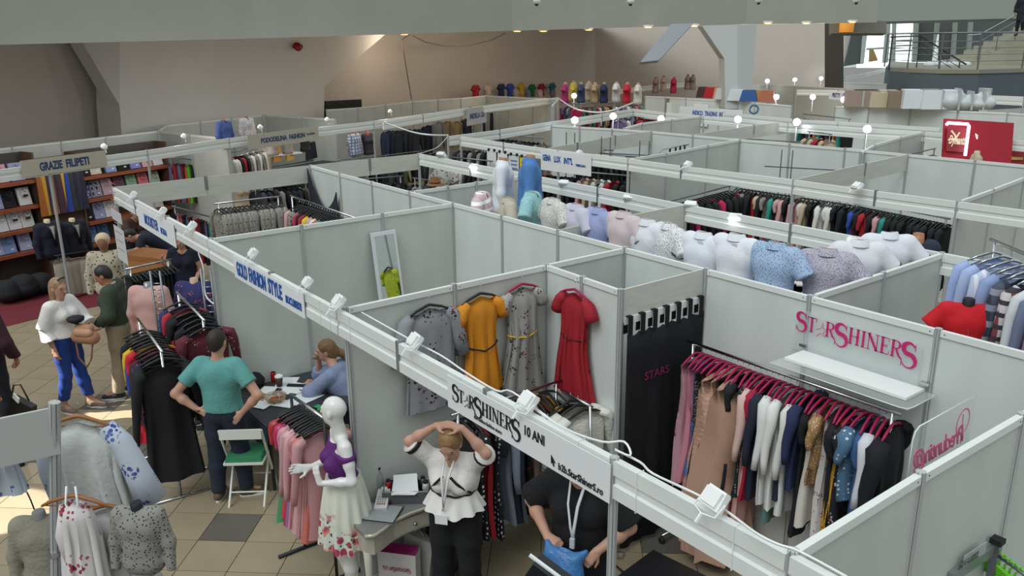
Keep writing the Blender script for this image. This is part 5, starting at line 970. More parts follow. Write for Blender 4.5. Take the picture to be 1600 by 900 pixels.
def bust(label, loc, rz, m, group=None, kind='short', neck=M_WOODT, band=None, tg=False, collar=True, sc=1., lite=False, cat='mannequin', name='shirt_bust', foot=None):
    r = empty(name, loc, rz, label, cat, group); r.scale = (sc, sc, sc)
    link('shirt', BM[kind], m, r); link('neck_stump', BM['neck_low' if (collar and kind == 'short') else 'neck'], neck, r)
    if collar: link('collar', BM['collar'], m, r)
    if band: link('sleeve_band', BM['band'], band, r)
    if tg: link('paper_tag', BM['tag'], M_PAPER, r)
    if foot is not None:
        h = loc[2]-foot; MB().tube([(0, 0, -.5), (0, 0, -h+.01)], .014, 6).obj('pole', M_STEEL, r); MB().lathe([(.15, -h), (.15, -h+.015), (.02, -h+.03)], 14).obj('base', M_DARKM, r)
    return r
WS = 'e4e5ea'
T_ = [ (752, 303, 2.68, 'c9adb3', 'pale pink checked shirt bust, leftmost of the row, turned right', -.9, 'check', 'd5c3c6', None, False), (795, 312, 2.66, 'bdb3a2', 'beige linen shirt bust, second from the left of the row', -.5, 'plain', '', None, False),
  (830, 303, 2.72, '8fc0c4', 'turquoise patterned shirt bust in front of the tall blue shirt', -.95, 'floral', 'a9d2d3', None, False), (866, 313, 2.68, 'd2d0cb', 'off-white shirt bust with small dark print, right of the turquoise one', -.25, 'speck', '6e6a66', None, False),
  (902, 322, 2.66, 'c3c1d2', 'pale lilac shirt bust between print and blue shirts', -.25, 'plain', '', None, False), (937, 328, 2.67, '99a1cc', 'lavender blue shirt bust with red collar line', -.15, 'plain', '', '8f2f52', False), (976, 334, 2.69, 'cdbdc1', 'pale rose shirt bust with dark sleeve line', -.1, 'plain', '', '7d6a6a', False),
  (1013, 346, 2.69, 'dcdde6', 'white shirt bust left of the spotted shirt', -.05, 'plain', '', 'b9bac4', False), (1047, 352, 2.66, 'e0e0e2', 'white shirt bust with black bird print', -.3, 'speck', '3c3d44', None, False), (1100, 366, 2.69, 'dfe1ea', 'white shirt bust with wide dark sleeve bands', .0, 'plain', '', '2b2e3c', True),
  (1152, 369, 2.72, 'e1e2ea', 'white shirt bust with thin red collar line', .05, 'plain', '', '3b3f55', True), (1214, 382, 2.70, 'a3b8d6', 'light blue shirt bust with tiny leaf print', .05, 'speck', '54688f', None, False)]
for k, (x, y, z, c, lab, dr, kd, c2, bnd, tg) in enumerate(T_):
    q = PV(x, y, 3.42+.02*(k % 3)); bust(lab, q, dr, fab(c, kind=kd, c2=c2 or 'ffffff', c3='ffffff', scale=60. if kd == 'check' else 62., bump=.45), 'shirt busts in a row behind the white wall', band=(mat(bnd, .8) if bnd else None), tg=tg)
for x, y, z, c, lab, dr, kd, c2, bnd, tg in [(1294, 392, 2.70, 'b3adbd', 'grey speckled shirt bust with dark sleeve hems at the corner', .45, 'speck', '4b4759', '22243a', True), (1343, 378, 2.70, 'dddde2', 'white shirt bust with dark collar and black sleeve band', .75, 'plain', '', '16171c', False), (1390, 366, 2.72, 'dcdde5', 'white shirt bust with thin dark sleeve edge near the end', .7, 'plain', '', '30344a', False), (1435, 372, 2.68, '252d42', 'dark navy sleeveless bust with bare wooden neck at the row end', .7, 'plain', '', None, False)]:
    bust(lab, PU(x, y, 1.7 if 'navy' in lab else 1.68), dr, fab(c, kind=kd, c2=c2 or 'ffffff', scale=75., bump=.45), 'shirt busts in a row behind the white wall', band=(mat(bnd, .8) if bnd else None), tg=tg, kind='tank' if 'navy' in lab else 'short', collar='navy' not in lab)
bust('tall white long-sleeved shirt bust behind the pink one', PV(786, 253, 4.3), -.75, fab(WS, bump=.3), 'tall long-sleeved busts', 'long', sc=1.12, foot=1.2); bust('tall mid blue long-sleeved shirt bust', PV(828, 249, 4.3), -.7, fab('4f7fbd', bump=.3), 'tall long-sleeved busts', 'long', sc=1.2, foot=1.2)
rr_ = empty('counter', (-4.2, 4.3, 0), 0, 'plain counter carrying the two tall shirt busts', 'table'); MB().box((1., 0, 1.18), (2.2, .6, .04)).obj('top', M_WHITE, rr_); MB().box((1., 0, .58), (2.1, .5, 1.16)).obj('body', M_PANEL2, rr_)
rr_ = empty('long_shelf', (-2.6, 3.42, 0), 0, 'long white shelf carrying the row of shirt busts', 'shelf'); MB().box((2.1, .05, 2.03), (4.6, .4, .03)).obj('board', M_WHITE, rr_)
for q in (0, 1.5, 3., 4.2): MB().box((q, .2, 1.01), (.04, .04, 2.02)).obj('leg', M_ALU, rr_)
rr_ = empty('side_shelf', (1.7, 4.1, 0), 0, 'white shelf along the divider under the last busts', 'shelf'); MB().box((0, 0, 2.03), (.4, 1.5, .03)).obj('board', M_WHITE, rr_)
for q in (-.6, .6): MB().box((0, q, 1.01), (.04, .04, 2.02)).obj('leg', M_ALU, rr_)
for k in range(3):
    b_ = Z(1225+k*14, 447+k*4, 2.1); rr_ = empty('folded_shirt_pack', b_, .3*k, '%s packed shirt lying between the blue and the speckled bust' % ORD[k], 'shirt', 'packed shirts between the busts'); MB().box((0, 0, 0), (.25, .34, .05)).obj('pack', fab(['c9b48f', 'ddd6cb', 'd9d9d9'][k]), rr_); MB().box((0, .1, .03), (.1, .06, .02)).obj('collar', fab('e4e2de'), rr_)
# busts and mannequins of the left stalls
jb = bust('pale pink long jacket bust seen from behind in the aisle', Z(231, 447, 1.52), math.radians(50), fab('c89d97', bump=.3), None, 'long', mat('8e8f93', .3, .6), foot=0.02, collar=False, name='jacket_bust')
bust('navy top with coral flowers on a bust beside the long white wall', Z(303, 440, 1.50), math.radians(50), fab('2a2f62', kind='floral', c2='c0524f', c3='a84a5a', scale=10.), None, 'long', mat('c9a890', .5), foot=0.02, collar=False, name='top_bust')
hb = bust('mannequin bust with cream headscarf and pale patterned jacket by the small table', Z(163, 392, 1.50), math.radians(-110), fab('b8ad99', kind='speck', c2='4f4638', scale=20.), None, 'long', mat('7d5645', .5), foot=0.02, collar=False, name='jacket_bust')
sd('head', [('e', v3(0, .02, .13), (.075, .09, .11)), ('c', v3(0, 0, 0), v3(0, .01, .08), .05, .05)], mat('8f6450', .6), hb, h=.012); sd('headscarf', [('e', v3(0, .0, .17), (.1, .115, .1)), ('c', v3(0, -.08, .08), v3(0, -.12, .02), .06, .03)], mat('cdb695', .8), hb, h=.012, clips=[((0, .06, .12), (0, 1, -.6))])
for x, y, lab, c, vc in [(73, 347, 'navy tuxedo jacket bust with bow tie, left of the pair', '12182a', 'd2c8b8'), (112, 345, 'dark navy suit jacket bust, right of the pair', '10151f', 'b9b5ac')]:
    q = PL(x, y, .5); b_ = bust(lab, q, LROT-PI, fab(c, bump=.2), 'suit busts under the tie display', 'long', mat('d3c1a0', .6), foot=0.02, collar=False, name='suit_bust')
    MB().add([(-.05, .128, -.06), (.05, .128, -.06), (.0, .165, -.40), (-.0, .14, -.2)], [(0, 1, 2)]).obj('shirt_front', fab(vc), b_); MB().tube([(-.06, .1, -.03), (-.045, .15, -.12), (.0, .18, -.42)], .014, 5).tube([(.06, .1, -.03), (.045, .15, -.12), (.0, .18, -.42)], .014, 5).obj('lapel', fab('0b0f18', rough=.4), b_, True)
for x, y, lab, c, kd in [(349, 190, 'slate blue shirt bust on top of the left stalls', '4a5f9a', 'plain'), (384, 185, 'white flecked shirt bust on top of the left stalls', 'cfc6c6', 'speck')]: bust(lab, PL(x, y, .35), LROT+PI+.1, fab(c, kind=kd, c2='8a6a6a', scale=26.), 'busts on top of the left stalls', 'long', mat('9a5640', .6), sc=.82)
for x, y, lab in [(424, 207, 'terracotta bust neck, left of three above the blue-lettered board'), (447, 205, 'terracotta bust neck, middle of three above the blue-lettered board'), (475, 202, 'darker bust neck, right of three above the blue-lettered board')]: bust(lab, PL(x, y+3, .6), LROT+PI, fab('b9b0a8' if x < 470 else '33302e'), 'busts behind the blue-lettered board', 'tank', mat('b5513c' if x < 470 else '8a4e3c', .6), sc=.8, collar=False)
bust('blue and white checked shirt bust in the left stalls', PL(553, 209, .9), LROT+PI, fab('d4d6df', kind='check', c2='5f6c93', c3='7b86a8', scale=70.), 'busts beside the corner post', 'long', mat('c05a42', .6), sc=.9); bust('charcoal waistcoat bust beside the checked shirt', PL(574, 208, .9), LROT+PI-.3, fab('33353a'), 'busts beside the corner post', 'tank', mat('c05a42', .6), sc=.95, collar=False)
rr_ = empty('counter', LW(9.2, 1.2, 0), LROT, 'low counter under the checked shirt bust', 'table'); MB().box((-1.9, 0, 1.35), (1.7, .7, .05)).obj('top', mat('3a3a40', .6), rr_); MB().box((-1.9, 0, .66), (1.6, .6, 1.32)).obj('body', mat('1f2126', .7), rr_)
# red dress bust and shirts in the right stall
q = PV(1513, 474, 3.7); rb = bust('bright red wide-collared dress on a black bust in the right stall', q, math.radians(215), fab('c4121f', bump=.2), None, 'short', M_BLACK, foot=.02, sc=.82, collar=False, name='dress_bust')
sd('wide_collar', [('c', v3(-.12, .02, -.1), v3(.12, .02, -.1), .07, .07)], fab('c8141f'), rb, h=.014, subs=[('e', v3(0, .05, .0), (.115, .14, .1))]); MB().tube([(0, .15, -.2), (0, .165, -.36), (0, .15, -.55)], .004, 5).obj('zip', M_CHROME, rb)
q = PV(1478, 515, 3.7); bust('dark grey jacket bust standing behind the red one', q, math.radians(215), fab('3c4148'), None, 'long', mat('a06a50', .6), foot=.02, collar=False, name='jacket_bust')
r0 = PV(1548, 374, 4.3); r1 = r0+np.array([1.1, -.8, -.02])
rack('chrome waterfall rail of shirts in the right stall', r0, r1, wheels=False)
items = [C('shirt', '9db0dc', 'light blue shirt', (1.1, 1, 1.1)), C('shirt', 'a6b6dd', 'sky blue shirt', (1.1, 1, 1.1)), C('shirt', 'b9c4de', 'blue and white striped shirt', (1.1, 1, 1.1), kind='stripe', c2='e2e4ea', scale=120.), C('shirt', '8fa0cc', 'mid blue shirt', (1.1, 1, 1.1)), C('shirt', '4a4f63', 'dark blue checked shirt', (1.1, 1, 1.15), kind='check', c2='2f3346', c3='8b8fa0', scale=60.), C('shirt', 'c9c3c3', 'red and white gingham shirt', (1.1, 1, 1.15), kind='check', c2='7c3a44', c3='3a3240', scale=80.), C('shirt', 'cfd1d6', 'pale grey shirt', (1.1, 1, 1.1)), C('shirt', '6d7690', 'slate blue shirt', (1.1, 1, 1.15)), C('shirt', '9c8290', 'mauve shirt', (1.1, 1.4, 1.15)), C('shirt', 'a08894', 'dusty mauve shirt', (1.1, 1.5, 1.15)), C('shirt', '8c7884', 'greyish plum shirt', (1.1, 1.4, 1.15))]
fill(r0+(0, 0, -.03), r1+(0, 0, -.03), items, 'the rear of the right stall', 'shirts on the rail in the right stall', M_CHROME)
# ------------------------------------------------------------------ racks further back
def words(c):
    return c
def many(seq, kinds, pal, where, group, p0, p1, n, **k):
    its = []
    for i in range(n):
        c, w = pal[seq[i % len(seq)]]; kd = kinds[i % len(kinds)]; pat = {}
        if isinstance(c, tuple): pat = dict(c[1]); c = c[0]
        its.append((kd, fab(c, **pat), '%s %s' % (w, NAMES[kd][0].replace('_', ' ')), (1, 1, 1)))
    fill(p0, p1, its, where, group, **k)
PAL = {'k': (BK, 'black'), 'n': (NV, 'navy'), 'g': ('82817c', 'grey'), 'w': ('d9d8d3', 'white'), 'r': ('a81f2e', 'red'), 'b': ('6b1d2a', 'burgundy'), 'p': ('c79a9c', 'pink'), 'm': ('b3224f', 'magenta'), 'y': ('d9c21f', 'yellow'), 'c': ('c95a4a', 'coral'), 'u': ('3050a8', 'blue'), 't': ('2f8f86', 'teal'), 'o': ('c77a3a', 'orange'), 'l': ('6cc23a', 'lime green'), 'e': ('b9a98f', 'beige'), 'v': ('6f5f86', 'violet'), 's': (('8d8a82', (('kind', 'speck'), ('c2', '3d3a36'), ('scale', 26.))), 'grey patterned'), 'f': (('c9c3bb', (('kind', 'floral'), ('c2', '8c4a4a'), ('c3', '3c4a3a'), ('scale', 11.))), 'flower print'), 'd': (('1a1c22', (('kind', 'dots'), ('c2', 'cfcfcf'), ('scale', 30.))), 'black dotted'), 'q': ('5f6f8c', 'steel blue'), 'h': ('3c3f47', 'charcoal'), 'z': ('8f8f6c', 'olive')}
# second left stall
a, b = (-6.93, 1.34, 2.05), (-6.90, 2.38, 2.05); rack('rail of grey patterned jackets in the second left stall', a, b, wheels=False); many('sssgs', ['jacket'], PAL, 'the front in the second left stall', 'grey jackets in the second left stall', (-6.93, 1.36, 2.02), (-6.9, 2.36, 2.02), 16, hm=M_BLKH)
a, b = (-6.85, 2.50, 2.05), (-4.75, 2.56, 2.02); rack('rail of bright tops along the rear wall of the second left stall', a, b, wheels=False); many('pgsgmkrbyepwctkkkkkkkkkk', ['longsleeve', 'top'], PAL, 'the corner in the second left stall', 'tops on the rear rail of the second left stall', (-6.6, 2.52, 1.99), (-4.75, 2.56, 1.99), 24, hm=M_BLKH)
nv = fab('151a26', bump=.2); V = []; F = []
for k in range(13):
    t = k/12; V += [(t*1.0, 0, 2.42-.02-(.42*math.sin(PI*t)**.8 if True else 0)-.25*t), (t*1.0, .0, 1.2)]
for k in range(12): F.append((2*k, 2*k+1, 2*k+3, 2*k+2))
o_ = MB().add(V, F).obj('draped_cloth', nv, None, True, loc=(-7.12, 2.93, 0)); o_.modifiers.new('s', 'SOLIDIFY').thickness = .02; tag(o_, 'dark navy cloth sagging from the rear wall corner of the second left stall', 'cloth')
a, b = Z(196, 421, 1.55), Z(268, 405, 1.55); rack('double chrome rail of black trousers by the front of the second left stall', a, b, wheels=False); many('kkhkkn', ['trousers'], PAL, 'the left on the front rail', 'black trousers on the front rail', a-(0, 0, .03), b-(0, 0, .03), 12, hm=M_BLKH)
# left row: dark clothes, ties and trousers
def PLs(x, y, d): return PL(x, y, d)
def lrail(label, x0, y0, x1, y1, d, seq, kinds, n, where, group, flip=0., legs_=True, small=True, **k):
    a, b = PL(x0, y0, d), PL(x1, y1, d); rr = rack(label, a, b, wheels=False, m=M_STEEL, legs_=legs_, foot=.15) if label else None
    many(seq, kinds, PAL, where, group, a-(0, 0, .03), b-(0, 0, .03), n, small=small, flip=flip, **k)
FR = -PI/2
lrail('high rail of trousers beside the shirt shelves', 262, 246, 328, 252, 1.6, 'vrbqbclnoqrkkk', ['trousers'], 14, 'the shelves on the high trouser rail', 'trousers on the high rail of the left stall', jit=.3, flip=FR*.6)
lrail('low rail of trousers beside the shirt shelves', 268, 322, 332, 340, -.9, 'npcnqbprbkvtk', ['trousers'], 13, 'the shelves on the low trouser rail', 'trousers on the low rail of the left stall', jit=.3, flip=FR*.6)
lrail('rail of patterned shirts in the blue-lettered stall', 354, 240, 410, 226, 1.0, 'wwkrkswswswe', ['longsleeve'], 12, 'the side panel in that stall', 'shirts in the blue-lettered stall', jit=.1)
lrail('rail of dark clothes under the small shelf', 420, 262, 490, 250, 1.6, 'nkgkwkwnkk', ['jacket', 'dress'], 10, 'the left under the small shelf', 'dark clothes under the small shelf')
lrail('low rail of dark clothes behind the cross beam', 395, 290, 480, 285, .3, 'hnkgkknke', ['jacket'], 9, 'the left behind the cross beam', 'dark clothes behind the cross beam')
bt = bust('headless bust in beige top standing behind the far left cross beam', PL(375, 284, -1.0), LROT+PI, fab('b39f82'), None, 'tank', mat('b39f82', .7), sc=.95, foot=.02, collar=False, name='top_bust')
lrail('rail of tweed clothes below the checked bust', 528, 250, 600, 243, .2, 'shskkh', ['jacket'], 6, 'the left on the tweed rail', 'clothes on the tweed rail')
for k, (c, w) in enumerate([('c9c5bd', 'crumpled white shirt'), ('c98f3e', 'orange ochre shirt'), ('d0a550', 'pale ochre shirt'), ('161b26', 'navy cloth')]):
    q = PL(412+k*20+(14 if k == 3 else 0), 240-k*1.5, 1.5); r_ = empty('folded_shirt', q, LROT+.1*k, '%s on the small shelf below the blue lettered board' % w, 'shirt', 'garments on the small shelf'); MB().box((0, 0, 0), (.3 if k < 3 else .55, .06, .42), taper=.8).obj('cloth', fab(c, bump=.8), r_); MB().tube([(-.06, -.04, .2), (0, -.06, .16), (.06, -.04, .2)], .015, 5).obj('collar', fab(c), r_, True)
q0 = PL(400, 246, 1.5); q1 = PL(470, 238, 1.5); r_ = empty('wall_shelf', q0, 0, 'small white wall shelf in the blue-lettered stall', 'shelf'); MB().prism([(0, -.02), (np.linalg.norm(q1-q0), -.02), (np.linalg.norm(q1-q0), .01), (0, .01)], .3, plane_M((0, 0, 0), q1-q0) @ Matrix.Translation((0, 0, -.25))).obj('board', M_WHITE, r_)
# jackets hung flat in the far left stall
jk = [(607, 200, '33415a', 'steel navy jacket'), (620, 200, '262c3a', 'grey blue jacket'), (634, 198, '343840', 'charcoal jacket'), (648, 198, '2e3138', 'dark grey jacket'), (668, 192, '18212f', 'deep navy jacket'), (684, 187, '7e7f80', 'light grey jacket'), (697, 186, '86765c', 'khaki jacket'), (712, 186, '8c7a58', 'sand brown jacket'), (728, 182, '171c2c', 'midnight blue jacket'), (742, 184, '8f8d86', 'pale stone trousers'), (755, 174, '232a3c', 'navy trousers'), (768, 174, '1f2536', 'dark navy trousers'), (784, 172, 'b7b596', 'cream trousers')]
for k, (x, y, c, w) in enumerate(jk):
    kd = 'jacket' if 'jacket' in w else 'trousers'; q = PL(x, y-2, 2.2-.08*(k % 2)); hung('jacket' if kd == 'jacket' else 'trousers', kd, k, fab(c), q, LROT+.05*(k % 3), None, '%s hung flat, %s from the corner post in the far left stall' % (w, ORD[k]), kd, 'clothes in the far left stall', (1.15, 1.4, 1.2), small=True)
q0 = PL(603, 199, 2.1); q1 = PL(830, 163, 2.1); r_ = empty('wall_rail', q0, 0, 'dark rail holding the jackets of the far left stall', 'rail'); rod(r_, q0, q1, .02, M_DARKM)
lrail('low rail of dark jackets in the far left stall', 600, 243, 690, 232, 1.2, 'hnzkngk', ['jacket'], 9, 'the left in the far left stall', 'jackets on the low rail of the far left stall')
lrail('rail of navy clothes below the white cards of the far left stall', 790, 186, 870, 178, 1.8, 'nknnk', ['jacket'], 8, 'the left below the white cards', 'navy clothes of the far left stall')
for k, x in enumerate((803, 815, 827)):
    q = PL(x, 168, 1.6); r_ = empty('shirt_on_clip', q, LROT, '%s pale shirt clipped to the rail near the glass shelf' % ORD[k], 'shirt', 'pale shirts on clips'); MB().box((0, 0, -.25), (.36, .03, .6), taper=.8).obj('cloth', fab(['b5c1b3', 'cdbfc0', 'c2b8ba'][k]), r_); MB().box((0, 0, .06), (.2, .03, .04)).obj('clip', M_BLACK, r_)
# between second and third row
def zr(label, x0, y0, x1, y1, z, seq, kinds, n, where, group, small=True, rackm=M_STEEL, **k):
    a, b = Z(x0, y0, z), Z(x1, y1, z)
    if label: rack(label, a, b, wheels=False, m=rackm, foot=.2)
    many(seq, kinds, PAL, where, group, a-(0, 0, .03), b-(0, 0, .03), n, small=small, **k)
zr('rail of blouses and long clothes left of the clipped paper sheets', 680, 243, 770, 252, 2.1, 'kssrrrkwwdk', ['longsleeve'], 13, 'the left beside the clipped sheets', 'clothes beside the clipped sheets', flip=FR*.5)
zr('rail of clothes under the GEMA board'.replace('GEMA', 'blue lettered'), 836, 262, 985, 275, 2.0, 'drkkkkkkpkkkkppekwkw', ['dress', 'longsleeve'], 26, 'the left under the third row board', 'clothes under the third row board')
zr('rail of dark clothes behind the clipped sheets', 775, 262, 836, 268, 2.05, 'sgskh', ['jacket'], 8, 'the left behind the clipped sheets', 'dark clothes behind the clipped sheets')
zr('rail of crowded dark clothes left in the third row', 715, 226, 845, 232, 2.1, 'khkgksk', ['jacket'], 18, 'the left on the crowded rail', 'dark clothes left in the third row')
zr('second rail of dark clothes in the third row', 770, 208, 850, 216, 2.15, 'kgkhk', ['jacket'], 12, 'the left on the second dark rail', 'dark clothes on the second rail of the third row')
zr('rail of black clothes in front of the curved wall of the third row', 905, 236, 1005, 246, 2.15, 'kkkhk', ['dress'], 22, 'the left in the third row middle', 'black clothes in the third row middle')
zr('rail of black clothes left of the long gowns', 1040, 316, 1143, 290, 1.86, 'kkkkkmkk', ['dress', 'jacket'], 20, 'the front left of the gowns', 'clothes left of the long gowns', small=False)
zr('long rail of gowns and short dresses in the third row', 1150, 286, 1330, 312, 1.88, 'kkrgkkreksmtkppktppfekkwwwwk', ['dress', 'dress', 'longsleeve'], 30, 'the corner on the gown rail', 'gowns on the long rail of the third row', small=False, drop=0)
zr('long rail of black dresses at the right of the third row', 1335, 313, 1485, 342, 1.88, 'uubkkrrkkpttbkkkkkkkkkkkkkkk', ['dress', 'top'], 28, 'the left on the right rail', 'dresses on the right rail of the third row', small=False)
zr('low rail of long dresses under the second row beam', 1140, 400, 1240, 412, 1.25, 'pppkfpbkwbtw', ['dress'], 14, 'the left under the second row beam', 'long dresses under the second row beam', rackm=M_ALU)
zr('rail of pink and black clothes behind the white busts', 1065, 345, 1150, 362, 2.0, 'pkkmmkfk', ['dress', 'jacket'], 10, 'the left behind the white busts', 'clothes behind the white busts')
zr('rail of dark clothes near the corner of the second row', 645, 278, 700, 286, 1.7, 'knsskrrk', ['longsleeve'], 8, 'the left at the second row corner', 'clothes at the second row corner', flip=FR*.6)
zr('rail of dark clothes behind the low divider', 505, 285, 630, 275, 1.85, 'knknknfekfknk', ['dress'], 18, 'the left behind the second stall', 'clothes behind the second left stall', flip=FR*.4)
bust('black and white ruffled blouse bust near the second row corner post', Z(693, 265, 1.95), math.radians(200), fab('a09e98', kind='speck', c2='2d2d2f', scale=18.), None, 'short', M_BLACK, foot=.02, collar=False, name='blouse_bust')
q = Z(680, 286, 1.9); r_ = empty('straw_hat', q, 0, 'brown straw hat behind the low divider', 'hat'); MB().lathe([(.17, -.03), (.16, -.02), (.1, 0), (.09, .09), (.04, .11)], 16).obj('crown', mat('8a6239', .9), r_, True); MB().lathe([(.1, -.005), (.1, .02), (.09, .025)], 16).obj('band', M_BLACK, r_, True); MB().tube([(0, 0, 0), (0, 0, -q[2])], .015).obj('hat_stand', M_DARKM, r_)
for k, (x, y, c, w) in enumerate([(768, 236, 'dfdfdf', 'creased white sheet'), (785, 239, 'e6e6ea', 'white printed sheet'), (803, 243, 'd2d6dd', 'pale blue printed sheet'), (820, 246, 'e3c812', 'yellow printed sheet')]):
    q = Z(x, y, 2.28); r_ = empty('clipped_sheet', q, .12, '%s clipped below the third row beam' % w, 'paper', 'sheets clipped below the third row beam')
    MB().box((0, 0, -.2), (.26, .006, .4)).obj('sheet', mat(c, .8), r_)
    for s in (-.08, .08): MB().box((s, 0, .02), (.04, .03, .05)).obj('clip', M_BLACK, r_)
    if k: 
        for t in range(3): MB().box((0, -.006, -.1-.07*t), (.17, .003, .022)).obj('printed_line', mat('5a6aa0' if k < 3 else '6b5c14', .8), r_)
# small dark frame racks sticking up
for k, (x, y, z) in enumerate([(885, 205, 2.55), (940, 212, 2.5), (1000, 218, 2.5), (1222, 232, 2.4)]):
    q = Z(x, y, z); r_ = empty('rack_frame', (q[0], q[1], 0), .3, '%s bare dark rack frame from the left above the third row walls' % ORD[k], 'clothes rack', 'bare rack frames'); r_.name = 'bare_rack'
    for s in (0, .2): MB().tube([(s, 0, 0.02), (s, 0, z-.02)], .011, 5).obj('upright', M_STEEL, r_)
    MB().tube([(-.3, 0, z-.35), (1.0, .2, z-.35)], .01, 5).obj('rod', M_DARKM, r_)
# coloured busts on top far left and centre
fc = [(743, 132, 'a3222c', 'red'), (762, 132, 'c8b6a8', 'cream printed'), (783, 130, '24305a', 'navy'), (797, 130, '2b4fa8', 'royal blue'), (814, 129, 'c7a437', 'mustard yellow'), (831, 131, '1f6a45', 'bottle green'), (846, 130, '9a2433', 'crimson'), (863, 129, '2f6a80', 'petrol blue')]
for k, (x, y, c, w) in enumerate(fc): bust('%s top on a bust, %s from the left of the small coloured busts' % (w, ORD[k]), PL(x, y+1, 3.6), LROT+PI, fab(c), 'small coloured busts on the far wall', 'short', mat('b08a72', .6), sc=.8, collar=False, name='top_bust')
for k, (x, y, c, w) in enumerate([(806, 142, 'a39a9a', 'grey'), (825, 143, '6b7086', 'blue grey'), (844, 143, 'c7b3b5', 'pale pink'), (864, 143, '76758c', 'violet grey')]): bust('%s shirt bust, %s in the front line of small coloured busts' % (w, ORD[k]), PL(x, y-2, 2.9), LROT, fab(c), 'front line of small coloured busts', 'tank', mat('b59a86', .6), sc=.8, collar=True, name='shirt_bust')
for k, (x, y, c, w) in enumerate([(883, 131, 'a03466', 'magenta'), (896, 129, 'b0a63a', 'yellow green'), (908, 131, '39435c', 'slate'), (920, 129, '9c917c', 'flowered beige'), (930, 131, 'a48f6e', 'tan'), (944, 131, '232c4e', 'navy'), (963, 130, 'd6d3cf', 'white'), (980, 131, 'bd2430', 'bright red'), (997, 132, 'cfc8bf', 'ivory')]): bust('%s top hung high, %s from the left in the hanging row' % (w, ORD[k]), Z(x, y, 3.0), LROT+PI+.3, fab(c), 'tops hung high in the far centre', 'short', mat('b08a72', .6), sc=.95, collar=False, name='top_bust')
zr('rail of multicoloured tops under the high hung tops', 905, 162, 1000, 158, 2.35, 'tbgrtrwneokgwvgvw', ['longsleeve'], 22, 'the left in the far centre', 'tops on the rail of the far centre')
zr('rail of long scarves and skirts behind the floodlights', 880, 160, 905, 162, 2.4, 'mvhgv', ['dress'], 6, 'the left of the skirt rail', 'skirts in the far centre')
zr('rail of lilac coats behind the fourth row post', 965, 182, 985, 178, 2.2, 'vwv', ['longsleeve'], 4, 'the left on the lilac rail', 'lilac coats in the far centre')
for k, (x, y, c, w) in enumerate([(1025, 122, '8a7a72', 'brown'), (1037, 120, 'b5a39a', 'beige'), (1053, 122, 'b02450', 'raspberry'), (1075, 118, 'a2948c', 'pale taupe'), (1083, 118, '9d8f88', 'taupe'), (1131, 108, '221c38', 'dark violet')]): bust('%s top bust, %s from the left before the far column' % (w, ORD[k]), Z(x, y, 2.9), LROT+PI+.3, fab(c), 'busts before the far column', 'short', mat('8a5f4c', .6), sc=.9, collar=False, name='top_bust')
# ------------------------------------------------------------------ floodlights
HS = MB().box((0, 0, 0), (.16, .05, .12), taper=.85).box((0, .035, 0), (.12, .02, .09)).mesh(); HS.materials.append(None)
LN_ = MB().box((0, -.027, 0), (.14, .006, .10)).mesh(); LN_.materials.append(None)
BR_ = MB().tube([(-.085, 0, 0), (-.085, .02, -.09), (0, .03, -.11), (.085, .02, -.09), (.085, 0, 0)], .006, 5).tube([(0, .03, -.11), (0, .03, -.17)], .01, 5).mesh(); BR_.materials.append(None)
M_LIT = mat('fbfdff', emit=14.); M_UNLIT = mat('cfd4d4', .15)
def flood(x, y, z, lit, label, group, rz=PI*.9, tilt=.9, sc=1., v=0.):
    q = PV(x, y, v); r = empty('floodlight', q, rz, label, 'floodlight', group); r.rotation_euler = (tilt, 0, rz); r.scale = (sc,)*3
    link('housing', HS, M_WHITE, r); link('lens', LN_, M_LIT if lit else M_UNLIT, r); link('bracket', BR_, M_WHITE, r)
for k, (x, y, sc) in enumerate([(209, 305, .8), (255, 330, .8), (301, 353, .8), (396, 396, .75), (481, 441, .7), (530, 471, .8), (649, 532, .75), (826, 626, .75), (1117, 779, .75)]):
    flood(x, y, 2.50, False, '%s unlit white floodlight from the left end of the near front beam' % ORD[k], 'unlit floodlights on the near beam', rz=PI*.95, tilt=.7, sc=sc)
for k, (x, y) in enumerate([(690, 243), (742, 262), (882, 288), (984, 311), (1080, 322), (1150, 342), (1335, 380)]): flood(x, y, 2.46, k in (1, 5), '%s floodlight from the left on the second row beam' % ORD[k], 'floodlights on the second row beam', rz=.4, tilt=.8, sc=1.05, v=5.1)
for k, (x, y) in enumerate([(1075, 257), (1340, 291), (905, 239), (806, 232)]): flood(x, y, 2.47, False, 'small white fitting on the third row beam, %s of four' % ORD[k], 'fittings on the third row beam', sc=.9, v=7.5)
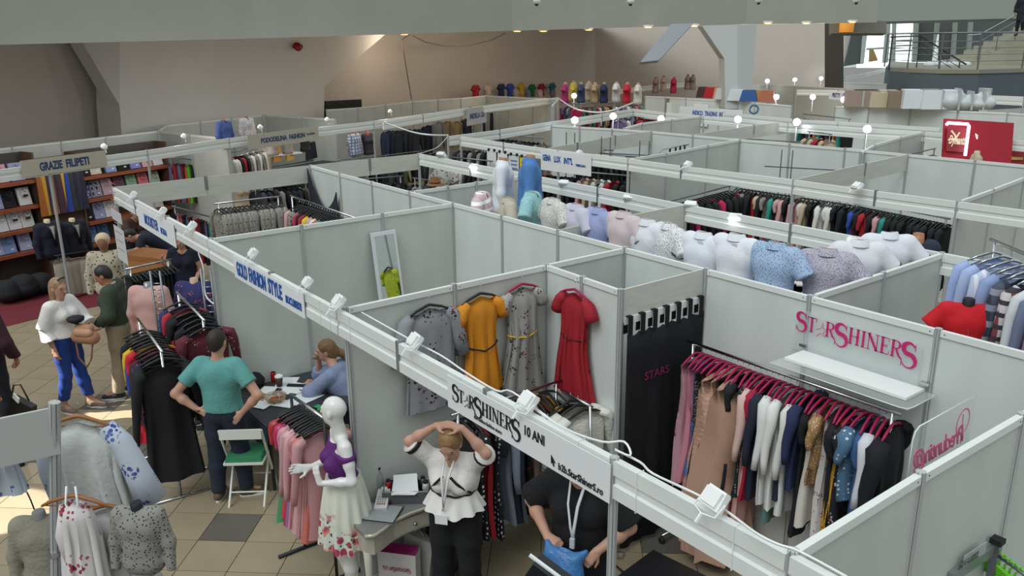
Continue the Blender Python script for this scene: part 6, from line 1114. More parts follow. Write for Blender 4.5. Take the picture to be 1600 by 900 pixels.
for k, (x, y, z) in enumerate([(897, 150, 2.6), (898, 188, 2.5), (958, 182, 2.5), (1033, 186, 2.45), (1139, 145, 2.6), (1153, 187, 2.5), (1178, 116, 2.6), (1199, 127, 2.6), (1213, 152, 2.6), (1242, 125, 2.6), (1245, 191, 2.5), (1270, 152, 2.6), (1283, 123, 2.6), (1312, 120, 2.6), (1318, 156, 2.6), (1355, 202, 2.5), (1520, 215, 2.5)]):
    q = Z(x, y, z); r = empty('floodlight', q, 0, '%s brightly lit floodlight counted from the left in the far rows' % ORD[k], 'floodlight', 'lit floodlights of the far rows')
    s_ = .62+.02*(q[0]+10)*0; d_ = np.array(CAM-q); rz = math.atan2(d_[1], d_[0])+PI/2; r.rotation_euler = (-.15, 0, rz)
    MB().lathe([(.04, -.03), (.085, 0), (.085, .02), (.05, .05)], 12).obj('housing', M_WHITE, r, True, rot=(PI/2, 0, 0)); MB().lathe([(.08, -.045), (.075, -.03), (.02, -.025)], 12).obj('lamp', mat('fbfdff', emit=18.), r, True, rot=(-PI/2, 0, 0), loc=(0, -.06, 0)); MB().tube([(0, .02, -.05), (0, .03, -.16), (0, .0, -.42)], .01, 5).obj('bracket', M_WHITE, r)
def cable(label, pts, r=.006, m=M_WHITE, name='cable'):
    P = [np.array(p) for p in pts]; Q = []
    for i in range(len(P)-1):
        a = P[max(i-1, 0)]; b = P[i]; c = P[i+1]; d = P[min(i+2, len(P)-1)]
        for t in (0, .25, .5, .75): Q.append(.5*((2*b)+(-a+c)*t+(2*a-5*b+4*c-d)*t*t+(-a+3*b-3*c+d)*t**3))
    Q.append(P[-1]); tag(MB().tube(Q, r, 5).obj(name, m, None, True), label, 'cable')
fz = lambda x, y, z=2.455: Z(x, y, z)
cable('white cable lying along the middle of the near front beam', [fz(565, 488), fz(640, 530), fz(690, 556, 2.46), fz(725, 580, 2.45), fz(775, 610, 2.47), fz(800, 612, 2.455), fz(860, 655)])
cable('white cable with loops near the right post of the near front beam', [fz(820, 628), fz(880, 668), fz(940, 690, 2.5), fz(975, 690, 2.52), fz(985, 712, 2.5), fz(960, 702, 2.5), fz(1000, 722, 2.48), fz(1020, 740, 2.52), fz(1080, 768), fz(1130, 795), fz(1180, 832, 2.5), fz(1215, 850, 2.5), fz(1250, 862, 2.5), fz(1330, 905)])
cable('thin white cable sagging from the second row corner post up to the third row', [Z(655, 240, 2.5), Z(680, 232, 2.45), Z(692, 222, 2.42), Z(700, 212, 2.5)])
cable('long pale cable sagging from the left row to the third row corner', [Z(598, 190, 2.48), PT(640, 205, 15), PT(675, 211, 13.8), Z(700, 211, 2.5)], .015)
cable('pale cable sagging from the glass shelf panel to the lilac coats', [Z(873, 154, 2.5), PT(895, 168, 20), PT(925, 175, 19), PT(955, 173, 18), Z(990, 160, 2.6)], .018)
cable('black cable winding over the floor tiles below the cabin post', [Z(950, 845, .3), Z(955, 875, .05), Z(975, 895, .02), Z(990, 910, .02)], .008, M_BLACK)
cable('tangle of grey cable at the foot of the cabin post', [Z(955, 868, .02), Z(970, 872, .02), Z(975, 862, .03), Z(960, 860, .03), Z(968, 870, .02)], .005, mat('6b6b6b', .6))
cable('white cable hanging down beside the woman facing the camera', [PV(306, 372, .0), PV(310, 395, .02), PV(318, 420, .03), PV(321, 460, .03), PV(334, 475, .03)], .008)
for k, (x, y) in enumerate([(502, 462), (517, 470), (549, 490), (724, 585), (908, 690), (1000, 745), (1152, 832)]):
    q = PV(x, y, 0); r_ = empty('cable_tie', (q[0], 0, 2.44), 0, '%s thin white tie looped round the near front beam' % ORD[k], 'tie', 'ties round the near front beam'); MB().tube([(0, -.024, .004), (0, .024, .004), (0, .024, -.205), (0, -.024, -.205)], .0025, 4, True).obj('loop', M_WHITE, r_)
# ------------------------------------------------------------------ tables and small things
# dark table in the GOLD stall
tb = empty('table', (-2.40, .50, 0), 0, 'dark topped table with teal cloth below the long white wall', 'table')
MB().box((0, 0, .735), (1.06, .98, .03)).obj('top', mat('33363c', .5, bump=.2), tb); MB().box((0, -.49, .60), (1.04, .02, .25)).obj('cloth_front', mat('25424c', .8, bump=.4), tb)
for sx in (-1, 1):
    for sy in (-1, 1): MB().tube([(sx*.46, sy*.44, .72), (sx*.46, sy*.44, 0)], .018).obj('leg', M_DARKM, tb)
def on(x, y, z=.752): return Z(x, y, z)
for k, (x, y, w, d, rz, lab) in enumerate([(448, 598, .21, .3, .9, 'white sheet against the wall on the dark table'), (467, 606, .3, .22, .5, 'white sheets behind the lidded cup'), (475, 620, .3, .3, .3, 'spread white papers before the seated person'), (440, 628, .4, .22, .6, 'white paper under the glass bowl'), (405, 632, .25, .16, .5, 'folded white paper near the man in turquoise'), (418, 610, .16, .2, .8, 'small white napkin at the left of the table'), (455, 612, .2, .14, .2, 'white receipt beside the red can')]):
    q = on(x, y, .752+.002*k); r_ = empty('paper_sheet', q, rz, lab, 'paper'); MB().box((0, 0, .002), (w, d, .003)).obj('sheet', M_PAPER, r_)
r_ = empty('paper_cup', on(437, 604), 0, 'brown paper cup with white lid on the dark table', 'cup'); MB().lathe([(.03, 0), (.042, .11)], 14).obj('cup', mat('4a3128', .6), r_, True); MB().lathe([(.045, .11), (.045, .125), (.036, .135), (.034, .13)], 14).obj('lid', M_WHITE, r_, True)
r_ = empty('drink_can', on(428, 596), 0, 'small red can beside the lidded cup', 'can'); MB().lathe([(.026, 0), (.03, .008), (.03, .1), (.025, .112)], 14).obj('can', mat('a3151d', .3), r_, True); MB().lathe([(.024, .112), (.02, .108)], 12).obj('lid', M_CHROME, r_)
r_ = empty('glass_bowl', on(431, 628), 0, 'round glass bowl of snacks on the dark table', 'bowl'); MB().lathe([(.05, 0), (.1, .03), (.115, .08), (.112, .08), (.096, .034), (.048, .008)], 20).obj('bowl', mat('b9a78c', .08, alpha=.45), r_, True)
fd = MB(); 
for k in range(14): a = k*2.4; fd.box((.06*math.cos(a)*(k % 3)/2, .06*math.sin(a)*(k % 3)/2, .03+.004*(k % 4)), (.035, .03, .03), Matrix.Rotation(a, 3, 'Z'))
tag(fd.obj('snacks', mat('a5582e', .7), r_), kind='stuff')
r_ = empty('plate', on(405, 622), 0, 'small plate with bread near the man in turquoise', 'plate'); MB().lathe([(.05, 0), (.1, .012), (.098, .016), (.05, .006)], 18).obj('dish', mat('c9c5bb', .4), r_, True); MB().lathe([(.06, .01), (.065, .035), (.03, .05)], 12, sx=1.2).obj('bread', mat('c08a4a', .8), r_, True)
r_ = empty('notebook', on(463, 603, .76), .8, 'closed dark notebook on the papers', 'notebook'); MB().box((0, 0, .008), (.2, .05, .015)).obj('cover', M_BLACK, r_)
r_ = empty('pen', on(474, 612, .765), .2, 'black pen lying on the spread papers', 'pen'); MB().tube([(-.07, 0, .006), (.07, 0, .006)], .005).obj('barrel', M_BLACK, r_)
r_ = empty('phone', on(452, 620, .76), .5, 'dark phone lying by the glass bowl', 'phone'); MB().box((0, 0, .005), (.075, .15, .009)).obj('body', mat('2c2326', .3), r_)
r_ = empty('folder', on(478, 645), .3, 'red and green folder at the near end of the dark table', 'folder'); MB().box((0, 0, .008), (.3, .2, .012)).obj('cover', mat('5c3a34', .6), r_); MB().box((.0, -.12, .01), (.3, .06, .01)).obj('spine', mat('2f6a45', .6), r_)
r_ = empty('folded_clothes', on(498, 650, .76), .4, 'small pile of red and green clothes at the table end', 'clothes'); MB().box((0, 0, .02), (.25, .2, .04)).obj('cloth', mat('a64a44', .8, bump=.6), r_); MB().box((0, .02, .06), (.2, .15, .035), taper=.8).obj('top_cloth', mat('2f8a5c', .8, bump=.6), r_)
r_ = empty('black_bag', on(398, 602), .3, 'black crumpled bag at the far corner of the dark table', 'bag'); MB().lathe([(.1, 0), (.12, .06), (.07, .13), (.02, .15)], 10).obj('bag', fab(BK, bump=.8), r_, True)
def folding_chair(label, loc, rz, cush=None):
    r = empty('folding_chair', loc, rz, label, 'chair'); m = mat('d9dbd4', .4)
    for s in (-1, 1):
        MB().tube([(s*.2, .2, 0), (s*.2, -.16, .80)], .013).obj('back_leg', m, r); MB().tube([(s*.17, -.22, 0), (s*.17, .16, .47)], .012).obj('front_leg', m, r)
    MB().box((0, .0, .45), (.38, .36, .025)).obj('seat', m, r); MB().box((0, -.165, .76), (.4, .02, .1)).obj('backrest', m, r)
    for z, y in ((.2, .1), (.12, -.13)): MB().tube([(-.18, y, z), (.18, y, z)], .008).obj('crossbar', m, r)
    if cush: MB().box((0, .0, .485), (.36, .34, .05), taper=.92).obj('cushion', cush, r)
folding_chair('white folding chair with green clothes on its seat beside the man in turquoise', (-1.98, -.16, 0), math.radians(55), fab('2f7a52', bump=.7))
folding_chair('white folding chair behind the seated person in pale blue', (-1.90, 1.30, 0), math.radians(140))
# mirror leaning on the side wall
c4 = [PU(583, 362, -2.90), PU(621, 358, -2.90), PU(626, 470, -2.80), PU(590, 474, -2.80)]
r_ = empty('wall_mirror', c4[3], 0, 'narrow white framed mirror leaning on the side wall of the second stall', 'mirror'); o = np.array(r_.location); cc = [c-o for c in c4]; ce = sum(cc)/4
y0, y1 = ce[1]-.16, ce[1]+.16; zt0, zb0 = 2.24-o[2], 1.0-o[2]
Q = [np.array([-.10, y0, zt0]), np.array([-.10, y1, zt0]), np.array([.10, y1, zb0]), np.array([.10, y0, zb0])]; Qi = [q+(sum(Q)/4-q)*f+np.array([.012, 0, 0]) for q, f in zip(Q, (.1, .1, .1, .1))]
nq = np.array([.03, 0, 0]); MB().add(Q+[q-nq for q in Q], [(3, 2, 1, 0), (4, 5, 6, 7), (0, 1, 5, 4), (1, 2, 6, 5), (2, 3, 7, 6), (3, 0, 4, 7)]).obj('frame', mat('d7d9de', .3), r_)
yi, yo = y0+.035, y1-.035; S_ = [np.array([-.10+.01, yi, zt0-.04]), np.array([-.10+.01, yo, zt0-.04]), np.array([.10+.006, yo, zb0+.04]), np.array([.10+.006, yi, zb0+.04])]
MB().add(S_+[q-np.array([.006, 0, 0]) for q in S_], [(3, 2, 1, 0), (4, 5, 6, 7), (0, 1, 5, 4), (1, 2, 6, 5), (2, 3, 7, 6), (3, 0, 4, 7)]).obj('glass', mat('d5dadb', .02, 1.), r_)
hung('dress', 'dress', 1, fab('b9c42c', kind='floral', c2='e2e2d0', c3='4a5a2c', scale=12.), (-1.0, 2.92, 1.95), .02, M_BLKH, 'yellow green flowered dress, seen only in the leaning mirror', 'dress', None, (1.1, 1, .9), True)
# cash desk
dk = empty('cash_desk', (.26, .28, 0), 0, 'pale curved cash desk with drawer beside the white mannequin', 'desk')
pf = [(-.19, -.42), (.20, -.42), (.235, -.36), (.21, -.27), (.16, -.15), (.14, 0), (.15, .15), (.17, .30), (.17, .44), (-.19, .44)]
MB().prism(pf, .035, Matrix.Translation((0, 0, .77))).obj('top', mat('7d7c78', .25), dk); MB().tube([(x, y, .787) for x, y in pf[1:9]], .019, 6).obj('edge', mat('b5b0a2', .3, .3), dk, True)
MB().prism([(x-.03 if i in (1, 2, 3, 4, 5, 6, 7, 8) else x, y*.96) for i, (x, y) in enumerate(pf)], .17, Matrix.Translation((0, 0, .60))).obj('apron', mat('b9b3a6', .5), dk)
dr = MB().box((.125, .05, .685), (.015, .36, .12)).obj('drawer', mat('c2bcae', .5), dk); MB().lathe([(.008, 0), (.018, .012), (.012, .028)], 10).obj('knob', M_CHROME, dr, True, loc=(.135, .05, .685), rot=(0, PI/2, 0))
for x, y in ((.15, -.38), (-.15, -.38), (.12, .4), (-.15, .4)): MB().tube([(x, y, .62), (x*1.02, y, .3), (x*1.1, y, .0)], [.035, .025, .018], 8).obj('leg', mat('bdb7aa', .5), dk, True)
r_ = empty('card_terminal', Z(598, 787, .81), .9, 'white card payment terminal with dark screen on the cash desk', 'card terminal'); X_ = Matrix.Rotation(.2, 3, 'X'); MB().box((0, 0, .03), (.1, .22, .045), X_).obj('body', mat('d5d6d6', .3), r_); MB().box((0, .06, .058), (.07, .045, .006), X_).obj('screen', mat('30363a', .2), r_)
for i in range(4):
    for j in range(4): MB().box((-.027+.018*i, .01-.026*j, .053-.005*j), (.012, .015, .008), X_).obj('key', mat('8f9294', .5) if j < 3 else mat(['a33', '', '', ''][0]*1 and 'a04040', .5), r_)
MB().lathe([(.03, .0), (.035, .03), (.02, .05)], 10).obj('paper_roll', M_PAPER, r_, True, loc=(0, .1, .04))
r_ = empty('plastic_pouch', Z(592, 803, .808), .7, 'clear crumpled pouch with dark rim under the card terminal', 'pouch'); MB().box((0, 0, .006), (.32, .24, .012)).obj('pouch', mat('9a9ea0', .15, bump=.8), r_); MB().tube([(-.16, -.12, .012), (.16, -.12, .012), (.16, .12, .012)], .005).obj('rim', M_BLACK, r_)
r_ = empty('drink_bottle', Z(594, 768, .81), 0, 'clear plastic bottle with black cap on the cash desk', 'bottle'); MB().lathe([(.03, 0), (.034, .02), (.032, .14), (.014, .19), (.013, .205)], 14).obj('bottle', mat('aab3b4', .05, alpha=.45), r_, True); MB().lathe([(.016, .205), (.016, .225)], 10).obj('cap', M_BLACK, r_)
r_ = empty('tape_roll', Z(604, 776, .84), .4, 'cream tape roll on a dark red cloth beside the bottle', 'tape'); MB().lathe([(.02, -.02), (.045, -.02), (.045, .02), (.02, .02)], 16).obj('roll', mat('c9b795', .5), r_, True, rot=(1.2, 0, 0)); MB().lathe([(.07, -.03), (.08, 0), (.05, .0)], 9, sy=1.6).obj('cloth', fab('6b1d2e', bump=.8), r_, True)
bk = empty('basket', Z(636, 776, .81), math.radians(53), 'grey basket holding papers and small bottles on the cash desk', 'basket'); L_, D_b, H_ = .36, .2, .1
for c, d in (((0, -D_b/2, H_/2), (L_, .008, H_)), ((0, D_b/2, H_/2), (L_, .008, H_)), ((-L_/2, 0, H_/2), (.008, D_b, H_)), ((L_/2, 0, H_/2), (.008, D_b, H_)), ((0, 0, .005), (L_, D_b, .008))): MB().box(c, d).obj('side', mat('5a5d60', .5), bk)
MB().tube([(-L_/2, -D_b/2, H_), (L_/2, -D_b/2, H_), (L_/2, D_b/2, H_), (-L_/2, D_b/2, H_)], .008, 6, True).obj('rim', mat('8c8f90', .4), bk, True)
for k in range(3): r_ = empty('paper_stack', Z(632+k, 758-k, .93+.004*k), math.radians(53)+.08*k, ['top sheet of the printed papers on the basket', 'middle sheet of the papers on the basket', 'lowest sheet of the papers on the basket'][2-k], 'paper'); MB().box((0, 0, 0), (.19, .22, .003), Matrix.Rotation(.25, 3, 'X')).obj('sheet', M_PAPER, r_)
for k, (x, y, c, w) in enumerate([(607, 762, 'a81c22', 'small red box in the left end of the basket'), (661, 757, '3c4246', 'small dark bottle in the right end of the basket'), (665, 765, 'bdbab2', 'small white jar in the right end of the basket')]): r_ = empty('small_container', Z(x, y, .87), 0, w, 'container'); MB().lathe([(.025, -.05), (.028, .03), (.02, .06)], 10).obj('body', mat(c, .4), r_, True); MB().lathe([(.018, .06), (.018, .075)], 8).obj('cap', mat('222222', .5), r_)
gb = empty('gift_bag', (.62, -.05, 0), math.radians(40), 'white paper carrier bag with magenta lining and STARSHINERS print below the desk', 'bag')
gb.location = (.20, .28, 0)
MB().add([(-.16, -.06, 0), (.16, -.06, 0), (.16, .06, 0), (-.16, .06, 0), (-.165, -.06, .36), (.165, -.06, .36), (.165, .06, .36), (-.165, .06, .36)], [(0, 3, 2, 1), (0, 1, 5, 4), (1, 2, 6, 5), (2, 3, 7, 6), (3, 0, 4, 7)]).obj('bag', mat('d3cfcd', .6), gb)
MB().add([(-.155, -.055, .30), (.155, -.055, .30), (.155, .055, .375), (-.155, .055, .375), (-.13, -.0, .365), (.13, 0, .365)], [(0, 1, 2, 3), (3, 2, 5, 4)]).obj('lining', mat('a0186b', .6), gb); logo(gb, mat('a02a5c', .6), plane_M((-.12, -.0625, .2), (1, 0, 0)), .24, 'printed_logo')
MB().tube([(-.07, -.063, .34), (-.03, -.07, .31), (.03, -.07, .31), (.07, -.063, .34)], .003, 5).obj('handle', M_WHITE, gb)
wb = empty('gift_bag', (.17, .49, 0), math.radians(25), 'plain pale paper bag leaning behind the printed carrier bag', 'bag'); MB().box((0, 0, .2), (.28, .09, .4), Matrix.Rotation(.15, 3, 'Y')).obj('bag', mat('bcb9b6', .6), wb); MB().tube([(-.05, 0, .4), (0, 0, .46), (.05, 0, .4)], .003, 4).obj('handle', M_WHITE, wb)
bj = sdf_mesh([('e', v3(0, 0, .32), (.22, .12, .3)), ('e', v3(.1, .1, .5), (.16, .1, .16)), ('c', v3(.15, .05, .45), v3(.3, .1, .1), .08, .05)], h=.02); bj.materials.append(None); tag(link('jacket', bj, fab(BK, bump=.8), None, loc=(.30, .66, .0)), 'black jacket heaped under the cash desk behind the bags', 'jacket')
# blue plastic bag and black case
fr_ = Vector((.45, -.9, 0)).normalized(); rt_ = Vector((fr_.y*-1, fr_.x, 0))*-1; base8 = Vector((1.70, .93, 0))
pb = empty('plastic_bag', base8+fr_*.36+Vector((0, 0, 1.0)), facing(.45, -.9), 'crumpled blue plastic bag held open by the person in black', 'bag')
bm_ = sdf_mesh([('e', v3(0, 0, -.02), (.15, .07, .14)), ('c', v3(-.1, 0, .06), v3(-.155, -.04, .11), .04, .018), ('c', v3(.08, 0, .06), v3(.12, -.03, .12), .04, .018), ('e', v3(.03, .04, -.12), (.14, .07, .12)), ('e', v3(-.06, .03, -.08), (.1, .07, .13))], h=.011, subs=[('e', v3(-.02, 0, .15), (.07, .02, .06))]); link('sheeting', bm_, mat('3f78b4', .3, bump=1., alpha=.93), pb)
cs = empty('sample_case', PT(850, 893, 4.6), math.radians(30), 'open black case with white edge at the bottom under the blue bag', 'case'); MB().box((0, 0, -.12), (.26, .12, .3), Matrix.Rotation(.5, 3, 'Y')).obj('case', mat('14161d', .4), cs); MB().box((0.04, -.02, .035), (.27, .02, .012), Matrix.Rotation(.5, 3, 'Y')).obj('edge', M_WHITE, cs)
q = Z(1062, 885, .3); cs = empty('black_box', (q[0]+.1, q[1]-.2, 0), math.radians(8), 'flat black case lying on the tiles at the bottom edge', 'case'); MB().box((0, 0, .14), (.7, .5, .26)).obj('case', mat('15161a', .5), cs); MB().box((0, 0, .28), (.72, .52, .03)).obj('lid', mat('1b1c21', .45), cs); MB().box((.37, 0, .2), (.02, .16, .03)).obj('handle', M_STEEL, cs)
# ------------------------------------------------------------------ shirt stall: shelves, folded shirts, ties
def lz(x, y, d): return PL(x, y, d)[2]
M_SHF = mat('9a5436', .5, kind='wood', c2='86462c', scale=4.)
def shelf_unit(label, x0, x1, ys, d, first):
    a = PL(x0, ys[0][0], d); root = empty('shelf_unit', (a[0], a[1], 0), LROT, label, 'shelf'); s0 = float((a[:2]-LA)@LD); out = []
    b = PL(x1, ys[0][1], d); s1 = float((b[:2]-LA)@LD); L = s1-s0
    for y, _ in ys:
        z = PL(x0, y, d)[2]; MB().box((L/2, .17, z-.03), (L, .38, .06)).obj('shelf_board', M_SHF, root); out.append(z)
    MB().box((L/2, .38, out[0]/2+.25), (L+.1, .03, out[0]+.5)).obj('back_panel', mat('4b4540', .8), root)
    for s in (-.03, L+.03): MB().box((s, .2, out[0]/2+.25), (.04, .38, out[0]+.5)).obj('side_panel', mat('5a4438', .7), root)
    return s0, s1, out
def folded(x, z, d, c, lab, group, extra=None, kind='plain', c2='ffffff'):
    yy = 300; p = PL(x, yy, d)
    for _ in range(6):    # move down the pixel column until the height matches
        p = PL(x, yy, d); e = p[2]-z; yy += e*70
    r = empty('folded_shirt', (p[0], p[1], z), LROT, lab, 'shirt', group); T = Matrix.Rotation(-.22, 3, 'X')
    MB().box((0, .12, .17), (.23, .05, .33), T).obj('cloth', fab(c, kind=kind, c2=c2, c3='8a8a99', scale=60.), r); MB().tube([(-.055, .07, .27), (-.03, .045, .24), (0, .04, .225), (.03, .045, .24), (.055, .07, .27), (0, .13, .31)], .012, 5, True).obj('collar', fab(c if c != '15161c' else '2a2c34'), r, True)
    if extra: MB().box((0, .045, .19), (.09, .012, .035)).obj('bow_tie', fab(extra), r)
    else: MB().box((.04, .075, .07), (.05, .008, .05)).obj('price_tag', M_PAPER, r)
lys = [(293, 285), (335, 324), (372, 362), (409, 398)]
s0, s1, zs = shelf_unit('left wooden shelf unit with folded dress shirts', -30, 56, lys, 1.8, 0)
rowsL = [[(8, 'c99aa8', 'pink'), (33, '9d9ac4', 'lavender')], [(0, '8f93bd', 'lilac'), (21, '15161c', 'black'), (45, 'd9d9dc', 'white')], [(8, 'd6d6da', 'white'), (29, 'd3d3d7', 'pearl white'), (49, 'd8d8d4', 'cream white')], [(1, 'a3a6cc', 'pale violet'), (21, '7f96c6', 'light blue'), (46, 'a9abcf', 'pale lilac')]]
RN = ['top', 'second', 'third', 'lowest']
for i, rw in enumerate(rowsL):
    for k, (x, c, w) in enumerate(rw): folded(x, zs[i], 1.83, c, '%s folded shirt, %s on the %s board of the left shelf unit' % (w, ORD[k], RN[i]), 'folded shirts in the left unit', extra=('16171c' if i in (1, 2) and k else None))
rys = [(278, 262), (314, 298), (350, 334), (386, 370)]
s0, s1, zs = shelf_unit('right wooden shelf unit with folded patterned shirts', 128, 262, rys, 1.8, 0)
rowsR = [[(137, '15161c', 'black'), (154, 'c9bfae', 'cream and brown'), (178, '8a97c4', 'periwinkle'), (197, '15161c', 'plain black'), (216, '7d86c0', 'violet blue'), (234, 'd3a5aa', 'pink'), (251, 'd5d5d8', 'white')], [(138, '3d3f7a', 'navy checked'), (156, '8f90a0', 'grey checked'), (174, 'b59aa6', 'mauve'), (193, '6b4a5c', 'plum'), (212, '8fae90', 'mint'), (230, 'd0717f', 'rose'), (248, 'aebfae', 'pale green')], [(143, '15161c', 'jet black'), (161, '9a9cc6', 'lavender'), (178, 'd6d6da', 'bright white'), (236, 'd6cfc6', 'boxed white'), (252, 'd3cdc5', 'boxed cream')], [(150, '5f7ca6', 'blue'), (168, '4c6890', 'dark blue')]]
for i, rw in enumerate(rowsR):
    for k, (x, c, w) in enumerate(rw): folded(x, zs[i], 1.83, c, '%s folded shirt, %s on the %s board of the right shelf unit' % (w, ORD[k], RN[i]), 'folded shirts in the right unit', kind='check' if 'checked' in w else 'plain', c2='262a5c')
a = PL(54, 262, 1.75); b = PL(126, 254, 1.75); r_ = empty('tie_board', (a[0], a[1], 0), 0, 'dark panel with rail carrying the long neckties', 'panel'); ab = b-a; Lb = np.linalg.norm(ab[:2]); MB().prism([(0, .7), (Lb, .7), (Lb, 2.3), (0, 2.3)], .03, plane_M((LN[0]*.12, LN[1]*.12, 0), (ab[0], ab[1], 0))).obj('panel', mat('4a372e', .8), r_)
MB().tube([(0, 0, a[2]), (ab[0], ab[1], a[2])], .012).obj('rail', M_STEEL, r_)
items = [C('strip', c, w+' silk', (1.15, 1, .9), rough=.45) for c, w in [('a05f2c', 'copper'), ('c9992a', 'mustard'), ('3c3348', 'aubergine'), ('8d5a3c', 'bronze'), ('3a2a38', 'dark plum'), ('4a3040', 'wine'), ('cfa12c', 'golden yellow'), ('2b479b', 'royal blue'), ('33363c', 'charcoal'), ('262c3c', 'midnight'), ('3b3550', 'violet grey'), ('2c2a3a', 'black violet')]]
fill((a[0], a[1], a[2]), (b[0], b[1], a[2]), items, 'the left on the tie board', 'neckties on the tie board', flip=FR, jit=.03, small=True)
for k, (x, y, s) in enumerate([(8, 440, .42), (35, 438, .45), (62, 432, .4), (20, 425, .35)]):
    q = PL(x, y, 1.0); m_ = sdf_mesh([('e', v3(0, 0, s*.45), (s*.9, s*.6, s*.45)), ('e', v3(s*.3, 0, s*.7), (s*.5, s*.4, s*.3))], h=.03); m_.materials.append(None); tag(link('black_sack', m_, fab('17191f', bump=1.), None, loc=(q[0], q[1], 0.0)), '%s black plastic sack from the left below the shirt shelves' % ORD[k], 'bag', 'black sacks below the shirt shelves')
a, b = PL(85, 400, .15), PL(140, 392, .15); rack('dark trouser rack below the tuxedo busts', a, b, wheels=False, m=M_DARKM, foot=.15)
fill(a-(0, 0, .03), b-(0, 0, .03), [C('trousers', 'b5ad9e', 'cream trousers', (1.6, 1.5, .75)), C('trousers', 'a8a092', 'stone trousers', (1.6, 1.5, .75)), C('trousers', 'b9b1a2', 'ivory trousers', (1.6, 1.5, .75))], 'the left on the rack below the tuxedo busts', 'pale trousers below the tuxedo busts', flip=FR, small=True)
# paper sheets and cabinet in the second left stall
for x0, y0, x1, y1, lab, c in [(161, 322, 197, 350, 'grey white sheet with faint red lines taped near the far left post', 'c3c1c6'), (168, 349, 203, 412, 'long white price list hanging below the red-lined sheet', 'c6c6c6')]:
    a = PV(x0, y0, -.12); b = PV(x1, y1, -.12); r_ = empty('paper_sheet', (a[0], -.12, b[2]), 0, lab, 'paper'); MB().box(((b[0]-a[0])/2+.14, 0, (a[2]-b[2])/2), (.55, .004, abs(a[2]-b[2])+.1)).obj('sheet', mat(c, .8), r_)
    for k in range(4): MB().box(((b[0]-a[0])/2+.14, -.004, .12+.12*k), (.34, .002, .012)).obj('printed_line', mat('b0666a' if y0 < 330 else '8c8c8c', .8), r_)
q = PL(238, 372, -2.2); r_ = empty('wooden_box', (q[0], q[1], 0), .5, 'orange brown wooden cabinet behind the small white board', 'cabinet'); MB().box((0, 0, .55), (1.0, .5, 1.1)).obj('body', mat('9a6238', .6, kind='wood', c2='8a552e', scale=3.), r_); MB().box((0, -.26, .55), (.9, .02, .9)).obj('door', mat('a06a3c', .6), r_)
q = Z(215, 392, .78); r_ = empty('small_table', (q[0]+.1, q[1], 0), .4, 'small grey table in front of the brown cardigan', 'table'); MB().box((0, 0, .76), (.7, .5, .03)).obj('top', mat('9a938c', .5), r_)
for sx in (-.3, .3):
    for sy in (-.2, .2): MB().tube([(sx, sy, .75), (sx, sy, 0)], .015).obj('leg', M_STEEL, r_)
q = Z(245, 398, .8); r_ = empty('cardboard_tray', (q[0], q[1], 0), .6, 'low brown table heaped with folded fabric below the bending person', 'table'); MB().box((0, 0, .38), (1.2, .7, .76)).obj('table', mat('6b4e3a', .7), r_)
for k in range(5): MB().box((-.4+.2*k, .05*(k % 2), .80), (.22, .4, .07), Matrix.Rotation(.2*k, 3, 'Z')).obj('folded_fabric', fab(['8a6f58', '5c4a42', 'a08c74', '77614e', '4a423e'][k], bump=.8), r_)
# ------------------------------------------------------------------ embroidered blouses at the lower left
M_BW = fab('c9cbc8', bump=.6); M_BE = fab('b9c0cc', kind='floral', c2='3a4a90', c3='54649f', scale=9.); M_RE = fab('d5cfcf', kind='floral', c2='8c2840', c3='a34a5c', scale=8.); M_WD = mat('9a6238', .5)
def emb(label, loc, rz, m, prm, parts, name='embroidered_blouse', hm=M_WD): return sample(label, loc, rz, m, dict(BP, **prm), hm, parts, name)
RZ = math.radians(50)
emb('white embroidered blouse with blue flowered sleeves on a wooden hanger', PT(120, 636, 4.75), RZ, M_BW, dict(W=.2, L=.80, th=.08, flare=1.35, waist=1.0, amp=.02, seed=2), [('sleeve', [(-.17, 0, -.13), (-.23, 0, -.22), (-.23, 0, -.42), (-.20, .0, -.6)], [.05, .06, .06, .055], M_BE, False), ('sleeve', [(.15, 0, -.12), (.23, 0, -.22), (.30, .0, -.42), (.36, 0, -.6)], [.05, .065, .075, .09], M_BE, False), ('flounce', ell(.265, .12, -.88, 30), .03, M_BW, True)])
emb('white ruffled blouse hanging below the blue embroidered one', PT(165, 776, 4.75), RZ, fab('c3c3c2', bump=.7), dict(W=.17, L=.55, th=.09, flare=1.4, waist=1.1, amp=.03, seed=4), [('cuff', [(.2, -.05, -.22), (.24, -.06, -.30)], .06, fab('6b6e74', kind='speck', c2='c9c9c9', scale=40.), False)])
emb('white blouse with dark red stitched panels beside the aluminium post', PT(112, 760, 4.55), RZ, M_RE, dict(W=.08, L=.6, th=.06, flare=1.7, waist=1.3, amp=.015, seed=6), [('sleeve', [(-.06, 0, -.12), (-.09, 0, -.3), (-.07, 0, -.5)], [.03, .05, .045], M_RE, False), ('strap', [(-.03, 0, .0), (-.04, -.02, -.1), (0, -.04, -.18), (.03, -.02, -.1), (.02, 0, 0)], .006, M_WHITE, False)])
bust('grey and black patterned folk jacket on a dark bust at the lower left', PT(214, 792, 4.6), RZ+PI, fab('8c8a84', kind='speck', c2='33332f', scale=34.), None, 'long', M_BLACK, sc=.62, collar=False, name='jacket_bust')
bust('beige gathered blouse bust left of the aluminium post', PT(62, 806, 4.9), RZ+PI+.2, fab('8f8a7c', bump=.8), None, 'long', mat('8c8c88', .5), sc=.72, collar=False, name='blouse_bust')
emb('white and blue embroidered blouse cut by the left picture edge', PT(-12, 672, 4.6), RZ, M_BE, dict(W=.1, L=.3, th=.05, flare=1.3, waist=1., amp=.01, seed=7), [('tassel_cord', [(.12, 0, -.36), (.14, 0, -.44), (.15, 0, -.5)], .004, M_BLACK, False)])
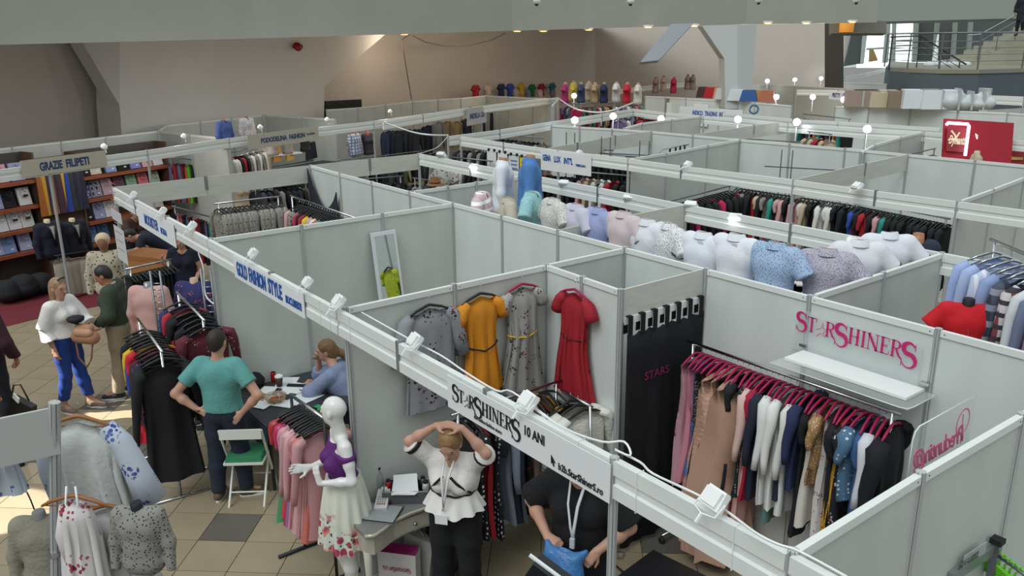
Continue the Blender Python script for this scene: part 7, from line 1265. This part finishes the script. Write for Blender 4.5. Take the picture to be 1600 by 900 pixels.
# green hangers rail bottom right
a = Z(1556, 860, 1.7); b = Z(1488, 905, 1.7); c = Z(1625, 915, 1.66); r_ = empty('display_stand', (a[0], a[1], 0), 0, 'square steel rail with black cap and paper label at the lower right', 'stand'); o = v3(a[0], a[1], 0)
d_ = b-a; Ld = np.linalg.norm(d_); MB().prism([(0, -.03), (Ld, -.03), (Ld, .03), (0, .03)], .03, plane_M((0, 0, 1.7), d_)).obj('bar', M_ALUD, r_); MB().box((0, 0, .87), (.04, .04, 1.74)).obj('upright', M_STEEL, r_); MB().box((0, 0, 1.76), (.06, .06, .03)).obj('cap', M_BLACK, r_); MB().tube([(0, 0, 1.68), c-o], .01).obj('rod', M_STEEL, r_, True)
lb = MB().prism([(.12, .0), (.34, .0), (.34, .07), (.12, .07)], .004, plane_M((0, 0, 1.73), d_)).obj('label', mat('b9bcbc', .4, alpha=.8), r_)
me, wd = text_mesh('MX-LIZZ', .05, 1., .001, .001); o2 = link('label_text', me, mat('5c6060', .6), r_); o2.matrix_local = plane_M(b-o+v3(.0, 0, .045), -d_) @ Matrix.Translation((.03, 0, .006)) @ Matrix.Diagonal((.2/wd, 1, 1, 1))
for k in range(7):
    q = a+(c-a)*(.12+.12*k); h_ = empty('hanger', q+(0, 0, -.02), math.radians(-20), '%s bright green plastic hanger on the rail at the lower right' % ORD[k], 'hanger', 'green hangers at the lower right'); link('bar', HANG, mat('6cc42a', .4), h_); MB().tube([(0, 0, -.06), (0, 0, -.02), (.018, 0, .0), (.012, 0, .03), (-.012, 0, .03)], .006, 6).obj('hook', mat('6cc42a', .4), h_, True)
# ------------------------------------------------------------------ red booth and goods on the far walls
def ptq(poly, t, th, name, m, parent=None, off=None):
    P = [PT(x, y, t) for x, y in poly]; o = quad(P, th, name, m)
    if parent: o.parent = parent; o.matrix_parent_inverse = Matrix.Translation(-Vector(parent.location))
    return o
r_ = empty('red_banner', PT(1478, 255, 15.6), 0, 'large red banner with neon framed script logo in the far right stall', 'sign')
ptq([(1470, 260), (1576, 272), (1582, 193), (1474, 186)], 15.6, .05, 'board', mat('a3142a', .6), r_)
ptq([(1478, 236), (1507, 238), (1511, 200), (1480, 198)], 15.5, .01, 'logo_panel', mat('8f2a2c', .6), r_)
nn = MB().tube([PT(x, y, 15.4)-np.array(r_.location) for x, y in [(1479, 195), (1481, 192), (1512, 194), (1514, 197), (1508, 243)]], .028, 8).obj('neon_tube', mat('ffd9ff', emit=2.5), r_, True)
me, wd = text_mesh('Dymantt', .22, 1., .004, .004); o2 = link('logo_lettering', me, mat('e8dcc0', .5, emit=.3), r_); a = PT(1482, 224, 15.4); b = PT(1507, 226, 15.4); o2.matrix_local = plane_M(a-np.array(r_.location), b-a) @ Matrix.Diagonal((np.linalg.norm(b-a)/wd, 1, 1, 1))
curve_text(r_, mat('e8dcc0', .5, emit=.3), plane_M(PT(1484, 214, 15.4)-np.array(r_.location), b-a), [[(0, .12), (.08, .05), (.12, -.01)], [(.16, .1), (.12, 0)], [(-.02, -.05), (.1, -.02), (.2, -.1)]], .03)
for k, (x0, x1, y0, y1) in enumerate([(1480, 1505, 224+28, 245+22), (1575, 1602, 228, 268)]):
    r2 = empty('red_poster', PT(x0, y1, 15.9), 0, ['small red poster with gold script left of the white posts', 'red poster with gold script cut by the right edge'][k], 'poster'); ptq([(x0, y1), (x1, y1), (x1+2, y0), (x0+1, y0)], 15.9, .02, 'sheet', mat('9a2026', .6), r2)
    ptq([(x0+5, (y0+y1)/2+2), (x1-4, (y0+y1)/2+2), (x1-4, (y0+y1)/2-2), (x0+5, (y0+y1)/2-3)], 15.85, .01, 'gold_script', mat('c9a35a', .5), r2)
for k, (x, y) in enumerate([(1478, 256), (1516, 258), (1560, 262)]):
    q = PT(x, y, 14.9); r2 = empty('lamp_post', (q[0], q[1], 0), 0, '%s white capped post in front of the red banner' % ORD[k], 'post', 'white posts before the red banner'); MB().lathe([(.07, 0), (.07, q[2]-.15)], 10).obj('post', mat('b9c2cc', .5), r2, True); MB().lathe([(.11, q[2]-.15), (.12, q[2]), (.08, q[2]+.04)], 12).obj('cap', mat('dcd3bd', .6), r2, True)
r2 = bust('pale headless bust in front of the red banner', PT(1527, 240, 15.1), 2.2, fab('b3a893'), None, 'tank', mat('c3b79f', .6), foot=.02, collar=False, name='top_bust')
pk = [(1345, 166, .9, .45, 'a08c80', 'rosy brown'), (1365, 166, 1.2, .45, 'bdb296', 'beige'), (1385, 167, 1., .4, 'c2b79b', 'sand'), (1405, 168, .7, .45, '8c7a68', 'brown'), (1417, 168, .5, .42, 'b8917c', 'terracotta'), (1437, 169, 1.0, .5, 'dcdfe6', 'square white'), (1467, 170, 1.0, .5, 'dfe2e8', 'second square white'), (1493, 171, .8, .55, 'c3c9cc', 'clear wrapped'), (1513, 171, .9, .48, 'c6cbce', 'bulging clear wrapped'), (1531, 171, .7, .55, 'cbd0d2', 'tall clear wrapped')]
for k, (x, y, w, h, c, lb_) in enumerate(pk):
    q = Z(x, y, 2.46); r2 = empty('package', q, .7, '%s package on the far wall left of the red banner' % lb_, 'package', 'packages on the far wall')
    if 'wrapped' in lb_: m_ = sdf_mesh([('e', v3(-w*.15, 0, h*.36), (w*.34, w*.3, h*.38)), ('e', v3(w*.22, 0, h*.3), (w*.3, w*.3, h*.32)), ('e', v3(w*.05, 0, h*.62), (w*.2, w*.2, h*.25))], h=.05); m_.materials.append(None); link('wrapping', m_, mat(c, .25, bump=1.), r2)
    else: MB().box((0, 0, h/2), (w, .5, h), taper=.95).obj('pack', mat(c, .6, bump=.3), r2)
    MB().box((0, 0, h*.5), (.05, .52, h*1.0)).obj('tape', mat('b5b8ba', .4), r2)
gd = [(1112, 153, .5, 'b0202a', 'red'), (1128, 155, .45, 'c9c9c9', 'white'), (1122, 154, .3, 'c49a6a', 'tan'), (1152, 157, .6, 'd3d6d9', 'pale'), (1170, 158, .55, '3a5c9a', 'blue'), (1185, 158, .5, 'b58d5c', 'wooden'), (1198, 159, .5, 'b06a52', 'reddish'), (1098, 152, .4, '4a2e30', 'dark red')]
for k, (x, y, w, c, lb_) in enumerate(gd): q = Z(x, y, 2.46); r2 = empty('goods_bundle', q, .5, '%s bundle on top of the fourth row rear wall' % lb_, 'bundle', 'bundles on the fourth row wall'); MB().box((0, 0, .17), (w, .35, .34), taper=.7).obj('cloth', fab(c, bump=.5), r2); MB().box((0, 0, .17), (w*1.02, .04, .3), taper=.7).obj('strap', fab('d5d5d5'), r2)
for k, (x, y, x2, y2) in enumerate([(1044, 154, 1068, 154), (1088, 156, 1116, 158)]):
    a = Z(x, y, 2.38); b = Z(x2, y2, 2.38); a[2] = b[2] = 2.38; sign('%s brown framed white panel in the fourth row' % ['left', 'right'][k], a-(0, .1, 0), b-(0, .1, 0), .8, [], mat('8a8078', .7)); 
    ab = b-a; r2 = empty('white_panel', a-(0, .18, .12), 0, '%s white insert of the brown framed panels' % ['left', 'right'][k], 'panel'); MB().prism([(.08, -.7), (np.linalg.norm(ab)-.08, -.7), (np.linalg.norm(ab)-.08, 0), (.08, 0)], .02, plane_M((0, 0, 0), ab)).obj('sheet', M_WHITE, r2)
r2 = empty('blue_coil', Z(1178, 171, 2.52), .4, 'blue coiled hose hung on the fourth row beam', 'hose'); MB().tube([(.11*math.cos(a), .03*math.sin(a*3), .11*math.sin(a)) for a in np.linspace(0, 2*PI*1.6, 30)], .025, 6).obj('coil', mat('3a6f96', .5), r2, True)
zr('rail of dark clothes under the pale cross board of the fourth row', 1145, 216, 1255, 222, 2.1, 'kkhkk', ['dress'], 22, 'the left in the fourth row', 'dark clothes of the fourth row')
zr('rail of beige and red clothes right of the fourth row post', 1262, 205, 1300, 210, 2.35, 'eeteurr', ['dress'], 9, 'the left on the beige and red rail', 'beige and red clothes of the fourth row')
zr('rail of mixed small clothes right in the fourth row', 1255, 178, 1330, 186, 2.4, 'tkhko', ['top'], 12, 'the left on the small clothes rail', 'small clothes of the fourth row')
zr('rail of hangers before the red banner', 1425, 240, 1462, 232, 2.1, 'khkw', ['top'], 8, 'the left before the red banner', 'tops before the red banner')
zr('rail of red clothes behind the curved divider', 1000, 178, 1040, 182, 2.3, 'krrk', ['jacket'], 8, 'the left behind the curved divider', 'jackets behind the curved divider')
cable_r = empty('curved_rail', Z(1035, 232, 2.5), 0, 'curved chrome rail with clips above the grey divider', 'rail'); o = np.array(cable_r.location); MB().tube([Z(x, y, 2.5)-o for x, y in [(1030, 238), (1035, 234), (1048, 231), (1062, 228), (1076, 226)]], .014).obj('rail', M_CHROME, cable_r, True)
for x, y in [(1047, 231), (1056, 229), (1063, 228), (1070, 227)]: MB().tube([Z(x, y, 2.5)-o, Z(x, y, 2.5)-o+np.array([0, 0, -.12])], .018).obj('clip', M_DARKM, cable_r)
# small halogen fittings on the left row, washing the rear wall
for k, (sx, dd) in enumerate([(-1.2, .2), (1.2, .2), (3., .3), (5., .3), (7., .2), (9.5, .3)]):
    q = LW(sx, dd, 2.56); r_ = empty('spot_fitting', q, LROT, '%s small halogen fitting from the left on the left row beam' % ORD[k], 'light', 'halogen fittings on the left row beam')
    MB().lathe([(.03, -.04), (.055, .0), (.055, .03), (.03, .05)], 10).obj('housing', M_WHITE, r_, True, rot=(-1.0, 0, 0)); MB().tube([(0, 0, -.02), (0, -.03, -.1)], .008).obj('stem', M_WHITE, r_); MB().lathe([(.045, .052), (.02, .056)], 10).obj('lamp', mat('fff2dc', emit=6.), r_, rot=(-1.0, 0, 0))
    ld = bpy.data.lights.new('halogen_bulb', 'POINT'); ld.energy = 13; ld.color = (1, .93, .84); ld.shadow_soft_size = .06; lo = bpy.data.objects.new('bulb', ld); COL.objects.link(lo); lo.parent = r_; lo.location = (0, .25, .2)
